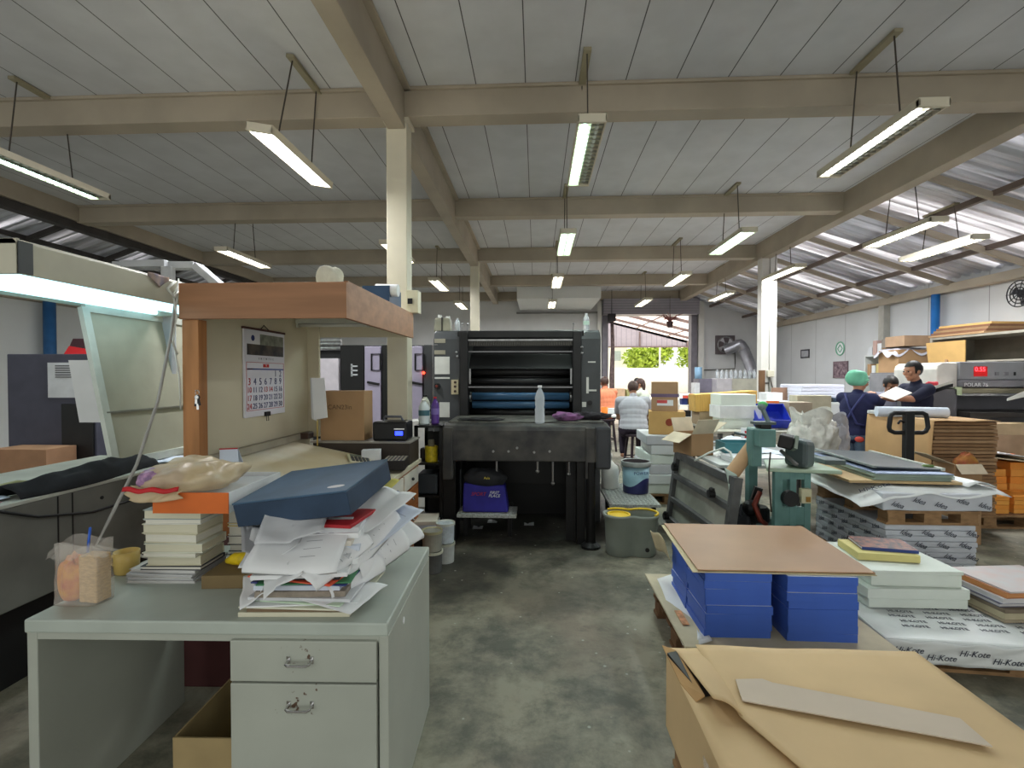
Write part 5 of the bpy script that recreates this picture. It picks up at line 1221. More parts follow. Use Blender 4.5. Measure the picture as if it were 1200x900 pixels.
tf = [at(792,762,Z=.466), at(832,760,Z=.452), at(877,846,Z=.452), at(836,818,Z=.50)]
mb = MB(); mb.grid(lambda u, v: (tf[0].lerp(tf[1],u)).lerp(tf[3].lerp(tf[2],u),v)+Vector((0,0,.018*math.sin(PI*u)*v)), 8, 10, .003); mb.build('torn_flap', m_kraft, kp, smooth=True)
tf2 = [at(776,756,Z=.452), at(792,762,Z=.466), at(800,768,Z=.455), at(826,815,Z=.468), at(815,822,Z=.448), at(797,800,Z=.448)]
mb = MB(); mb.add(tf2+[p-Vector((0,0,.004)) for p in tf2], [(0,1,2,3,4,5),(11,10,9,8,7,6)]+[(i,(i+1)%6,(i+1)%6+6,i+6) for i in range(6)]); mb.build('torn_edge', m_kraft2, kp)
cs0 = [at(862,797,Z=.466), at(893,796.5,Z=.468), at(905,801,Z=.468), at(1125,843,Z=.468), at(1163,876,Z=.466), at(1100,864,Z=.468), at(870,822,Z=.466)]
mb = MB(); k = len(cs0); mb.add([p+Vector((0,0,.004)) for p in cs0]+cs0, [tuple(range(k)),tuple(range(2*k-1,k-1,-1))]+[(i,(i+1)%k,(i+1)%k+k,i+k) for i in range(k)])
o = mb.build('card_strip', M('grey_card', (198,184,166), .7, var=.03)); tag(o, 'long pale grey card offcut lying on the kraft-wrapped stack', 'card')
pf = MB().grid(lambda u, v: (kx0-.012-.02*math.sin(3*u+2)*v, ky0+.15+.5*u, .40-.25*v+.01*math.sin(9*u)), 12, 6, .001, (1,0,0)).build('stretch_film', m_film, kp, smooth=True)
# ---- blue boxed books under a brown board
pallet('low pallet under the stacks of blue books', .775, 2.40, 1.72, 3.28, 0, .115, mat=m_woodd)
bx0 = at(826,745,Y=2.48).x
lay = MB().grid(lambda u, v: (.77+.96*u-.05*(1-u), 2.40+.88*v, .244+.004*noise.noise(Vector((u*5,v*5,1)))), 12, 12, .012).build('card_sheet', M('pale_underlay', (196,186,160), .75)); tag(lay, 'pale card sheet under the stacks of blue books', 'card')
st2 = MB().box(.79,2.41,.116,1.715,3.27,.230).build('paper_stack', M('brown_edge_stack', (140,108,76), .8, var=.12, scale=30, stretch=(1,1,20)), bev=.003); tag(st2, 'brown-edged stack of sheets on the low pallet below the blue books', 'paper stack')
ends = [('nearest the camera on the left', 826, 902, 2.49), ('nearest the camera on the right', 922, 1002, 2.47)]
ordn = ['lowest','second from below','third from below','fourth from below','fifth from below','sixth from below','seventh from below','topmost']
m_pgl = M('book_block', (214,220,232), .7, var=.05)
def bluepile(x0, y0, w, d, lab, seed):
    rr = random.Random(seed); z = .2445
    for i in range(8):
        h = .0405; dx = rr.uniform(-.006,.006); dy = rr.uniform(-.008,.004)
        t = thing('book', 'blue hard-bound book, %s of the blue pile %s' % (ordn[i], lab), 'book', (x0+w/2+dx,y0+d/2+dy,z), rr.uniform(-.02,.02), 'blue books under the brown board')
        a, b = w/2, d/2
        cb_ = MB(); cb_.box(-a,-b,0,a,b,.004); cb_.box(-a,-b,h-.0045,a,b,h-.0006); cb_.box(-a,-b,.004,a,-b+.004,h-.0045); cb_.box(-a,-b,.004,-a+.004,b,h-.0045)
        cb_.box(-a+.004,-b+.004,.004,a-.004,b-.004,h*.62)
        cb_.build('cover', m_bluebk, t, local=True)
        MB().box(-a+.005,-b+.0015 if rr.random() < .5 else -b+.006,h-.0046,a-.003,b-.003,h-.0004).build('pages', m_pgl, t, local=True)
        z += h+.0002
    return z
yb0 = 2.49
xA = at(826,745,Y=yb0).x; xB = at(922,748,Y=yb0-.02).x
zt1 = bluepile(xA, yb0, .325, .285, 'nearest the camera on the left', 1)
bluepile(xB, yb0-.02, .335, .285, 'nearest the camera on the right', 2)
bluepile(xA-.006, yb0+.292, .325, .285, 'behind the left front pile', 3)
bluepile(xB+.004, yb0+.275, .335, .285, 'behind the right front pile', 4)
c4 = [at(818,666,Z=zt1+.02), at(1026,670,Z=zt1+.02), at(940,615.5,Z=zt1+.02), at(778,612,Z=zt1+.02)]
def board(name, label, c, th, mat, cat, bow=0.0, group=None, dz=0):
    mb = MB(); mb.grid(lambda u, v: c[0].lerp(c[1],u).lerp(c[3].lerp(c[2],u),v)+Vector((0,0,dz+bow*math.sin(PI*u))), 10, 6, th)
    return tag(mb.build(name, mat), label, cat, group)
fixz = lambda c, z: [Vector((p.x,p.y,z)) for p in c]
board('card_sheet', 'pale card sheet just below the brown hardboard', [p+Vector((q,-.012,0)) for p, q in zip(fixz(c4, zt1+.006), (-.03,.0,.01,-.02))], .003, M('pale_underlay2', (196,184,150), .75), 'card')
board('hardboard', 'brown hardboard sheet covering the blue books', fixz(c4, zt1+.014), .005, m_hard, 'board')
# loose sheets sticking out at the left of that pallet
for i, (a, b, m) in enumerate((((770,676),(800,752),m_paper),((778,684),(812,757),m_paper2))):
    p, q = at(a[0],a[1],Z=.255), at(b[0],b[1],Z=.24)
    o = MB().grid(lambda u, v: (p.lerp(q, v)+Vector((.10*u,.02*u,-.012*(1-u)+.012*u+.012*math.sin(6*v+i)))), 6, 12, .002).build('paper_sheet', m, smooth=True); tag(o, ['white sheet poking out at the left of the blue book pallet','grey-white folded sheet under it at the left of the blue book pallet'][i], 'paper', 'sheets poking out by the blue books')
sc = MB().box(.765,2.60,.2505,.80,2.75,.254).build('paper_scrap', M('orange_print', (206,150,110), .6, var=.4, scale=30)); tag(sc, 'orange printed scrap on the sheets left of the blue books', 'paper scrap')
tw = MB().grid(lambda u, v: (.775+.035*u-.02*v, 3.0+.28*v, zt1-.02-.12*u+.02*math.sin(5*v)), 6, 8, .003, (1,0,0)).build('hanging_card', M('pale_underlay2', (196,184,150), .75), smooth=True); tag(tw, 'bent pale card strip hanging at the left edge below the brown hardboard', 'card')
# ---- HI-KOTE wrapped stack with reams
hx0, hx1, hy0, hy1 = 1.875, 3.15, 2.63, 3.60
pallet('pallet under the white wrapped sheets with dark lettering', hx0+.12, hy0+.05, hx1, hy1, 0, .085)
hkp = [o for o in COL.objects if o.name.startswith('pallet') and o.parent is None][-1]
hk = thing('wrapped_sheets', 'low stack of sheets in white wrap printed with dark lettering', 'paper stack', ((hx0+hx1)/2,(hy0+hy1)/2,.086))
MB().grid(lambda u, v: (hx0+(hx1-hx0)*u, hy0-.02+(hy1-hy0+.02)*v, .203+.003*noise.noise(Vector((u*6,v*5,2)))), 20, 16, .116).build('wrap', m_wrap, hk, bev=.012, smooth=False)
MB().grid(lambda u, v: (hx0+(hx1-hx0)*u, hy0-.024-.012*abs(math.sin(17*u+5*v)), .198-.112*v+.004*math.sin(40*u)), 60, 8, .002, (0,1,0)).build('wrap_edge', m_wrap, hk, smooth=True)
MB().grid(lambda u, v: (hx0-.02-.012*abs(math.sin(13*u+3*v)), hy0+(hy1-hy0)*u, .198-.10*v), 40, 6, .002, (1,0,0)).build('wrap_edge', M('grey_wrap', (150,150,156), .4, var=.4, scale=14), hk, smooth=True)
row = '      '.join(['HI-KOTE']*5)
text('\n'.join([('     ' if i % 2 else '')+row for i in range(13)]), .034, m_bk, hk, ((hx0+hx1)/2-.03,(hy0+hy1)/2-.02,.2075), (0,0,0), local=False, sp=1.7)
for i in range(8): text('Hi-Kote', .042, m_bk, hk, (hx0+.10+i*.15,hy0-.039,.155-.03*(i%2)), (PI/2,0,0), shear=.4, local=False)
for q_ in (hk, hkp): q_.rotation_euler.z = -.085; q_.location.x -= .042; q_.location.y -= .055
zr_ = .209
def ream(label, px0, px1, d, z0, z1, dep, rz=0, m=None, group='white reams on the printed wrap', y=None):
    xa, xb = (px0-628)/F*d, (px1-628)/F*d
    w = xb-xa
    mb = MB(); mb.grid(lambda u, v: (w*(u-.5), dep*(v-.5), z1-z0+.002*noise.noise(Vector((u*5,v*5,z0*9)))), 10, 8, z1-z0-.001)
    o = mb.build('paper_ream', m or m_ream, bev=.004); o.location = ((xa+xb)/2, d+.0+dep/2-.048*0, z0); o.rotation_euler = (0,0,rz); return tag(o, label, 'paper ream', group)
ream('white ream lowest on the printed wrap beside the blue books', 1008, 1117, 2.93, zr_+.001, .266, .50)
ream('white ream second up on the printed wrap', 1006, 1119, 2.92, .267, .326, .50, .01)
ream('white ream third up on the printed wrap', 1012, 1110, 2.95, .327, .40, .48, -.02)
ream('topmost white ream, carrying the picture book', 1008, 1112, 2.94, .401, .423, .50, .0)
yb_ = at(1040,650,Z=.43)
ycard = closed_box('card_block', 'yellow card block lying on the topmost white ream', (yb_.x-.05,yb_.y+.02,.426), .34, .26, .045, M('yellow_card', (216,204,136), .7, var=.06), -.12)
pbk = book('picture book with a red and brown cover on the yellow card block', (yb_.x-.01,yb_.y+.04,.4715), .30, .22, .02, M('picture_cover', (150,84,60), .35, var=.5, scale=34, col2=(44,36,46)), m_pgl, -.2)
MB().box(-.15,-.112,.001,.15,-.109,.019).build('spine', M('blue_spine', (52,72,140), .4), pbk, local=True)
# magazine and board stack at the right edge
mx, my = at(1160,690,Z=.3).x, 2.98
z = .209
for i, (h, m, lab) in enumerate(((.018,M('taupe_board', (158,146,124), .8),'taupe board lowest of the magazine pile at the right photo edge'),(.035,M('taupe_board2', (178,168,140), .8),'thick taupe board second in the magazine pile at the right edge'),(.02,M('taupe_board3', (120,108,92), .8),'dark taupe board third in the magazine pile at the right edge'))):
    o = closed_box('greyboard', lab, (mx+.12,my+.02,z), .52, .40, h-.0005, m, .08, 'boards at the right edge', 'board'); z += h
mags = [(.02,(90,90,110),'dark glossy magazine fourth in the pile at the right edge'),(.028,(206,206,212),'white magazine fifth in the pile at the right edge'),(.03,(176,112,66),'orange-brown edged book sixth in the pile at the right edge'),(.008,(206,204,206),'magazine with a flowery pale cover topmost at the right edge')]
for i, (h, c, lab) in enumerate(mags):
    book(lab, (mx+.11+.01*i,my+.03,z), .50-.01*i, .36, h, M('magc%d' % i, c, .35, var=.4 if i == 3 else .1, scale=9, col2=(212,192,190) if i == 3 else None), M('magp%d' % i, (200,140,90) if i == 2 else (206,204,204), .7), .08+.01*i, 'magazines at the right edge', 'magazine', cat='magazine'); z += h+.0005
# ---- big wrapped stack with plates (middle right)
gx0, gx1, gy0, gy1 = at(1038,640,Y=3.72).x, at(1145,640,Y=3.72).x, 3.72, 4.62
pallet('pallet at floor level under the tall printed-wrap stack', gx0+.02, gy0, gx1-.02, gy1, 0, .10)
m_wrapb = M('grey_white_wrap', (200,204,212), .45, var=.08, scale=3, bump=.5, bscale=12)
bs = thing('wrapped_reams', 'tall stack of reams in white wrap with dark script lettering', 'paper stack', ((gx0+gx1)/2,(gy0+gy1)/2,.101))
for i in range(9):
    z_ = .102+i*.040; MB().box(gx0+rnd.uniform(-.006,.006),gy0+rnd.uniform(-.006,.006),z_,gx1+rnd.uniform(-.006,.006),gy1,z_+.0385).build('ream', m_wrapb, bs, bev=.008)
for i in range(4):
    for j in range(4): text('Idea', .052, m_bk, bs, (gx0+.08+.155*j+.05*(i%2),gy0-.012,.15+.085*i), (PI/2,.35,0), shear=.5, local=False)
for i in range(5):
    for j in range(6): text('Idea', .05, m_bk, bs, (gx0-.012,gy1-.10-.14*j-.05*(i%2),.14+.07*i), (PI/2,-.3,-PI/2), shear=.5, local=False)
pallet('pallet sandwiched between the two printed-wrap stacks', gx0+.0, gy0-.01, gx1+.01, gy1, .463, .105, mat=m_wood)
us = thing('wrapped_reams', 'upper bundle of wrapped reams with plates on top, on the sandwiched pallet', 'paper stack', ((gx0+gx1)/2,(gy0+gy1)/2,.569))
MB().grid(lambda u, v: (gx0-.05+(gx1-gx0+.12)*u, gy0-.04+(gy1-gy0)*v, .70+.01*noise.noise(Vector((u*4,v*4,3)))), 16, 12, .125).build('wrap', m_wrapb, us, bev=.01)
for j in range(5): text('Idea', .052, m_bk, us, (gx0+.04+.15*j,gy0-.052,.62+.03*(j%2)), (PI/2,.3,0), shear=.5, local=False)
# loose white wrapping sheet on top, drooping at the left and curling at the right
o = MB().grid(lambda u, v: (gx0-.22+(gx1-gx0+.40)*u, gy0-.06+(gy1-gy0-.05)*v, .722+.012*noise.noise(Vector((u*5,v*4,7)))-.10*max(0,.22-u)/.22*(1-.4*v)+.02*max(0,u-.75)*4*math.sin(3*u)-.05*max(0,.12-v)/.12*(.3+.7*abs(math.sin(7*u)))), 30, 14, .003).build('wrap_sheet', m_wrap, smooth=True); tag(o, 'loose white wrapping sheet spread on the upper wrapped reams', 'paper')
text('Hi-Kote', .07, m_bk, o, (gx0-.06,gy0+.05,.72), (.15,-.25,0), local=False, shear=.4)
cur = MB().grid(lambda u, v: (gx1-.05+.20*u, gy0+.02+.42*v, .735+.035*math.sin(PI*u)*(1-.3*v)+.004), 12, 6, .003).build('curled_sheet', m_wrap, smooth=True); tag(cur, 'white sheet curling up at the right end of the plate stack', 'paper')
zpl = .742
o = closed_box('millboard', 'tan millboard lying below the aluminium plates', (gx0+.22,gy0+.46,zpl), .78, .74, .02, M('tan_millboard', (190,164,122), .8), -.06, cat='board'); zpl += .021
m_alu = M('aluminium_plate', (150,164,152), .38, metal=.55, var=.1)
for i in range(8):
    o = closed_box('printing_plate', ['green-grey printing plate lowest of the plate stack','green-grey printing plate second of the stack','green-grey printing plate third of the stack','green-grey printing plate fourth of the stack','green-grey printing plate fifth of the stack','green-grey printing plate sixth of the stack','green-grey printing plate seventh of the stack','blue-tinted printing plate topmost of the stack'][i], (gx0+.29+rnd.uniform(-.012,.012),gy0+.60+rnd.uniform(-.012,.012),zpl), .54, 1.02, .0065, m_alu if i < 7 else M('blue_plate', (140,156,184), .4, metal=.4), -.06+rnd.uniform(-.012,.012), 'printing plates on the wrapped reams', 'printing plate', 0); zpl += .0068
gl_ = thing('glass_frame', 'dark grey framed screen lying tilted on the printing plates', 'screen frame', (gx0+.33,gy0+.66,zpl+.012), -.06); gl_.rotation_euler = (.0,.03,-.06)
MB().box(-.23,-.45,0,.23,.45,.012).build('screen', M('dark_screen', (82,88,92), .35, var=.1), gl_, local=True)
MB().box(.23,-.46,0,.255,.46,.022).build('frame_rail', M('screen_frame', (190,192,184), .5), gl_, local=True); MB().box(-.255,-.46,0,-.23,.46,.016).build('frame_rail', M('screen_frame2', (130,136,132), .5), gl_, local=True)
pn = lump(gx0+.52, gy0+.30, zpl+.004, .04,.03,.03,2).build('plant_scrap', M('leaf_scrap', (96,120,66), .8, var=.3), smooth=True); tag(pn, 'small green leafy scrap on the screen frame', 'leaf scrap')
# ---- metal frame standing on edge
A = Vector((at(789,560,Y=5.30).x, 5.30, 0)); B = Vector((at(858,600,Y=3.95).x, 3.95, 0))
fr_ = thing('metal_frame', 'dark steel framed panel with clamps standing on edge in front of the packing table', 'panel', ((A.x+B.x)/2,(A.y+B.y)/2,0))
m_fr = M('frame_steel', (92,92,92), .5, metal=.3, var=.2, scale=9); m_pn = M('frame_panel', (150,150,140), .6, var=.18, scale=4)
H = .745
u_ = (B-A).normalized(); n_ = Vector((u_.y,-u_.x,0)); n_ = n_ if n_.x < 0 else -n_
def fp(s, z, o=0): return A.lerp(B, s)+Vector((0,0,z))+n_*(o+.04-.10*z/H)
MB().hexa([fp(0,.02,-.008),fp(1,.02,-.008),fp(1,.02,.004),fp(0,.02,.004),fp(0,H,-.008),fp(1,H,-.008),fp(1,H,.004),fp(0,H,.004)]).build('panel', m_pn, fr_)
for s in (0.02,.98): MB().bar(fp(s,0,.01),fp(s,H,.01),.07,.07,(u_)).build('upright', m_fr, fr_, bev=.004)
for z_, w_ in ((H-.03,.07),(.045,.06),(.50,.05),(.26,.05)): MB().bar(fp(.02,z_,.02),fp(.98,z_,.02),.05,w_).build('rail', m_fr, fr_, bev=.004)
for s, z_ in ((.10,.60),(.78,.55),(.06,.08)):
    c = fp(s,z_,.05); mb = MB(); mb.cyl(c,c+n_*.05,.035,n=12); mb.bar(c+n_*.03-u_*.06,c+n_*.03+u_*.06+Vector((0,0,.05)),.02,.02); mb.ball(c+n_*.05+u_*.06+Vector((0,0,.05)),.022,8,6); mb.build('clamp', m_pblk, fr_)
# ---- packing table behind it with stuff
m_tabl = M('table_white', (206,210,208), .5, var=.05)
def table(label, x0, y0, x1, y1, z, mtop=None, name='work_table', mleg=None):
    t = thing(name, label, 'table', ((x0+x1)/2,(y0+y1)/2,0))
    MB().box(x0,y0,z-.03,x1,y1,z).build('table_top', mtop or m_tabl, t, bev=.004)
    for x in (x0+.03,x1-.07):
        for y in (y0+.03,y1-.07): MB().box(x,y,0,x+.04,y+.04,z-.03).build('leg', mleg or m_fr, t)
    return t
table('cluttered white packing table behind the dark steel frame', 1.66, 4.55, 2.85, 5.75, .74)
cbx = open_box('open_carton', 'open brown carton with raised flaps on the packing table', (at(812,520,Y=5.2).x,5.2,.741), .26, .30, .22, m_card, .35, (('f',1.0,.18),('r',.55,.20),('b',1.2,.15),('l',-.5,.17)), m2=M('carton_flap', (206,192,168), .8))
for i, (x, y, w_, d_, m, lab) in enumerate(((2.05,4.75,.5,.3,m_paper,'white sheaf at the near edge of the packing table'),(2.2,5.1,.42,.5,m_pap[2],'bluish sheaf in the middle of the packing table'),(2.35,5.5,.55,.4,m_paper,'white sheaf at the far side of the packing table'))):
    z_ = .741
    for k in range(3):
        o = MB().box(-w_/2,-d_/2,0,w_/2,d_/2,.018).build('paper_stack', m, bev=.002); o.location = (x,y,z_); o.rotation_euler = (0,0,.1*i+.05*k); tag(o, lab+(', lowest layer',', middle layer',', top layer')[k], 'papers', 'sheaves on the packing table'); z_ += .0185
tt = open_box('plastic_tray', 'teal plastic tray on the packing table', (at(862,528,Y=5.0).x,5.0,.797), .30,.26,.10, M('teal_plastic', (70,130,140), .4), cat='tray')
o = MB().grid(lambda u, v: (2.0+.55*u, 5.35+.4*v, .80+.10*math.sin(PI*u)*.5+.03*noise.noise(Vector((u*4,v*4,1)))), 12, 8, .003).build('wrap_sheet', m_pap[2], smooth=True); tag(o, 'pale blue-white wrapping sheet bulging on the packing table', 'paper')
rc = closed_box('label_card', 'white card with a red square at the back of the packing table', (at(877,504,Y=5.6).x,5.6,.797), .16,.02,.17, m_wcard); MB().box(-.045,-.0115,.06,.045,-.009,.14).build('red_square', m_red, rc, local=True)
# loop of white strapping over the frame
sp0 = MB().tube([at(814,540,Y=4.6),at(830,531,Y=4.55),at(848,525,Y=4.5),at(856,530,Y=4.4),at(860,545,Y=4.3),at(866,570,Y=4.2),at(868,590,Y=4.1)],.010,6).build('strap', M('strap_white', (220,226,220), .6), smooth=True); tag(sp0, 'white strapping band looped over the dark steel frame', 'strap')
bgw = MB().grid(lambda u, v: at(849+14*u+5*math.sin(3*v), 548+56*v+8*u*(1-v), Y=4.05-.05*u), 8, 12, .003, (0,1,0)).build('plastic_strip', M('mint_film', (206,224,214), .4, alpha=.9), smooth=True); tag(bgw, 'crumpled white plastic strip hanging beside the green machine', 'plastic')
MB
kt0, kt1 = at(857,556,Y=4.08), at(893,508,Y=4.22)
kt = MB(); kt.cyl(kt0, kt1, .056, n=24); kt = kt.build('cardboard_tube', M('tube_tan', (196,160,122), .7), smooth=False); autosmooth(kt); tag(kt, 'tan cardboard tube leaning against the green machine', 'tube')
# ---- green stitching machine
m_tealm = M('machine_teal', (98,136,132), .5, var=.12, scale=7); m_mint = M('table_mint', (170,190,168), .45, var=.08); m_mgrey = M('machine_slate', (84,96,98), .5, var=.1)
YG = 3.9
def X(px, y=YG): return at(px,440,Y=y).x
def Z(py, y=YG, px=930): return at(px,py,Y=y).z
gm = thing('stitching_machine', 'old teal green stitching machine with slanted motor head and mint table', 'machine', (X(935),4.2,0))
zt_ = Z(550)
MB().hexa([(X(903),3.95,zt_-.03),(X(985),3.86,zt_-.03),(X(985),4.35,zt_-.03),(X(896,4.35),4.35,zt_-.03),(X(903),3.95,zt_),(X(985),3.86,zt_),(X(985),4.35,zt_),(X(896,4.35),4.35,zt_)]).build('table', m_mint, gm, bev=.008)
x0, x1 = X(913), X(956); w_ = x1-x0
mb = MB()
for a, b in ((0,.22),(.42,.60),(.82,1)): mb.box(x0+w_*a,3.95,.02,x0+w_*b,4.0,zt_-.03)
for a, b in ((zt_-.09,zt_-.03),(.38,.52),(.02,.10)): mb.box(x0+.003,3.953,a,x1-.003,3.997,b)
mb.build('front_leg_frame', m_tealm, gm, bev=.003)
mb = MB(); mb.box(X(880,4.3),4.32,.02,X(890,4.3),4.40,zt_-.03); mb.box(X(925,4.3),4.32,.02,X(935,4.3),4.40,zt_-.03); mb.box(X(880,4.3),4.32,.25,X(935,4.3),4.40,.32); mb.box(X(878,4.3),4.28,.0,X(936,4.3),4.44,.03); mb.build('rear_leg_frame', m_tealm, gm)
mb = MB(); mb.box(x0-.02,3.94,0,x1+.02,4.02,.022); mb.build('foot', m_tealm, gm)
MB().cyl((X(929),3.95,Z(585)),(X(929),3.90,Z(585)),.06,n=20).build('hand_wheel', m_black, gm)
sb = MB().box(X(941),3.90,Z(590),X(953),3.95,Z(573)).build('switch', M('switch_ivory', (196,192,160), .5), gm, bev=.006); MB().box(X(946),3.893,Z(588),X(951),3.90,Z(582)).build('rocker', M('amber', (150,110,40), .4), sb)
MB().box(X(889),4.0,zt_,X(901),4.12,Z(505)).build('column', m_tealm, gm, bev=.008)
hb = MB().box(X(891),3.92,Z(525),X(912),4.14,Z(504)).build('head_block', m_tealm, gm, bev=.008)
MB().box(X(897),3.97,Z(504),X(910),4.08,Z(497)).build('head_neck', m_pblk, gm, bev=.006)
MB().box(X(890),3.96,Z(499),X(915),4.06,Z(497)+.01).build('spool_plate', m_mgrey, gm, bev=.003)
mb = MB(); mb.bar(at(901,496,Y=4.0),at(893,478,Y=4.0),.045,.02); mb.ball(at(893,476,Y=4.0),.035,10,8); mb.build('spool_arm', M('arm_steel', (120,138,140), .4), gm)
mb = MB(); mb.ball(at(894,474,Y=4.0),.032,10,8,(1.2,1,.8)); mb.build('green_knob', M('green_knob', (90,190,110), .4), gm, smooth=True)
mo = MB(); c = [at(918,514,Y=4.05), at(953,517,Y=3.92)]
mo.hexa([at(918,545,Y=4.05),at(945,550,Y=3.88),at(955,548,Y=4.1),at(928,540,Y=4.28),at(920,512,Y=4.05),at(946,516,Y=3.88),at(956,518,Y=4.1),at(930,510,Y=4.28)]); mo.build('motor_head', m_mgrey, gm, bev=.035)
mb = MB(); mb.bar(at(915,528,Y=3.98),at(934,545,Y=3.84),.02,.02); mb.build('guide_rail', m_steel, gm)
MB().bar(at(913,515,Y=4.0),at(930,519,Y=3.95),.18,.10).build('arm_casting', m_pblk, gm, bev=.012)
MB().bar(at(932,512,Y=3.94),at(930,527,Y=3.90),.07,.025,(1,0,0)).build('cover_clip', m_alu, gm)
MB().bar(at(862,507,Y=4.4),at(889,513,Y=4.15),.035,.02).build('side_lever', m_mgrey, gm, bev=.003)
MB().box(X(960,4.2),4.10,zt_,X(984,4.2),4.3,zt_+.04).build('feed_box', m_mgrey, gm, bev=.006)
mb = MB(); mb.lathe([(.10,0),(.10,.10),(.08,.12),(0,.12)], 18, (X(888,4.25),4.25,.33)); mb.ball((X(880,4.2),4.18,.45),.07,14,10); mb.bar((X(878,4.2),4.22,.3),(X(890,4.2),4.2,.62),.06,.06); mb.build('drive_motor', m_oil, gm)
mb = MB(); mb.tube([(X(890,4.15),4.12,.60),(X(882,4.15),4.1,.50),(X(888,4.15),4.08,.38),(X(896,4.15),4.1,.34)],.02,8); mb.build('red_lever', M('dark_red_lever', (120,52,40), .5), gm, smooth=True)
MB().tube([at(903,530,Y=3.95),at(901,550,Y=3.93),at(902,575,Y=3.93),at(904,600,Y=3.95)],.006,6).build('cord', m_cable, gm, smooth=True)
sbk = thing('paper_sack', 'black bin bag on the floor between the steel frame and the green machine', 'bag', (X(868,4.3),4.3,0))
lump(0,0,0,.11,.12,.42,4,.3,2.2).build('sack', m_bagk, sbk, local=True, smooth=True)
# ---- white pallet stack with cartons, mid distance
xs0, xs1 = at(758,560,Y=6.0).x, at(815,560,Y=6.0).x
pallet('pallet under the white paper stack in front of the seated woman in grey', xs0-.03, 6.0, xs1, 6.9, 0, .12)
z_ = .121
for i in range(6):
    h = .118; o = closed_box('paper_ream', ['lowest','second','third','fourth','fifth','topmost'][i]+' white paper bundle of the pallet before the seated woman', ((xs0+xs1)/2+rnd.uniform(-.04,.04),6.38+rnd.uniform(-.02,.02),z_), xs1-xs0-.06, .72, h-.001, (m_ream,m_wrap,m_paper2)[i%3], rnd.uniform(-.06,.06), 'paper bundles before the seated woman', 'paper bundle', .012); z_ += h
zc0 = z_
def W(px, y): return at(px,440,Y=y).x
def Hh(py, y, px=800): return at(px,py,Y=y).z
cb1 = closed_box('carton', 'yellowish carton with a round red mark on the white paper bundles', (W(781,6.3),6.3,zc0), W(802,6.1)-W(760,6.1), .40, .28, M('yellow_carton', (206,166,104), .75, var=.05), -.22)
e_ = MB().cyl((.03,-.201,.15),(.03,-.2035,.15),.045,n=20).build('round_mark', M('brown_red', (150,70,48), .7), cb1, local=True)
cb2 = closed_box('carton', 'brown carton with purple tape and red-white label, stacked above the yellowish one', (W(779,6.3),6.32,zc0+.281), W(793,6.2)-W(763,6.2), .36, .36, M('brown_carton2', (176,142,108), .8, var=.05), -.22)
MB().box(-.164,-.183,.175,.164,-.179,.215).build('tape', M('purple_tape', (112,92,120), .5), cb2, local=True)
lb_ = MB().box(-.09,-.182,.07,.10,-.179,.14).build('label', m_paper, cb2, local=True); MB().box(-.09,-.184,.10,.03,-.181,.138).build('red_patch', M('label_red', (206,80,80), .5), lb_, local=True)
# ---- work tables and goods behind the green machine
table('long grey work table behind the green machine, heaped with cartons', 2.35, 6.5, 4.35, 7.7, .83, M('table_grey', (176,172,160), .6))
closed_box('white_box', 'white box lowest of three, right of the yellow carton', ((W(848,6.8)+W(888,6.8))/2,7.0,.831), W(888,6.8)-W(848,6.8), .4, .14, m_ream)
closed_box('white_box', 'wide white box in the middle of three', ((W(845,6.75)+W(894,6.75))/2,6.98,.972), W(894,6.75)-W(845,6.75), .42, .17, m_wcard)
closed_box('white_box', 'white box topmost of three, below the long carton', ((W(845,6.8)+W(886,6.8))/2,7.0,1.143), W(886,6.8)-W(845,6.8), .40, .15, m_ream)
closed_box('carton', 'dull carton under the long yellow carton', (W(838,7.5),7.45,.831), .60,.36,.19, M('dull_carton', (150,130,104), .8))
o = MB().hexa([(W(813,7.4),7.3,1.021),(W(884,7.4),7.3,1.06),(W(884,7.4),7.62,1.06),(W(813,7.4),7.62,1.021),(W(812,7.4),7.3,1.27),(W(884,7.4),7.3,1.33),(W(884,7.4),7.62,1.33),(W(812,7.4),7.62,1.27)]).build('long_carton', M('corrugated_yellow', (206,164,88), .75, var=.12, scale=14, stretch=(8,1,.3)), bev=.004); tag(o, 'long yellow corrugated carton lying across the work table', 'box')
ct_ = open_box('plastic_crate', 'bright blue plastic crate tipped towards the camera on the work table', (W(908,6.65),6.85,.95), .42,.30,.16, M('crate_blue', (40,60,180), .45), cat='crate'); ct_.rotation_euler = (.75,0,0)
closed_box('carton', 'white carton behind the blue crate', (W(908,7.3),7.35,.831), .5,.3,.30, m_wcard)
o = closed_box('paper_stack', 'stack of sheets with an orange sheet on the white carton behind the blue crate', (W(908,7.3),7.35,1.132), .44,.28,.05, m_pap[2]); MB().box(-.16,-.141,.02,.02,-.10,.056).build('orange_sheet', M('orange_sheet', (226,120,60), .6), o, local=True)
closed_box('carton', 'tall grey-brown carton right of the blue crate', (W(928,6.9)+.05,6.9,.831), .30,.28,.36, M('grey_carton', (166,150,132), .8))
closed_box('carton', 'grey carton lid board behind the white sacks', (W(950,7.1)+.02,7.15,.831), .46,.22,.44, M('grey_carton2', (178,170,150), .8))
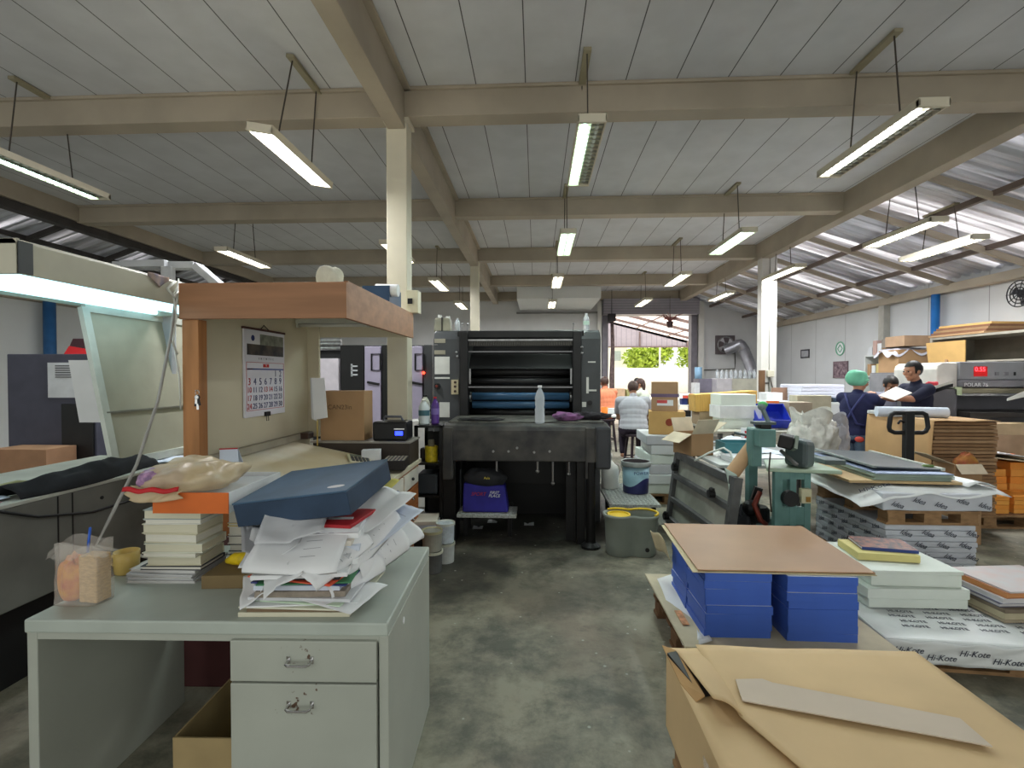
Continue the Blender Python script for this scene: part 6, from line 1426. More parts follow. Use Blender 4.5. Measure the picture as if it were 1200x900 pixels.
def sack(label, px, y, z0, rx, h, seed, m=None):
    t = thing('plastic_sack', label, 'sack', (W(px,y),y,z0))
    mk = m or M('milky_sack', (200,198,190), .3, var=.22, scale=7, bump=1.0, bscale=22)
    lump(0,0,0,rx,rx*.8,h*.86,seed,.24,2.4,60,30,8).build('sack_body', mk, t, local=True, smooth=True)
    mb = MB(); mb.grid(lambda u, v: (rx*.8*math.cos(2*PI*u)*(1+.12*math.sin(10*PI*u))*(1+.15*v), rx*.62*math.sin(2*PI*u)*(1+.1*math.sin(8*PI*u))*(1+.15*v), h*.74+h*.24*v*(1+.3*math.sin(6*PI*u))), 40, 5); mb.build('sack_mouth', mk, t, local=True, smooth=True)
    return t
stl = MB().box(2.95,5.2,.0,4.0,5.75,.55).build('bench', M('bench_shade', (120,112,100), .7)); 
bpy.data.objects.remove(stl)
bn = table('low bench carrying the white plastic sacks', 2.95, 5.25, 3.75, 5.85, .62, M('table_grey', (176,172,160), .6), 'bench')
sack('big milky plastic sack with its mouth open, left of the woman in the green cap', 952, 5.5, .621, .225, .56, 3)
sack('smaller milky sack close to the woman in the green cap', 978, 5.62, .621, .14, .50, 8, M('grey_sack', (170,170,178), .3, var=.2, bump=1.0, bscale=22))
dk_ = lump(W(973,5.62),5.68,.621,.09,.08,.30,5,.3).build('dark_bag', m_bagk, smooth=True); tag(dk_, 'dark bag between the milky sacks and the woman in the green cap', 'bag')
# table further back with white sheets
table('white work table at mid depth, left of the paper cutters', 3.9, 8.1, 5.6, 9.1, 1.12)
for k in range(5):
    o = MB().box(-.36,-.3,0,.36,.3,.055).build('paper_stack', M('lavender_white', (212,212,226), .6, var=.06, scale=30, stretch=(10,10,1)), bev=.01); o.location = ((W(938,8.3)+W(985,8.3))/2+.03,8.62,1.121+.056*k); o.rotation_euler = (0,0,.03*k); tag(o, ['lowest','second','third','fourth','topmost'][k]+' white wrapped bundle of the pile left of the green cap', 'papers', 'white bundles left of the green cap')
o = closed_box('brown_board', 'brown board leaning left of the white bundles', (W(926,8.5),8.7,1.121), .42,.03,.22, M('brown_board', (140,108,90), .7), cat='board')
closed_box('white_box', 'white box beside the paired white column', (W(903,8.6),8.6,1.121), .26,.3,.14, m_wcard)
for k, (px, m) in enumerate(((966,m_navy),(974,m_black),(981,m_navy))):
    o = lump(W(px,8.15),8.20,1.121,.09,.06,.08,k).build('cloth', m, smooth=True)
    o.location = (0,0,0); tag(o, ['dark blue cloth leftmost beside the green cap','black cloth between the two dark blue ones','dark blue cloth nearest the green cap'][k], 'cloth', 'dark cloths beside the green cap')
# stool / table in the distance with orange cup
table('low packing table beyond the press at its right end', 1.08, 8.62, 2.25, 9.6, .85)
o = MB().lathe([(.055,0),(.065,.13),(.06,.13),(.05,.01),(0,.01)], 18, (W(709,8.9),8.95,.851), cap=False).build('cup', M('orange_plastic', (240,130,40), .4), smooth=True); tag(o, 'orange plastic tub on the packing table beyond the press', 'tub')
o = closed_box('small_carton', 'small white carton on the packing table beyond the press', (W(718,9.2),9.25,.851), .14,.14,.09, m_wcard)
o = closed_box('dark_tin', 'dark tin on the packing table beyond the press', (W(726,9.0),9.05,.851), .13,.12,.08, m_navy)
table('long low table before the doorway covered with pale sheets', 1.9, 11.6, 4.6, 12.6, .95, M('pale_sheets', (226,220,222), .6))
closed_box('red_box', 'red box on the long table before the doorway', (W(809,11.8),11.85,.951), .28,.2,.17, M('box_red', (206,70,50), .5))
closed_box('brown_box', 'faint brown box at the left on the long table before the doorway', (W(722,12.2),12.2,.951), .38,.3,.28, M('faint_carton', (196,166,136), .8))
closed_box('olive_box', 'faint olive box beside the faint brown box before the doorway', (W(745,12.2),12.25,.951), .46,.3,.26, M('faint_olive', (160,160,110), .8))
rk = thing('parts_rack', 'white wire rack with dark parts between the cartons and the long carton', 'rack', (W(804,8.3),8.4,0))
for x in (W(796,8.3),W(814,8.3)):
    for y in (8.3,8.6): MB().cyl((x,y,0),(x,y,1.25),.012,n=8).build('post', m_paper, rk)
for z_ in (.6,.85,1.05,1.22):
    MB().box(W(796,8.3)-.02,8.28,z_,W(814,8.3)+.02,8.62,z_+.015).build('shelf', m_paper, rk)
    mb = MB()
for i, (dx, z_, m) in enumerate(((.04,.865,m_navy),(.16,.865,m_black),(.10,1.065,m_navyink),(.20,1.065,m_black),(.08,.615,m_black))):
    closed_box('parts_bin', ['dark blue bin left on the middle rack shelf','black bin right on the middle rack shelf','navy bin left on the upper rack shelf','black bin right on the upper rack shelf','black bin on the low rack shelf'][i], (W(796,8.3)+dx,8.42,z_+.001), .09,.18,.10, m, group='bins on the wire rack')
# back wall region: cabinets, partition, fan, duct
o = thing('low_cabinet', 'pale low cabinet against the back wall below the fan', 'cabinet', (W(866,13.6),13.9,0))
xa, xm_, xb = W(840,13.6), W(858,13.6), W(893,13.6)
MB().box(xa,13.6,0,xm_,14.2,1.47).build('carcass', M('cabinet_lilac', (190,186,190), .5), o, bev=.005); MB().box(xm_,13.62,0,xb,14.2,1.46).build('door', M('cabinet_beige', (186,184,170), .5), o, bev=.005)
for k in range(9):
    bt_ = bottle('clear bottle in the row standing on the low cabinet', (xa+.1+.125*k,13.85,1.471), .045, .24, m_pet, m_paper); bt_['group'] = 'bottles on the low cabinet'
o = closed_box('dark_cabinet', 'grey steel cabinet beside the doorway post', (W(826,14.0),14.2,0), W(833,14)-W(818,14), .5, 1.46, M('grey_cabinet', (120,116,130), .5))
o = MB().cyl((W(819,14.0),14.05,1.461),(W(819,14.0),14.05,1.78),.10,n=18).build('water_bottle', M('blue_water', (150,190,220), .2, alpha=.8), smooth=True); tag(o, 'big blue water bottle on the grey steel cabinet by the doorway', 'water bottle')
o = closed_box('white_post_box', 'white narrow rack left of the grey steel cabinet', (W(815,13.8),13.8,0), .14,.3,1.35, m_wcard)
fn_ = thing('exhaust_fan', 'exhaust fan with dark square plate and curved blades on the back wall', 'fan', (W(850,15.7),15.72,at(850,404,Y=15.7).z))
MB().box(-.29,-.02,-.29,.29,.07,.29).build('fan_plate', M('fan_plate', (96,86,88), .6), fn_, local=True, bev=.01)
MB().tube([(.24*math.cos(2*PI*i/28),-.04,.24*math.sin(2*PI*i/28)) for i in range(28)],.02,8,True).build('ring', m_steel, fn_, local=True, smooth=True)
mb = MB()
for k in range(4):
    a = k*PI/2+.4
    mb.grid(lambda u, v: ((.06+.17*u)*math.cos(a+.9*v*(.4+u*.6)), -.05+.05*v, (.06+.17*u)*math.sin(a+.9*v*(.4+u*.6))), 6, 6, .006, (0,1,0))
    mb2 = mb
    mb2.build('fan_blade', M('fan_blade', (196,192,196), .4, metal=.3), fn_, local=True); mb = MB()
MB().cyl((0,-.07,0),(0,.0,0),.07,n=16).build('hub', m_steel, fn_, local=True)
du = [at(850,411,Y=15.4), at(858,408,Y=15.3), at(867,403,Y=15.2), at(872,410,Y=15.2), at(878,425,Y=15.0), at(883,440,Y=14.8)]
pts = []
for i in range(len(du)-1):
    for k in range(10): pts.append(du[i].lerp(du[i+1], k/10))
pts.append(du[-1])
o = MB().tube(pts, [.15+.012*(i%2) for i in range(len(pts))], 18).build('flexible_duct', M('duct_silver', (176,176,184), .3, metal=.8), fn_, smooth=True, label='silver flexible duct')
o = MB().tube([at(861,404,Y=15.75),at(861.5,425,Y=15.75),at(861,432,Y=15.75),at(820,434,Y=15.75)],.014,6).build('cord', m_cable, fn_, smooth=True)
# meter box and clutter at the paired column
mt_ = thing('electrical_board', 'cluttered brown switch panel strapped to the paired white column', 'electrical board', (4.54,9.88,1.2))
MB().box(-.19,-.06,-.1,-.10,.03,.45).build('backboard', m_woodd, mt_, local=True); MB().box(-.05,-.05,.32,.08,.03,.45).build('meter', M('meter_ivory', (206,200,180), .5), mt_, local=True, bev=.01)
MB().bar((-.12,0,.2),(0,.03,.2),.03,.03).build('strap', m_fr, mt_, local=True); MB().tube([(0,-.03,.32),(.05,-.04,.1),(.0,-.03,-.2),(-.1,-.03,-.3)],.015,6).build('cable', m_cable, mt_, local=True, smooth=True)
# ---- right wall things
def onwall(px, py): return at(px, py, X=XR-.01)
def wframe(label, px0, py0, px1, py1, mfr, mfill, name='picture_frame', cat='frame', t_=.02, fw=.035):
    a = onwall(px0,py1); b = onwall(px1,py0)
    y0, y1 = sorted((a.y,b.y)); z0, z1 = sorted((a.z,b.z))
    t = thing(name, label, cat, (XR-.012,(y0+y1)/2,(z0+z1)/2))
    MB().box(XR-.015,y0,z0,XR-.002,y1,z1).build('picture', mfill, t)
    mb = MB(); mb.box(XR-t_,y0,z0,XR-.004,y0+fw,z1); mb.box(XR-t_,y1-fw,z0,XR-.004,y1,z1); mb.box(XR-t_,y0,z0,XR-.004,y1,z0+fw); mb.box(XR-t_,y0,z1-fw,XR-.004,y1,z1); mb.build('frame', mfr, t)
    return t
wframe('small dark frame on the right wall near the paired column', 938.5,409,948.5,420, M('frame_dark', (70,68,74), .5), M('frame_fill', (170,170,176), .6))
wframe('dark red printed poster on the right wall below the green emblem', 976.5,423,994,443, M('poster_edge', (130,110,116), .6), M('poster_print', (160,140,146), .6, var=.5, scale=14, col2=(88,68,80)), 'poster', 'poster')
wframe('wide dark frame standing on the shelf at the right wall', 1110,387,1143,396, M('frame_dark', (70,68,74), .5), M('frame_blue', (120,126,150), .5, var=.4, scale=9, col2=(60,60,80)))
g = onwall(984.5,408.5)
em = thing('round_emblem', 'round green emblem sign on the right wall', 'emblem', (XR-.01,g.y,g.z))
n_r = .155
m_green = M('emblem_green', (110,170,140), .5)
MB().tube([(0,n_r*math.cos(2*PI*i/32),n_r*math.sin(2*PI*i/32)) for i in range(32)],.016,6,True).build('ring', m_green, em, local=True)
mb = MB()
for k in range(4):
    a = k*PI/2; mb.bar((0,.09*math.cos(a),.09*math.sin(a)),(0,.09*math.cos(a+PI/2),.09*math.sin(a+PI/2)),.012,.02,(1,0,0))
mb.build('diamond', m_green, em, local=True)
MB().cyl((.004,0,0),(.008,0,0),n_r,n=32).build('backing', m_paper, em, local=True)
p = onwall(1105,370)
o = MB().cyl((XR-.14,p.y,.0),(XR-.14,p.y,2.98),.065,n=18).build('pipe', M('blue_pipe', (40,110,180), .35), smooth=True); tag(o, 'bright blue pipe running down the right wall', 'pipe')
# shelving along the right wall
xsf = 6.55
sh = thing('shelf_unit', 'open shelf unit with small goods against the right wall', 'shelf', (6.85,9.9,0))
ys0, ys1 = 9.62, 10.22
for y in (ys0,ys1-.03): MB().box(xsf,y,0,XR-.05,y+.03,1.95).build('side', m_tabl, sh)
for z_ in (.1,.8,1.2,1.52,1.92): MB().box(xsf,ys0+.03,z_,XR-.05,ys1-.03,z_+.025).build('shelf_board', m_tabl, sh)
MB().box(XR-.07,ys0,0,XR-.05,ys1,1.95).build('back', m_pilz if False else MATS['pilaster_grey'], sh)
for i in range(4):
    o = closed_box('small_carton', ['cream packet left on the upper shelf at the right wall','yellow packet on the upper shelf at the right wall','white packet on the upper shelf at the right wall','tan packet at the end of the upper shelf at the right wall'][i], (xsf+.1,ys0+.11+.125*i,1.546), .16,.10,.20+.03*(i%2), (m_wcard,M('pale_yellow_box', (206,190,130), .7),m_paper,m_card)[i], group='packets on the wall shelf')
    o = closed_box('small_carton', ['brownish box left on top of the shelf unit','white box on top of the shelf unit','pinkish box on top of the shelf unit','grey box at the end on top of the shelf unit'][i], (xsf+.14,ys0+.10+.13*i,1.946), .2,.11,.16+.06*(i%3), (m_card,m_wcard,M('pinkish_box', (190,160,150), .7),m_paper2)[i], group='boxes on the shelf unit')
# big dark storage cupboard with cartons on top
cup = thing('storage_cupboard', 'long grey storage cupboard along the right wall loaded with cartons', 'cupboard', (6.65,8.75,0))
zc_ = 1.60
MB().box(6.25,7.95,0,XR-.25,9.58,zc_).build('carcass', M('cupboard_grey', (118,118,122), .6, var=.08), cup, bev=.005)
for k in range(2): d_ = MB().box(6.235,7.97+.81*k,.05,6.25,8.76+.81*k,zc_-.02).build('door', M('cupboard_door', (128,128,132), .6), cup, bev=.004)
closed_box('carton', 'large brown carton with a white cloth on it, by the shelf unit', (6.62,9.20,zc_+.001), .62,.50,.40, m_card)
o = MB().grid(lambda u, v: (6.24+.72*u, 8.93+.56*v, zc_+.412+  .03*math.sin(PI*u)+.02*noise.noise(Vector((u*4,v*5,1)))-.14*max(0,.15-u)/.15*abs(math.sin(5*v))-.14*max(0,.12-v)/.12*abs(math.sin(6*u+1))), 16, 12, .006).build('white_cloth', M('white_sheet_cloth', (216,216,228), .8), smooth=True); tag(o, 'white plastic cloth draped over the large brown carton', 'cloth')
closed_box('carton', 'small dark carton on the white cloth, left of the tan one', (6.52,9.40,zc_+.455), .3,.12,.16, M('carton_g', (130,122,114), .8))
closed_box('carton', 'tan and brown carton on top of the white cloth', (6.55,9.08,zc_+.46), .45,.44,.18, M('tan_carton', (176,146,118), .8), .05)
# wall cabinet with flat cartons on top and a board hanging from it
nc = thing('hanging_cabinet', 'grey open wall cabinet above the paper cutter, flat cartons on top', 'cabinet', (6.8,7.4,0))
for y in (6.60,8.46): MB().box(6.5,y,1.75,XR,y+.05,2.13).build('side', M('niche_grey', (150,144,132), .7), nc)
MB().box(6.5,6.60,2.13,XR,8.51,2.165).build('top', MATS['niche_grey'], nc); MB().box(XR-.03,6.6,1.75,XR-.005,8.51,2.13).build('back', M('niche_back', (136,126,112), .7), nc); MB().box(6.5,6.6,1.75,XR,8.51,1.775).build('bottom', MATS['niche_grey'], nc)
for k in range(5):
    closed_box('flat_carton', ['lowest','second','third','fourth','topmost'][k]+' flattened carton on the grey wall cabinet', (6.80+.01*k,8.02-.02*k,2.167+.034*k), .62,1.02-.05*k,.033, (m_card,M('carton_red', (130,92,68), .8),M('carton_b', (158,126,92), .8),M('carton_red', (130,92,68), .8),MATS['yellow_carton'])[k], .03*k, 'flattened cartons on the wall cabinet')
hbd = MB().hexa([(6.47,7.80,1.66),(6.47,8.48,1.66),(6.485,8.48,1.66),(6.485,7.80,1.66),(6.40,7.72,2.08),(6.40,8.46,2.08),(6.415,8.46,2.08),(6.415,7.72,2.08)]).build('hanging_board', MATS['yellow_carton'], nc, label='yellow carton board')
MB().cyl((6.43,8.1,1.78),(6.46,8.1,1.78),.025,n=10).build('finger_hole', m_card, hbd)
# ---- guillotine paper cutter
YC = 6.45
def cx_(px): return at(px,440,Y=YC).x
def cz_(py): return at(1150,py,Y=YC).z
gt = thing('paper_cutter', 'large grey paper cutting machine with red display at the right edge', 'paper cutter', (6.1,7.0,0))
m_cg = M('cutter_grey', (138,138,142), .5, var=.06); m_cg2 = M('cutter_dark', (116,114,120), .5, var=.06); m_cw = M('cutter_white', (206,202,196), .5)
x0, x1 = cx_(1098), 7.02
MB().extr([(x0,cz_(455)),(cx_(1122),cz_(455)),(cx_(1122),cz_(425)),(x0+.06,cz_(425)),(x0+.015,cz_(428)),(x0,cz_(433))], 1, YC, YC+.75).build('end_housing', m_cw, gt, bev=.01)
hp = MB().box(cx_(1122),YC-.03,cz_(445),x1,YC+.75,cz_(424)).build('head_panel', m_cg, gt, bev=.012)
MB().box(cx_(1122),YC-.06,cz_(453.5),x1,YC+.6,cz_(445.5)).build('lower_head', m_cg2, gt, bev=.01)
MB().box(cx_(1138.5),YC-.036,cz_(441),cx_(1154),YC-.028,cz_(429.5)).build('display', M('display_red', (50,10,12), .3, var=.2, emit=(255,30,30), es=.25), hp)
text('0.55', .075, M('display_digits', (255,60,60), .4, var=0, emit=(255,50,60), es=3.5), hp, (cx_(1145.5),YC-.038,cz_(433)), (PI/2,0,0), local=False)
text('POLAR 76', .065, m_paper, gt, (cx_(1139),YC-.062,cz_(451)), (PI/2,0,0), local=False)
for px in (1165,1176,1187): MB().box(cx_(px)-.02,YC-.04,cz_(440),cx_(px)+.025 if px < 1180 else cx_(px),YC-.03,cz_(436)).build('button', m_cg2 if px < 1180 else m_black, hp)
MB().box(cx_(1197),YC-.04,cz_(435),cx_(1206),YC-.03,cz_(425)).build('side_display', M('maroon_screen', (80,30,40), .4), hp)
MB().box(x0+.15,YC+.4,0,x1,YC+.85,cz_(453)).build('back_body', m_cg2, gt)
MB().box(cx_(1122),YC+.05,cz_(461),x1,YC+.2,cz_(455)).build('blade_clamp', M('clamp_beige', (166,160,136), .5), gt, bev=.004)
MB().box(cx_(1126),YC+.03,cz_(464),x1,YC+.06,cz_(461.5)).build('blade', m_steel, gt)
MB().box(cx_(1120),YC-.22,cz_(487),x1,YC+.4,cz_(482)).build('table', M('cutter_table', (70,66,64), .4, metal=.4), gt, bev=.004)
MB().box(cx_(1126),YC-.15,.0,x1-.1,YC+.3,cz_(487)).build('stand', M('cutter_stand', (84,82,84), .6), gt)
MB().box(cx_(1118),YC-.02,cz_(463),cx_(1126),YC+.03,cz_(453.5)).build('guide_lamp', M('pale_lamp', (206,220,180), .4), gt)
MB().hexa([at(1091,457,Y=6.2),at(1117,449,Y=6.05),at(1117,449,Y=6.45),at(1091,457,Y=6.6),at(1091,454,Y=6.2),at(1116,446,Y=6.05),at(1116,446,Y=6.45),at(1091,454,Y=6.6)]).build('wing_table', m_cw, gt, bev=.003)
MB().hexa([at(1091,462,Y=6.21),at(1117,453,Y=6.06),at(1117,453,Y=6.44),at(1091,462,Y=6.59),at(1091,457.5,Y=6.21),at(1117,449.5,Y=6.06),at(1117,449.5,Y=6.44),at(1091,457.5,Y=6.59)]).build('wing_edge', m_oil, gt)
MB().box(cx_(1092),YC-.02,0,cx_(1120),YC+.6,cz_(456)).build('wing_stand', m_cg2, gt)
MB().hexa([at(1180,470,Y=5.9),at(1215,462,Y=5.7),at(1215,462,Y=6.2),at(1180,470,Y=6.4),at(1180,467,Y=5.9),at(1215,452,Y=5.7),at(1215,452,Y=6.2),at(1180,467,Y=6.4)]).build('wing_table', m_cw, gt, bev=.003)
rdc = lump(at(1100,452,Y=6.3).x,6.4,at(1100,452,Y=6.35).z,.06,.05,.05,2).build('red_cloth', M('red_cloth', (170,50,60), .8), smooth=True); tag(rdc, 'red cloth lying at the left end of the paper cutter', 'cloth')
# ---- cardboard sheet stack with kraft cover and pallet jack
c0 = at(1096,495,Y=5.0); zS = at(1096,490,Y=5.0).z
pallet('pallet under the tall stack of brown cardboard sheets', c0.x-.02, 5.0, c0.x+.60, 5.9, .075, .11)
z_ = .186; i = 0
zS -= .035; nS = 26; hS = (zS-z_)/nS
m_cs = [M('card_sheet%d' % k, c, .85, var=.08, scale=12) for k, c in enumerate(((150,118,86),(138,106,76),(162,130,98)))]
for i in range(nS):
    o = MB().box(-.30,-.43,0,.30,.43,hS-.006).build('cardboard_sheet', m_cs[i%3], bev=.002); o.location = (c0.x+.30+rnd.uniform(-.012,.012),5.45+rnd.uniform(-.01,.01),z_); o.rotation_euler = (0,0,rnd.uniform(-.012,.012)); z_ += hS
    tag(o, 'folded brown cardboard bundle, number %d from the bottom of the tall stack' % (i+1) if 0 < i < nS-1 else ('folded brown cardboard bundle, lowest of the tall stack' if i == 0 else 'folded brown cardboard bundle, topmost of the tall stack'), 'cardboard', 'cardboard bundles in the tall stack')
o = MB().grid(lambda u, v: (c0.x-.035-.02*math.sin(PI*v)-.015*math.sin(7*u), 4.97+.95*u, zS+.006-.72*v), 16, 12, .004, (-1,0,0)).build('kraft_sheet', M('kraft_brown', (190,152,108), .75, var=.12, scale=1.6), smooth=True); tag(o, 'kraft sheet hanging down the left side of the tall cardboard stack', 'kraft sheet')
o2 = MB().grid(lambda u, v: (c0.x-.035+.62*u, 4.97+.95*v, zS+.010+.004*math.sin(9*u)), 8, 8, .003).build('kraft_top', MATS['kraft_brown'], o, smooth=True)
ro = MB(); p0_, p1_ = at(1050,486,Y=5.35), at(1110,483,Y=5.35); zr0 = zS+.075
ro.cyl((p0_.x-.1,5.5,zr0-.012),(p1_.x,5.35,zr0-.012),.055,n=22); ro = ro.build('paper_roll', m_pap[2]); autosmooth(ro); tag(ro, 'white paper roll lying on the tall cardboard stack', 'paper roll')
for k in range(3):
    o = MB().box(-.26,-.18,0,.26,.18,.012).build('paper_stack', m_paper, bev=.002); o.location = (c0.x+.20,5.72,zS+.016+.0125*k); o.rotation_euler = (0,0,.08*k); tag(o, ['lower','middle','upper'][k]+' white sheaf behind the paper roll on the cardboard stack', 'papers', 'sheaves on the cardboard stack')
YJ = 4.75
jx = at(1064.5,500,Y=YJ).x
pj = thing('pallet_jack', 'black pallet jack with looped handle in front of the cardboard stack', 'pallet jack', (jx,YJ,0))
zh0, zh1 = at(1064,507,Y=YJ).z, at(1064,484,Y=YJ).z; hw = .165
loop = [(jx-hw+.04,zh1),(jx+hw-.04,zh1),(jx+hw-.01,zh1-.015),(jx+hw,zh1-.05),(jx+hw+.01,zh0+.05),(jx+hw-.01,zh0+.012),(jx+hw-.04,zh0),(jx-hw+.04,zh0),(jx-hw+.0,zh0+.02),(jx-hw-.008,zh0+.05),(jx-hw,zh1-.05),(jx-hw+.01,zh1-.015)]
MB().tube([(x,YJ,z) for x, z in loop],.020,10,True).build('handle_loop', m_black, pj, smooth=True)
MB().bar((jx,YJ,.28),(jx,YJ,zh1),.085,.05,(0,1,0)).build('handle_post', m_black, pj, bev=.008)
MB().tube([(jx-.03,YJ,zh1-.09),(jx-.08,YJ-.01,zh1-.07),(jx-.10,YJ-.01,zh1-.10)],.010,6).build('release_lever', m_black, pj, smooth=True)
MB().box(jx-.12,YJ-.06,.12,jx+.12,YJ+.10,.32).build('pump_body', m_pblk, pj, bev=.015)
for s in (-1,1): MB().cyl((jx+s*.05-.03,YJ-.01,.09),(jx+s*.05+.03,YJ-.01,.09),.09,n=18).build('wheel', m_black, pj)
for s in (-1,1): MB().box(jx+.02+s*.18+.55-.075 if False else jx+s*.17-.07+.0,YJ+.1,.03,jx+s*.17+.07,YJ+.16,.075).build('fork_root', m_pblk, pj)
# ---- open carton before the cardboard stack
open_box('open_carton', 'open carton with a pale flap raised, before the cardboard stack', (at(1122,530,Y=4.75).x+.04,4.80,0), .26,.22,.74, m_card, .1, (('l',.35,.30),('f',-.9,.10)), m2=M('carton_flap', (206,192,168), .8))
ystuff = lump(at(1128,518,Y=4.8).x+.03,4.8,.60,.09,.07,.22,3).build('rag', M('yellow_red_rag', (180,130,60), .8, var=.5, scale=10, col2=(150,60,60)), smooth=True); tag(ystuff, 'yellow and red rag stuffed in the open carton by the cardboard stack', 'rag')
# ---- orange boxes pallet
m_orb = M('orange_box', (255,178,84), .5, var=.05); m_orb2 = M('orange_box2', (250,164,70), .5, var=.06)
ox0 = at(1140,580,Y=5.25).x
pallet('pallet under the orange boxes at the right edge', ox0-.05, 5.2, ox0+1.1, 5.95, 0, .14)
def orow(x, y, z0, n, w_, d_, h, lab):
    for k in range(n):
        closed_box('orange_box', 'flat orange box, %s of %s' % (ordn[min(k,6)] if k < n-1 else 'topmost', lab), (x+rnd.uniform(-.008,.008),y+rnd.uniform(-.008,.008),z0+h*k), w_, d_, h-.002, (m_orb,m_orb2)[k%2], rnd.uniform(-.02,.02), 'orange boxes on the pallet', bev=.003)
orow(ox0+.16, 5.40, .141, 4, .40, .30, .045, 'the low front orange pile')
orow(ox0+.62, 5.42, .141, 4, .40, .30, .045, 'the second low orange pile at the photo edge')
orow(ox0+.13, 5.75, .141, 6, .30, .32, .075, 'the left rear orange pile')
orow(ox0+.48, 5.77, .141, 5, .36, .32, .078, 'the middle rear orange pile')
orow(ox0+.88, 5.77, .141, 6, .38, .32, .078, 'the right rear orange pile')
zq = .141+6*.075
for k in range(2): closed_box('pale_blue_box', ['lower','upper'][k]+' pale blue box on the left rear orange pile', (ox0+.14,5.73,zq+.062*k+.001), .26,.28,.06, M('pale_blue_box', (130,184,196), .5), .05)
cvz = zq+.13
o = MB().grid(lambda u, v: (ox0+.10+.95*u, 5.52+.55*v, .735+.0*v-.10*u+.03*math.sin(PI*u)), 12, 6, .012).build('board', M('white_printed_board', (214,212,214), .6)); tag(o, 'white board with orange specks lying slanted on the orange boxes', 'board')
mb = MB()
for k in range(16):
    u, v = rnd.uniform(.05,.7), rnd.uniform(.05,.6); mb.lathe([(0,0),(rnd.uniform(.012,.03),0),(.012,.001),(0,.001)], 8, (ox0+.10+.95*u,5.52+.55*v,.7362-.10*u+.03*math.sin(PI*u)), 1, .7)
mb.build('specks', M('orange_specks', (226,110,60), .6), o)
o = MB().grid(lambda u, v: (ox0+.22+.9*u, 5.46+.5*v, .700-.10*u), 6, 4, .008).build('board', M('tan_board_sheet', (196,180,150), .7)); tag(o, 'tan board just under the white speckled board on the orange boxes', 'board')
xk = at(1187,500,Y=6.0).x+.12
closed_box('carton', 'big carton at floor level behind the orange boxes', (xk-.05,6.08,0), .62,.20,.62, MATS['dull_carton'])
closed_box('carton', 'buff carton in the pile behind the orange boxes, middle one', (xk-.05,6.08,.621), .62,.20,.24, MATS['tan_carton'])
closed_box('carton', 'buff carton topmost behind the orange boxes, under the cutter table', (xk-.05,6.08,.862), .60,.20,.13, M('buff_carton', (196,170,136), .8))
# ================================================================= people
def bake(o):
    dg = bpy.context.evaluated_depsgraph_get()
    me = bpy.data.meshes.new_from_object(o.evaluated_get(dg))
    mats = [m for m in o.data.materials]
    o.modifiers.clear(); old = o.data; o.data = me
    me.materials.clear()
    for m in mats: me.materials.append(m)
    me.polygons.foreach_set('use_smooth', [True]*len(me.polygons)); bpy.data.meshes.remove(old)
def fused(mb, name, mat, parent, voxel=.009, smooth=4):
    o = mb.build(name, mat, parent, local=True)
    r = o.modifiers.new('r', 'REMESH'); r.mode = 'VOXEL'; r.voxel_size = voxel
    s = o.modifiers.new('s', 'SMOOTH'); s.factor = .5; s.iterations = smooth
    bake(o); return o
def cap(mb, a, b, r0, r1, n=14):
    mb.cyl(a, b, r0, r1, n); mb.ball(a, r0, n, 8); mb.ball(b, r1, n, 8)
V = Vector
m_skin = M('skin', (176,126,100), .55, var=.05); m_skin2 = M('skin_dark', (150,106,84), .55, var=.05)
m_hair = M('black_hair', (26,22,22), .5, var=.2, scale=40); m_hairb = M('brown_hair', (72,52,46), .5, var=.2, scale=40)
m_eye = M('eye', (24,18,16), .3, var=0)
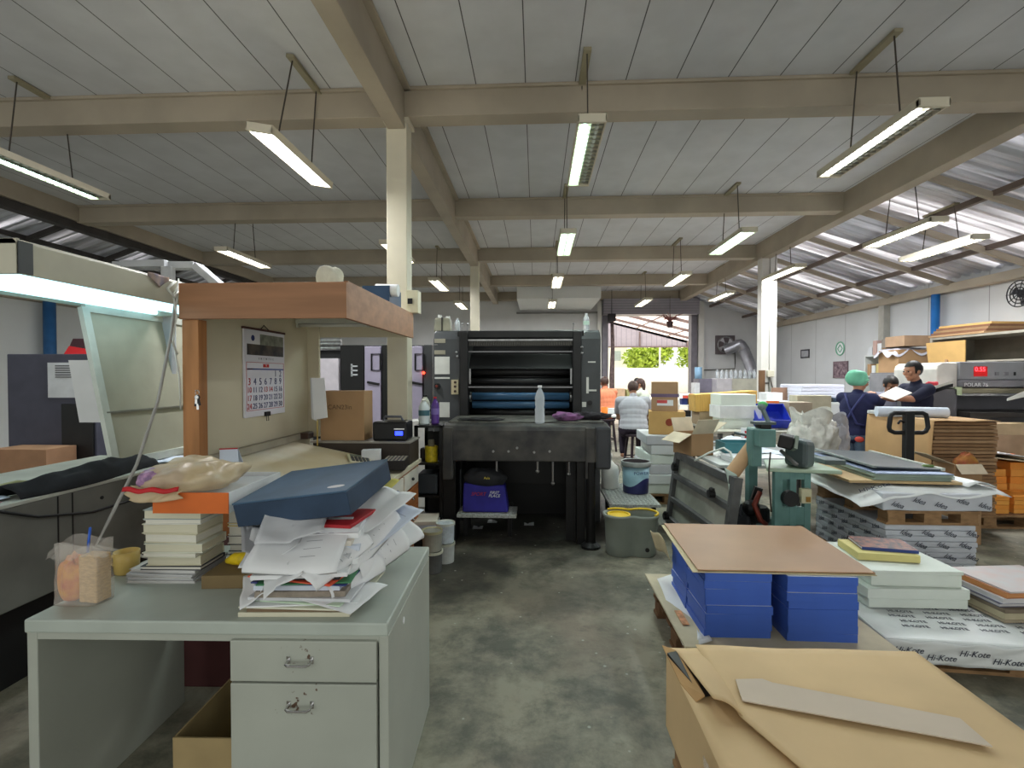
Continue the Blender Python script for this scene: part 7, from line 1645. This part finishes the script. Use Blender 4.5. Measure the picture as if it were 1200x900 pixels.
def person(label, loc, rz, hip, chest, neck, head, hands, legs, build=1.0, skin=None, shirt=None, pants=None, hair=None, sleeve=.5, headrot=(0,0,0), hairlen=0, cap_m=None, apron=None, elbow=(-.10,-.16), collar=False, legspread=.1):
    t = thing('person', label, 'person', loc, rz)
    skin = skin or m_skin; b = build
    hip, chest, neck, head = V(hip), V(chest), V(neck), V(head)
    mb = MB(); sh = MB(); tr = MB()
    waist = hip.lerp(chest, .5)
    def torso(q, e, pel=True):
        if pel: q.ball(hip, 1, 18, 12, (.165*b+e,.115*b+e,.12+e))
        q.ball(waist, 1, 18, 12, (.145*b+e,.105*b+e,.15+e)); q.ball(chest, 1, 18, 12, (.165*b+e,.112*b+e,.165+e))
        q.ball(hip.lerp(chest,.25), 1, 18, 12, (.155*b+e,.11*b+e,.13+e)); q.ball(hip.lerp(chest,.75), 1, 18, 12, (.155*b+e,.11*b+e,.15+e))
        up = (neck-chest).normalized()
        s0 = chest+up*.115
        cap(q, s0+V((-.155*b,0,0)), s0+V((.155*b,0,0)), .056+e, .056+e)
        cap(q, s0, neck, .07+e*.6, .052+e*.4)
        return s0
    s0 = torso(mb, 0); torso(sh, .016)
    cap(mb, neck, head-V((0,0,.04)), .052, .052)
    R = Euler(headrot).to_matrix()
    def hd(p): return head+R @ V(p)
    # head: skull, jaw, nose, ears, brow, lips
    sk_ = MB(Matrix.Translation(head) @ R.to_4x4())
    sk_.ball((0,-.008,.02), 1, 20, 14, (.076,.092,.098)); sk_.ball((0,.022,-.045), 1, 16, 10, (.056,.064,.066)); sk_.ball((0,.058,-.092), .022, 10, 8)
    sk_.cyl((0,.085,.012),(0,.108,-.022),.009,.015,10); sk_.ball((0,.104,-.024), .016, 10, 6)
    sk_.ball((0,.074,.030), 1, 12, 8, (.055,.018,.012)); sk_.ball((0,.080,-.060), 1, 12, 8, (.026,.014,.010))
    for s in (-1,1): sk_.ball((s*.076,-.008,-.005), 1, 10, 8, (.012,.022,.032)); sk_.ball((s*.040,.068,-.018), 1, 10, 8, (.026,.02,.024))
    mb.v += sk_.v; off = len(mb.v)-len(sk_.v); mb.f += [[i+off for i in f] for f in sk_.f]
    for s, hand in zip((-1,1), hands):
        S = s0+V((s*.165*b,0,-.005)); Hn = V(hand); d = Hn-S
        E = S.lerp(Hn,.5)+V((s*.05,elbow[0],elbow[1]))*max(.15, 1-(d.length/.56)**2)
        cap(mb, S, E, .050, .041); cap(mb, E, Hn, .042, .028)
        dr = (Hn-E).normalized(); side = dr.cross(V((0,0,1))).normalized(); upv = side.cross(dr).normalized()
        pm = Hn+dr*.05
        cap(mb, Hn, pm+dr*.02, .028, .026); cap(mb, Hn+side*.022+dr*.02, pm+side*.024+dr*.03, .017,.016); cap(mb, Hn-side*.022+dr*.02, pm-side*.024+dr*.03, .017,.016)
        for k, ln in enumerate((.055,.066,.062,.048)):
            r0 = pm+dr*.03+side*(-.033+.022*k); mid = r0+dr*ln*.6-upv*.006; cap(mb, r0, mid, .0095,.009,8); cap(mb, mid, mid+dr*ln*.38-upv*.022, .009,.008,8)
        th0 = Hn+dr*.025-side*s*.03; cap(mb, th0, th0+dr*.03-side*s*.022, .011,.010,8); cap(mb, th0+dr*.03-side*s*.022, th0+dr*.058-side*s*.018-upv*.008, .010,.009,8)
        if sleeve <= .5: cap(sh, S, S.lerp(E, sleeve*2), .066, .060)
        else: cap(sh, S, E, .064, .054); cap(sh, E, E.lerp(Hn,(sleeve-.5)*2), .054, .044)
    for s, (kn, an) in zip((-1,1), legs):
        hj = hip+V((s*.085*b,0,-.03)); kn = V(kn); an = V(an)
        cap(mb, hj, kn, .082*b, .054); cap(mb, kn, an, .054, .040); mb.ball(an+V((0,.06,-.045)), 1, 12, 8, (.042,.115,.038)); mb.ball(an+V((0,-.01,-.03)), 1, 10, 8, (.036,.045,.045))
        cap(tr, hj, kn, .096*b, .072); cap(tr, kn, an+V((0,0,.03)), .072, .058)
    tr.ball(hip+V((0,0,-.01)), 1, 18, 12, (.168*b+.012,.118*b+.012,.12))
    body = fused(mb, 'body', skin, t, .0075, 3)
    fused(sh, 'shirt', shirt, t, .010, 4); fused(tr, 'trousers', pants, t, .011, 4)
    em_ = MB(Matrix.Translation(head) @ R.to_4x4())
    for s in (-1,1): em_.ball((s*.033,.083,.006), .0095, 10, 8)
    em_.build('eyes', m_eye, t, local=True)
    if cap_m is None or hairlen:
        h = MB(Matrix.Translation(head) @ R.to_4x4())
        h.ball((0,-.014,.028), 1, 24, 18, (.086,.100,.104))
        q = Matrix.Translation(head) @ R.to_4x4(); qi = q.inverted()
        keep = []
        for f in h.f:
            c = V((0,0,0))
            for i in f: c += h.v[i]
            c = qi @ (c/len(f))
            if c.y > .035 and c.z < .055: continue
            if c.z < -.055+.0 or (c.z < -.02 and c.y > -.005): continue
            keep.append(f)
        h.f = keep
        if hairlen:
            h.ball((0,-.075,-.03), 1, 16, 10, (.07,.045,.05+hairlen*.5)); h.ball((0,-.06,-.06-hairlen*.6), 1, 14, 10, (.06,.04,.06+hairlen*.4))
        h.build('hair', hair or m_hair, t, local=True, smooth=True)
    if cap_m:
        h = MB(Matrix.Translation(head) @ R.to_4x4())
        vs = lump(0,-.035,-.055,.105,.118,.19,3,.10,2.0,32,14,5); h.add(vs.v, vs.f)
        h.tube([(.092*math.cos(a_),-.012+.104*math.sin(a_),.012+.030*math.sin(a_)) for a_ in [2*PI*i/28 for i in range(28)]],.010,8,True)
        h.build('hair_cap', cap_m, t, local=True, smooth=True)
    if apron:
        a_ = MB()
        a_.grid(lambda u, v: ((.20*b+.03)*math.cos(PI*(u*1.25-.125)), (.16*b+.03)*math.sin(PI*(u*1.25-.125))+.02, hip.z+.10-.62*v), 24, 10, .006, (0,0,0.0001))
        a_.build('apron', apron, t, local=True, smooth=True)
        st_ = MB(); st_.tube([s0+V((-.10,-.085,.055)), chest+V((-.02,-.142*b,.0)), waist+V((.06,-.138*b,-.03)), hip+V((.13,-.10,.10))], .014, 6)
        st_.tube([s0+V((.10,-.085,.055)), chest+V((.02,-.142*b,.0)), waist+V((-.06,-.138*b,-.03)), hip+V((-.13,-.10,.10))], .014, 6)
        st_.build('apron_straps', M('apron_strap', (52,54,100), .8), t, local=True, smooth=True)
    return t
m_nav = M('navy_cloth', (36,38,74), .85, var=.12, scale=8); m_nav2 = M('navy_polo', (28,30,52), .85, var=.12, scale=8)
m_jean = M('grey_jeans', (92,108,132), .85, var=.15, scale=10); m_dkp = M('dark_trousers', (48,38,52), .85, var=.1)
stand = lambda h: [((-.10,.02,h*.5),(-.11,-.02,.085)), ((.10,.03,h*.5),(.11,.0,.085))]
# woman in green cap
pw = Vector((at(1002,480,Y=6.15).x, 6.15, 0))
rzw = -.90
wm = person('person in a green hair cap, navy apron and jeans with the back turned', pw, rzw, (0,0,.86), (.0,.045,1.16), (.0,.07,1.345), (.0,.105,1.47),
    [(-.05,.50,1.31),(.13,.50,1.29)], stand(.86), 1.02, m_skin, m_nav, m_jean, sleeve=.95, headrot=(-.15,0,-.55), cap_m=M('green_cap', (110,180,150), .6, var=.08), apron=m_nav)
rp = MB().ball((.10,-.145,.80), 1, 12, 8, (.05,.02,.035)); rp.build('red_pouch', M('red_pouch', (190,70,60), .7), wm, local=True, smooth=True)
# man in navy polo
pm_ = Vector((at(1075,480,Y=6.0).x, 6.0, 0))
pm_ = Vector((at(1074,480,Y=6.25).x, 6.25, 0))
mn = person('person with short black hair in a navy polo shirt, turned left, holding the white board', pm_, PI/2+.10, (0,-.02,.93), (0,.0,1.27), (0,.01,1.475), (0,.055,1.60),
    [(-.10,.42,1.28),(.10,.38,1.28)], stand(.93), 1.05, m_skin, m_nav2, m_dkp, sleeve=.42, headrot=(-.12,0,.0), elbow=(-.06,-.14))
# third person bent behind the board
pt = Vector((at(1037,480,Y=7.2).x, 7.2, 0))
person('person with black hair in a grey top bending down behind the white board', pt, PI-.25, (0,-.10,.86), (0,.03,1.14), (0,.10,1.31), (0,.17,1.42), [(-.20,.36,1.05),(.20,.36,1.05)], stand(.86), .95, m_skin2, M('grey_lilac_top', (150,150,168), .85), m_dkp, sleeve=.9, headrot=(-.55,0,.2), collar=True)
# the board they hold
q = [at(1030,463,Y=6.02), at(1049,469,Y=5.92), at(1069,460,Y=6.02), at(1050,453,Y=6.14)]
for p_ in q: pass
o = MB().grid(lambda u, v: q[0].lerp(q[1],u).lerp(q[3].lerp(q[2],u),v), 4, 4, .006).build('white_board', M('bright_board', (226,222,214), .6, var=.02)); tag(o, 'white board held up between the green-capped person and the one in the navy polo', 'board')
# seated people
sit = [((-.14,.40,.70),(-.15,.30,.34)), ((.14,.40,.70),(.15,.30,.34))]
def stool(label, loc, h, m):
    t = thing('stool', label, 'stool', loc, .3)
    MB().lathe([(.15,h-.035),(.16,h-.03),(.16,h-.005),(.15,h),(0,h)], 20).build('seat', m, t, local=True)
    for k in range(4):
        a_ = k*PI/2+.78; MB().bar((.19*math.cos(a_),.19*math.sin(a_),0),(.12*math.cos(a_),.12*math.sin(a_),h-.03),.032,.032,(0,1,0)).build('leg', m, t, local=True)
    MB().tube([(.165*math.cos(2*PI*i/20),.165*math.sin(2*PI*i/20),.25) for i in range(20)],.010,6,True).build('foot_ring', m, t, local=True)
    return t
def seated(label, x, y, rz, hz, b, shirt, skin, hair, hairlen=0, sleeve=.4, lean=.10, hl=(0,0,0), pants=None, hh=.0):
    return person(label, (x,y,0), rz, (0,0,hz+.11), (0,lean*.6,hz+.43), (0,lean,hz+.625), (0,lean+.03,hz+.735+hh), [(-.22,.46,hz+.26),(.24,.44,hz+.26)], [((-.15,.40,hz+.07),(-.15,.30,max(.085,hz-.34))), ((.15,.40,hz+.07),(.15,.30,max(.085,hz-.34)))], b, skin, shirt, pants or m_dkp, hair, sleeve, hl, hairlen)
stool('dark stool under the seated person in grey', (W(744,8.0),7.98,0), .62, M('dark_stool', (52,40,48), .6))
seated('person in a grey T-shirt sitting on a stool with the back turned, beyond the press', W(743,8.0), 8.02, -.12, .60, 1.36, M('grey_tee', (168,166,174), .85, var=.05), m_skin, m_hairb, 0, .42, .14, (-.35,0,.1))
stool('dark stool under the seated person in orange', (W(712,10.2),10.2,0), .66, M('dark_stool', (52,40,48), .6))
seated('person in an orange top sitting at the right end of the press, partly hidden', W(712,10.2), 10.25, .3, .665, 1.25, M('orange_top', (236,140,104), .85), m_skin2, m_hairb, 0, .45, .1, (-.2,0,0), hh=-.0)
stool('stool under the long-haired person before the doorway', (W(757,10.8),10.8,0), .62, M('dark_stool', (52,40,48), .6))
seated('person with long brown hair in a pale top, sitting turned left before the doorway', W(757,10.8), 10.85, .9, .625, 1.15, M('pale_green_top', (206,212,196), .85), m_skin, m_hairb, .10, .5, .1, (-.1,0,.3))
stool('stool under the dark-haired person farthest back before the doorway', (W(748,13.0)+.03,13.05,0), .62, M('dark_stool', (52,40,48), .6))
seated('person with dark hair in a white top sitting farthest back, left of the long-haired one', W(748,13.0)+.03, 13.08, .2, .625, 1.1, M('white_top', (222,220,226), .85), m_skin, m_hair, 0, .5, .1, (-.1,0,0))
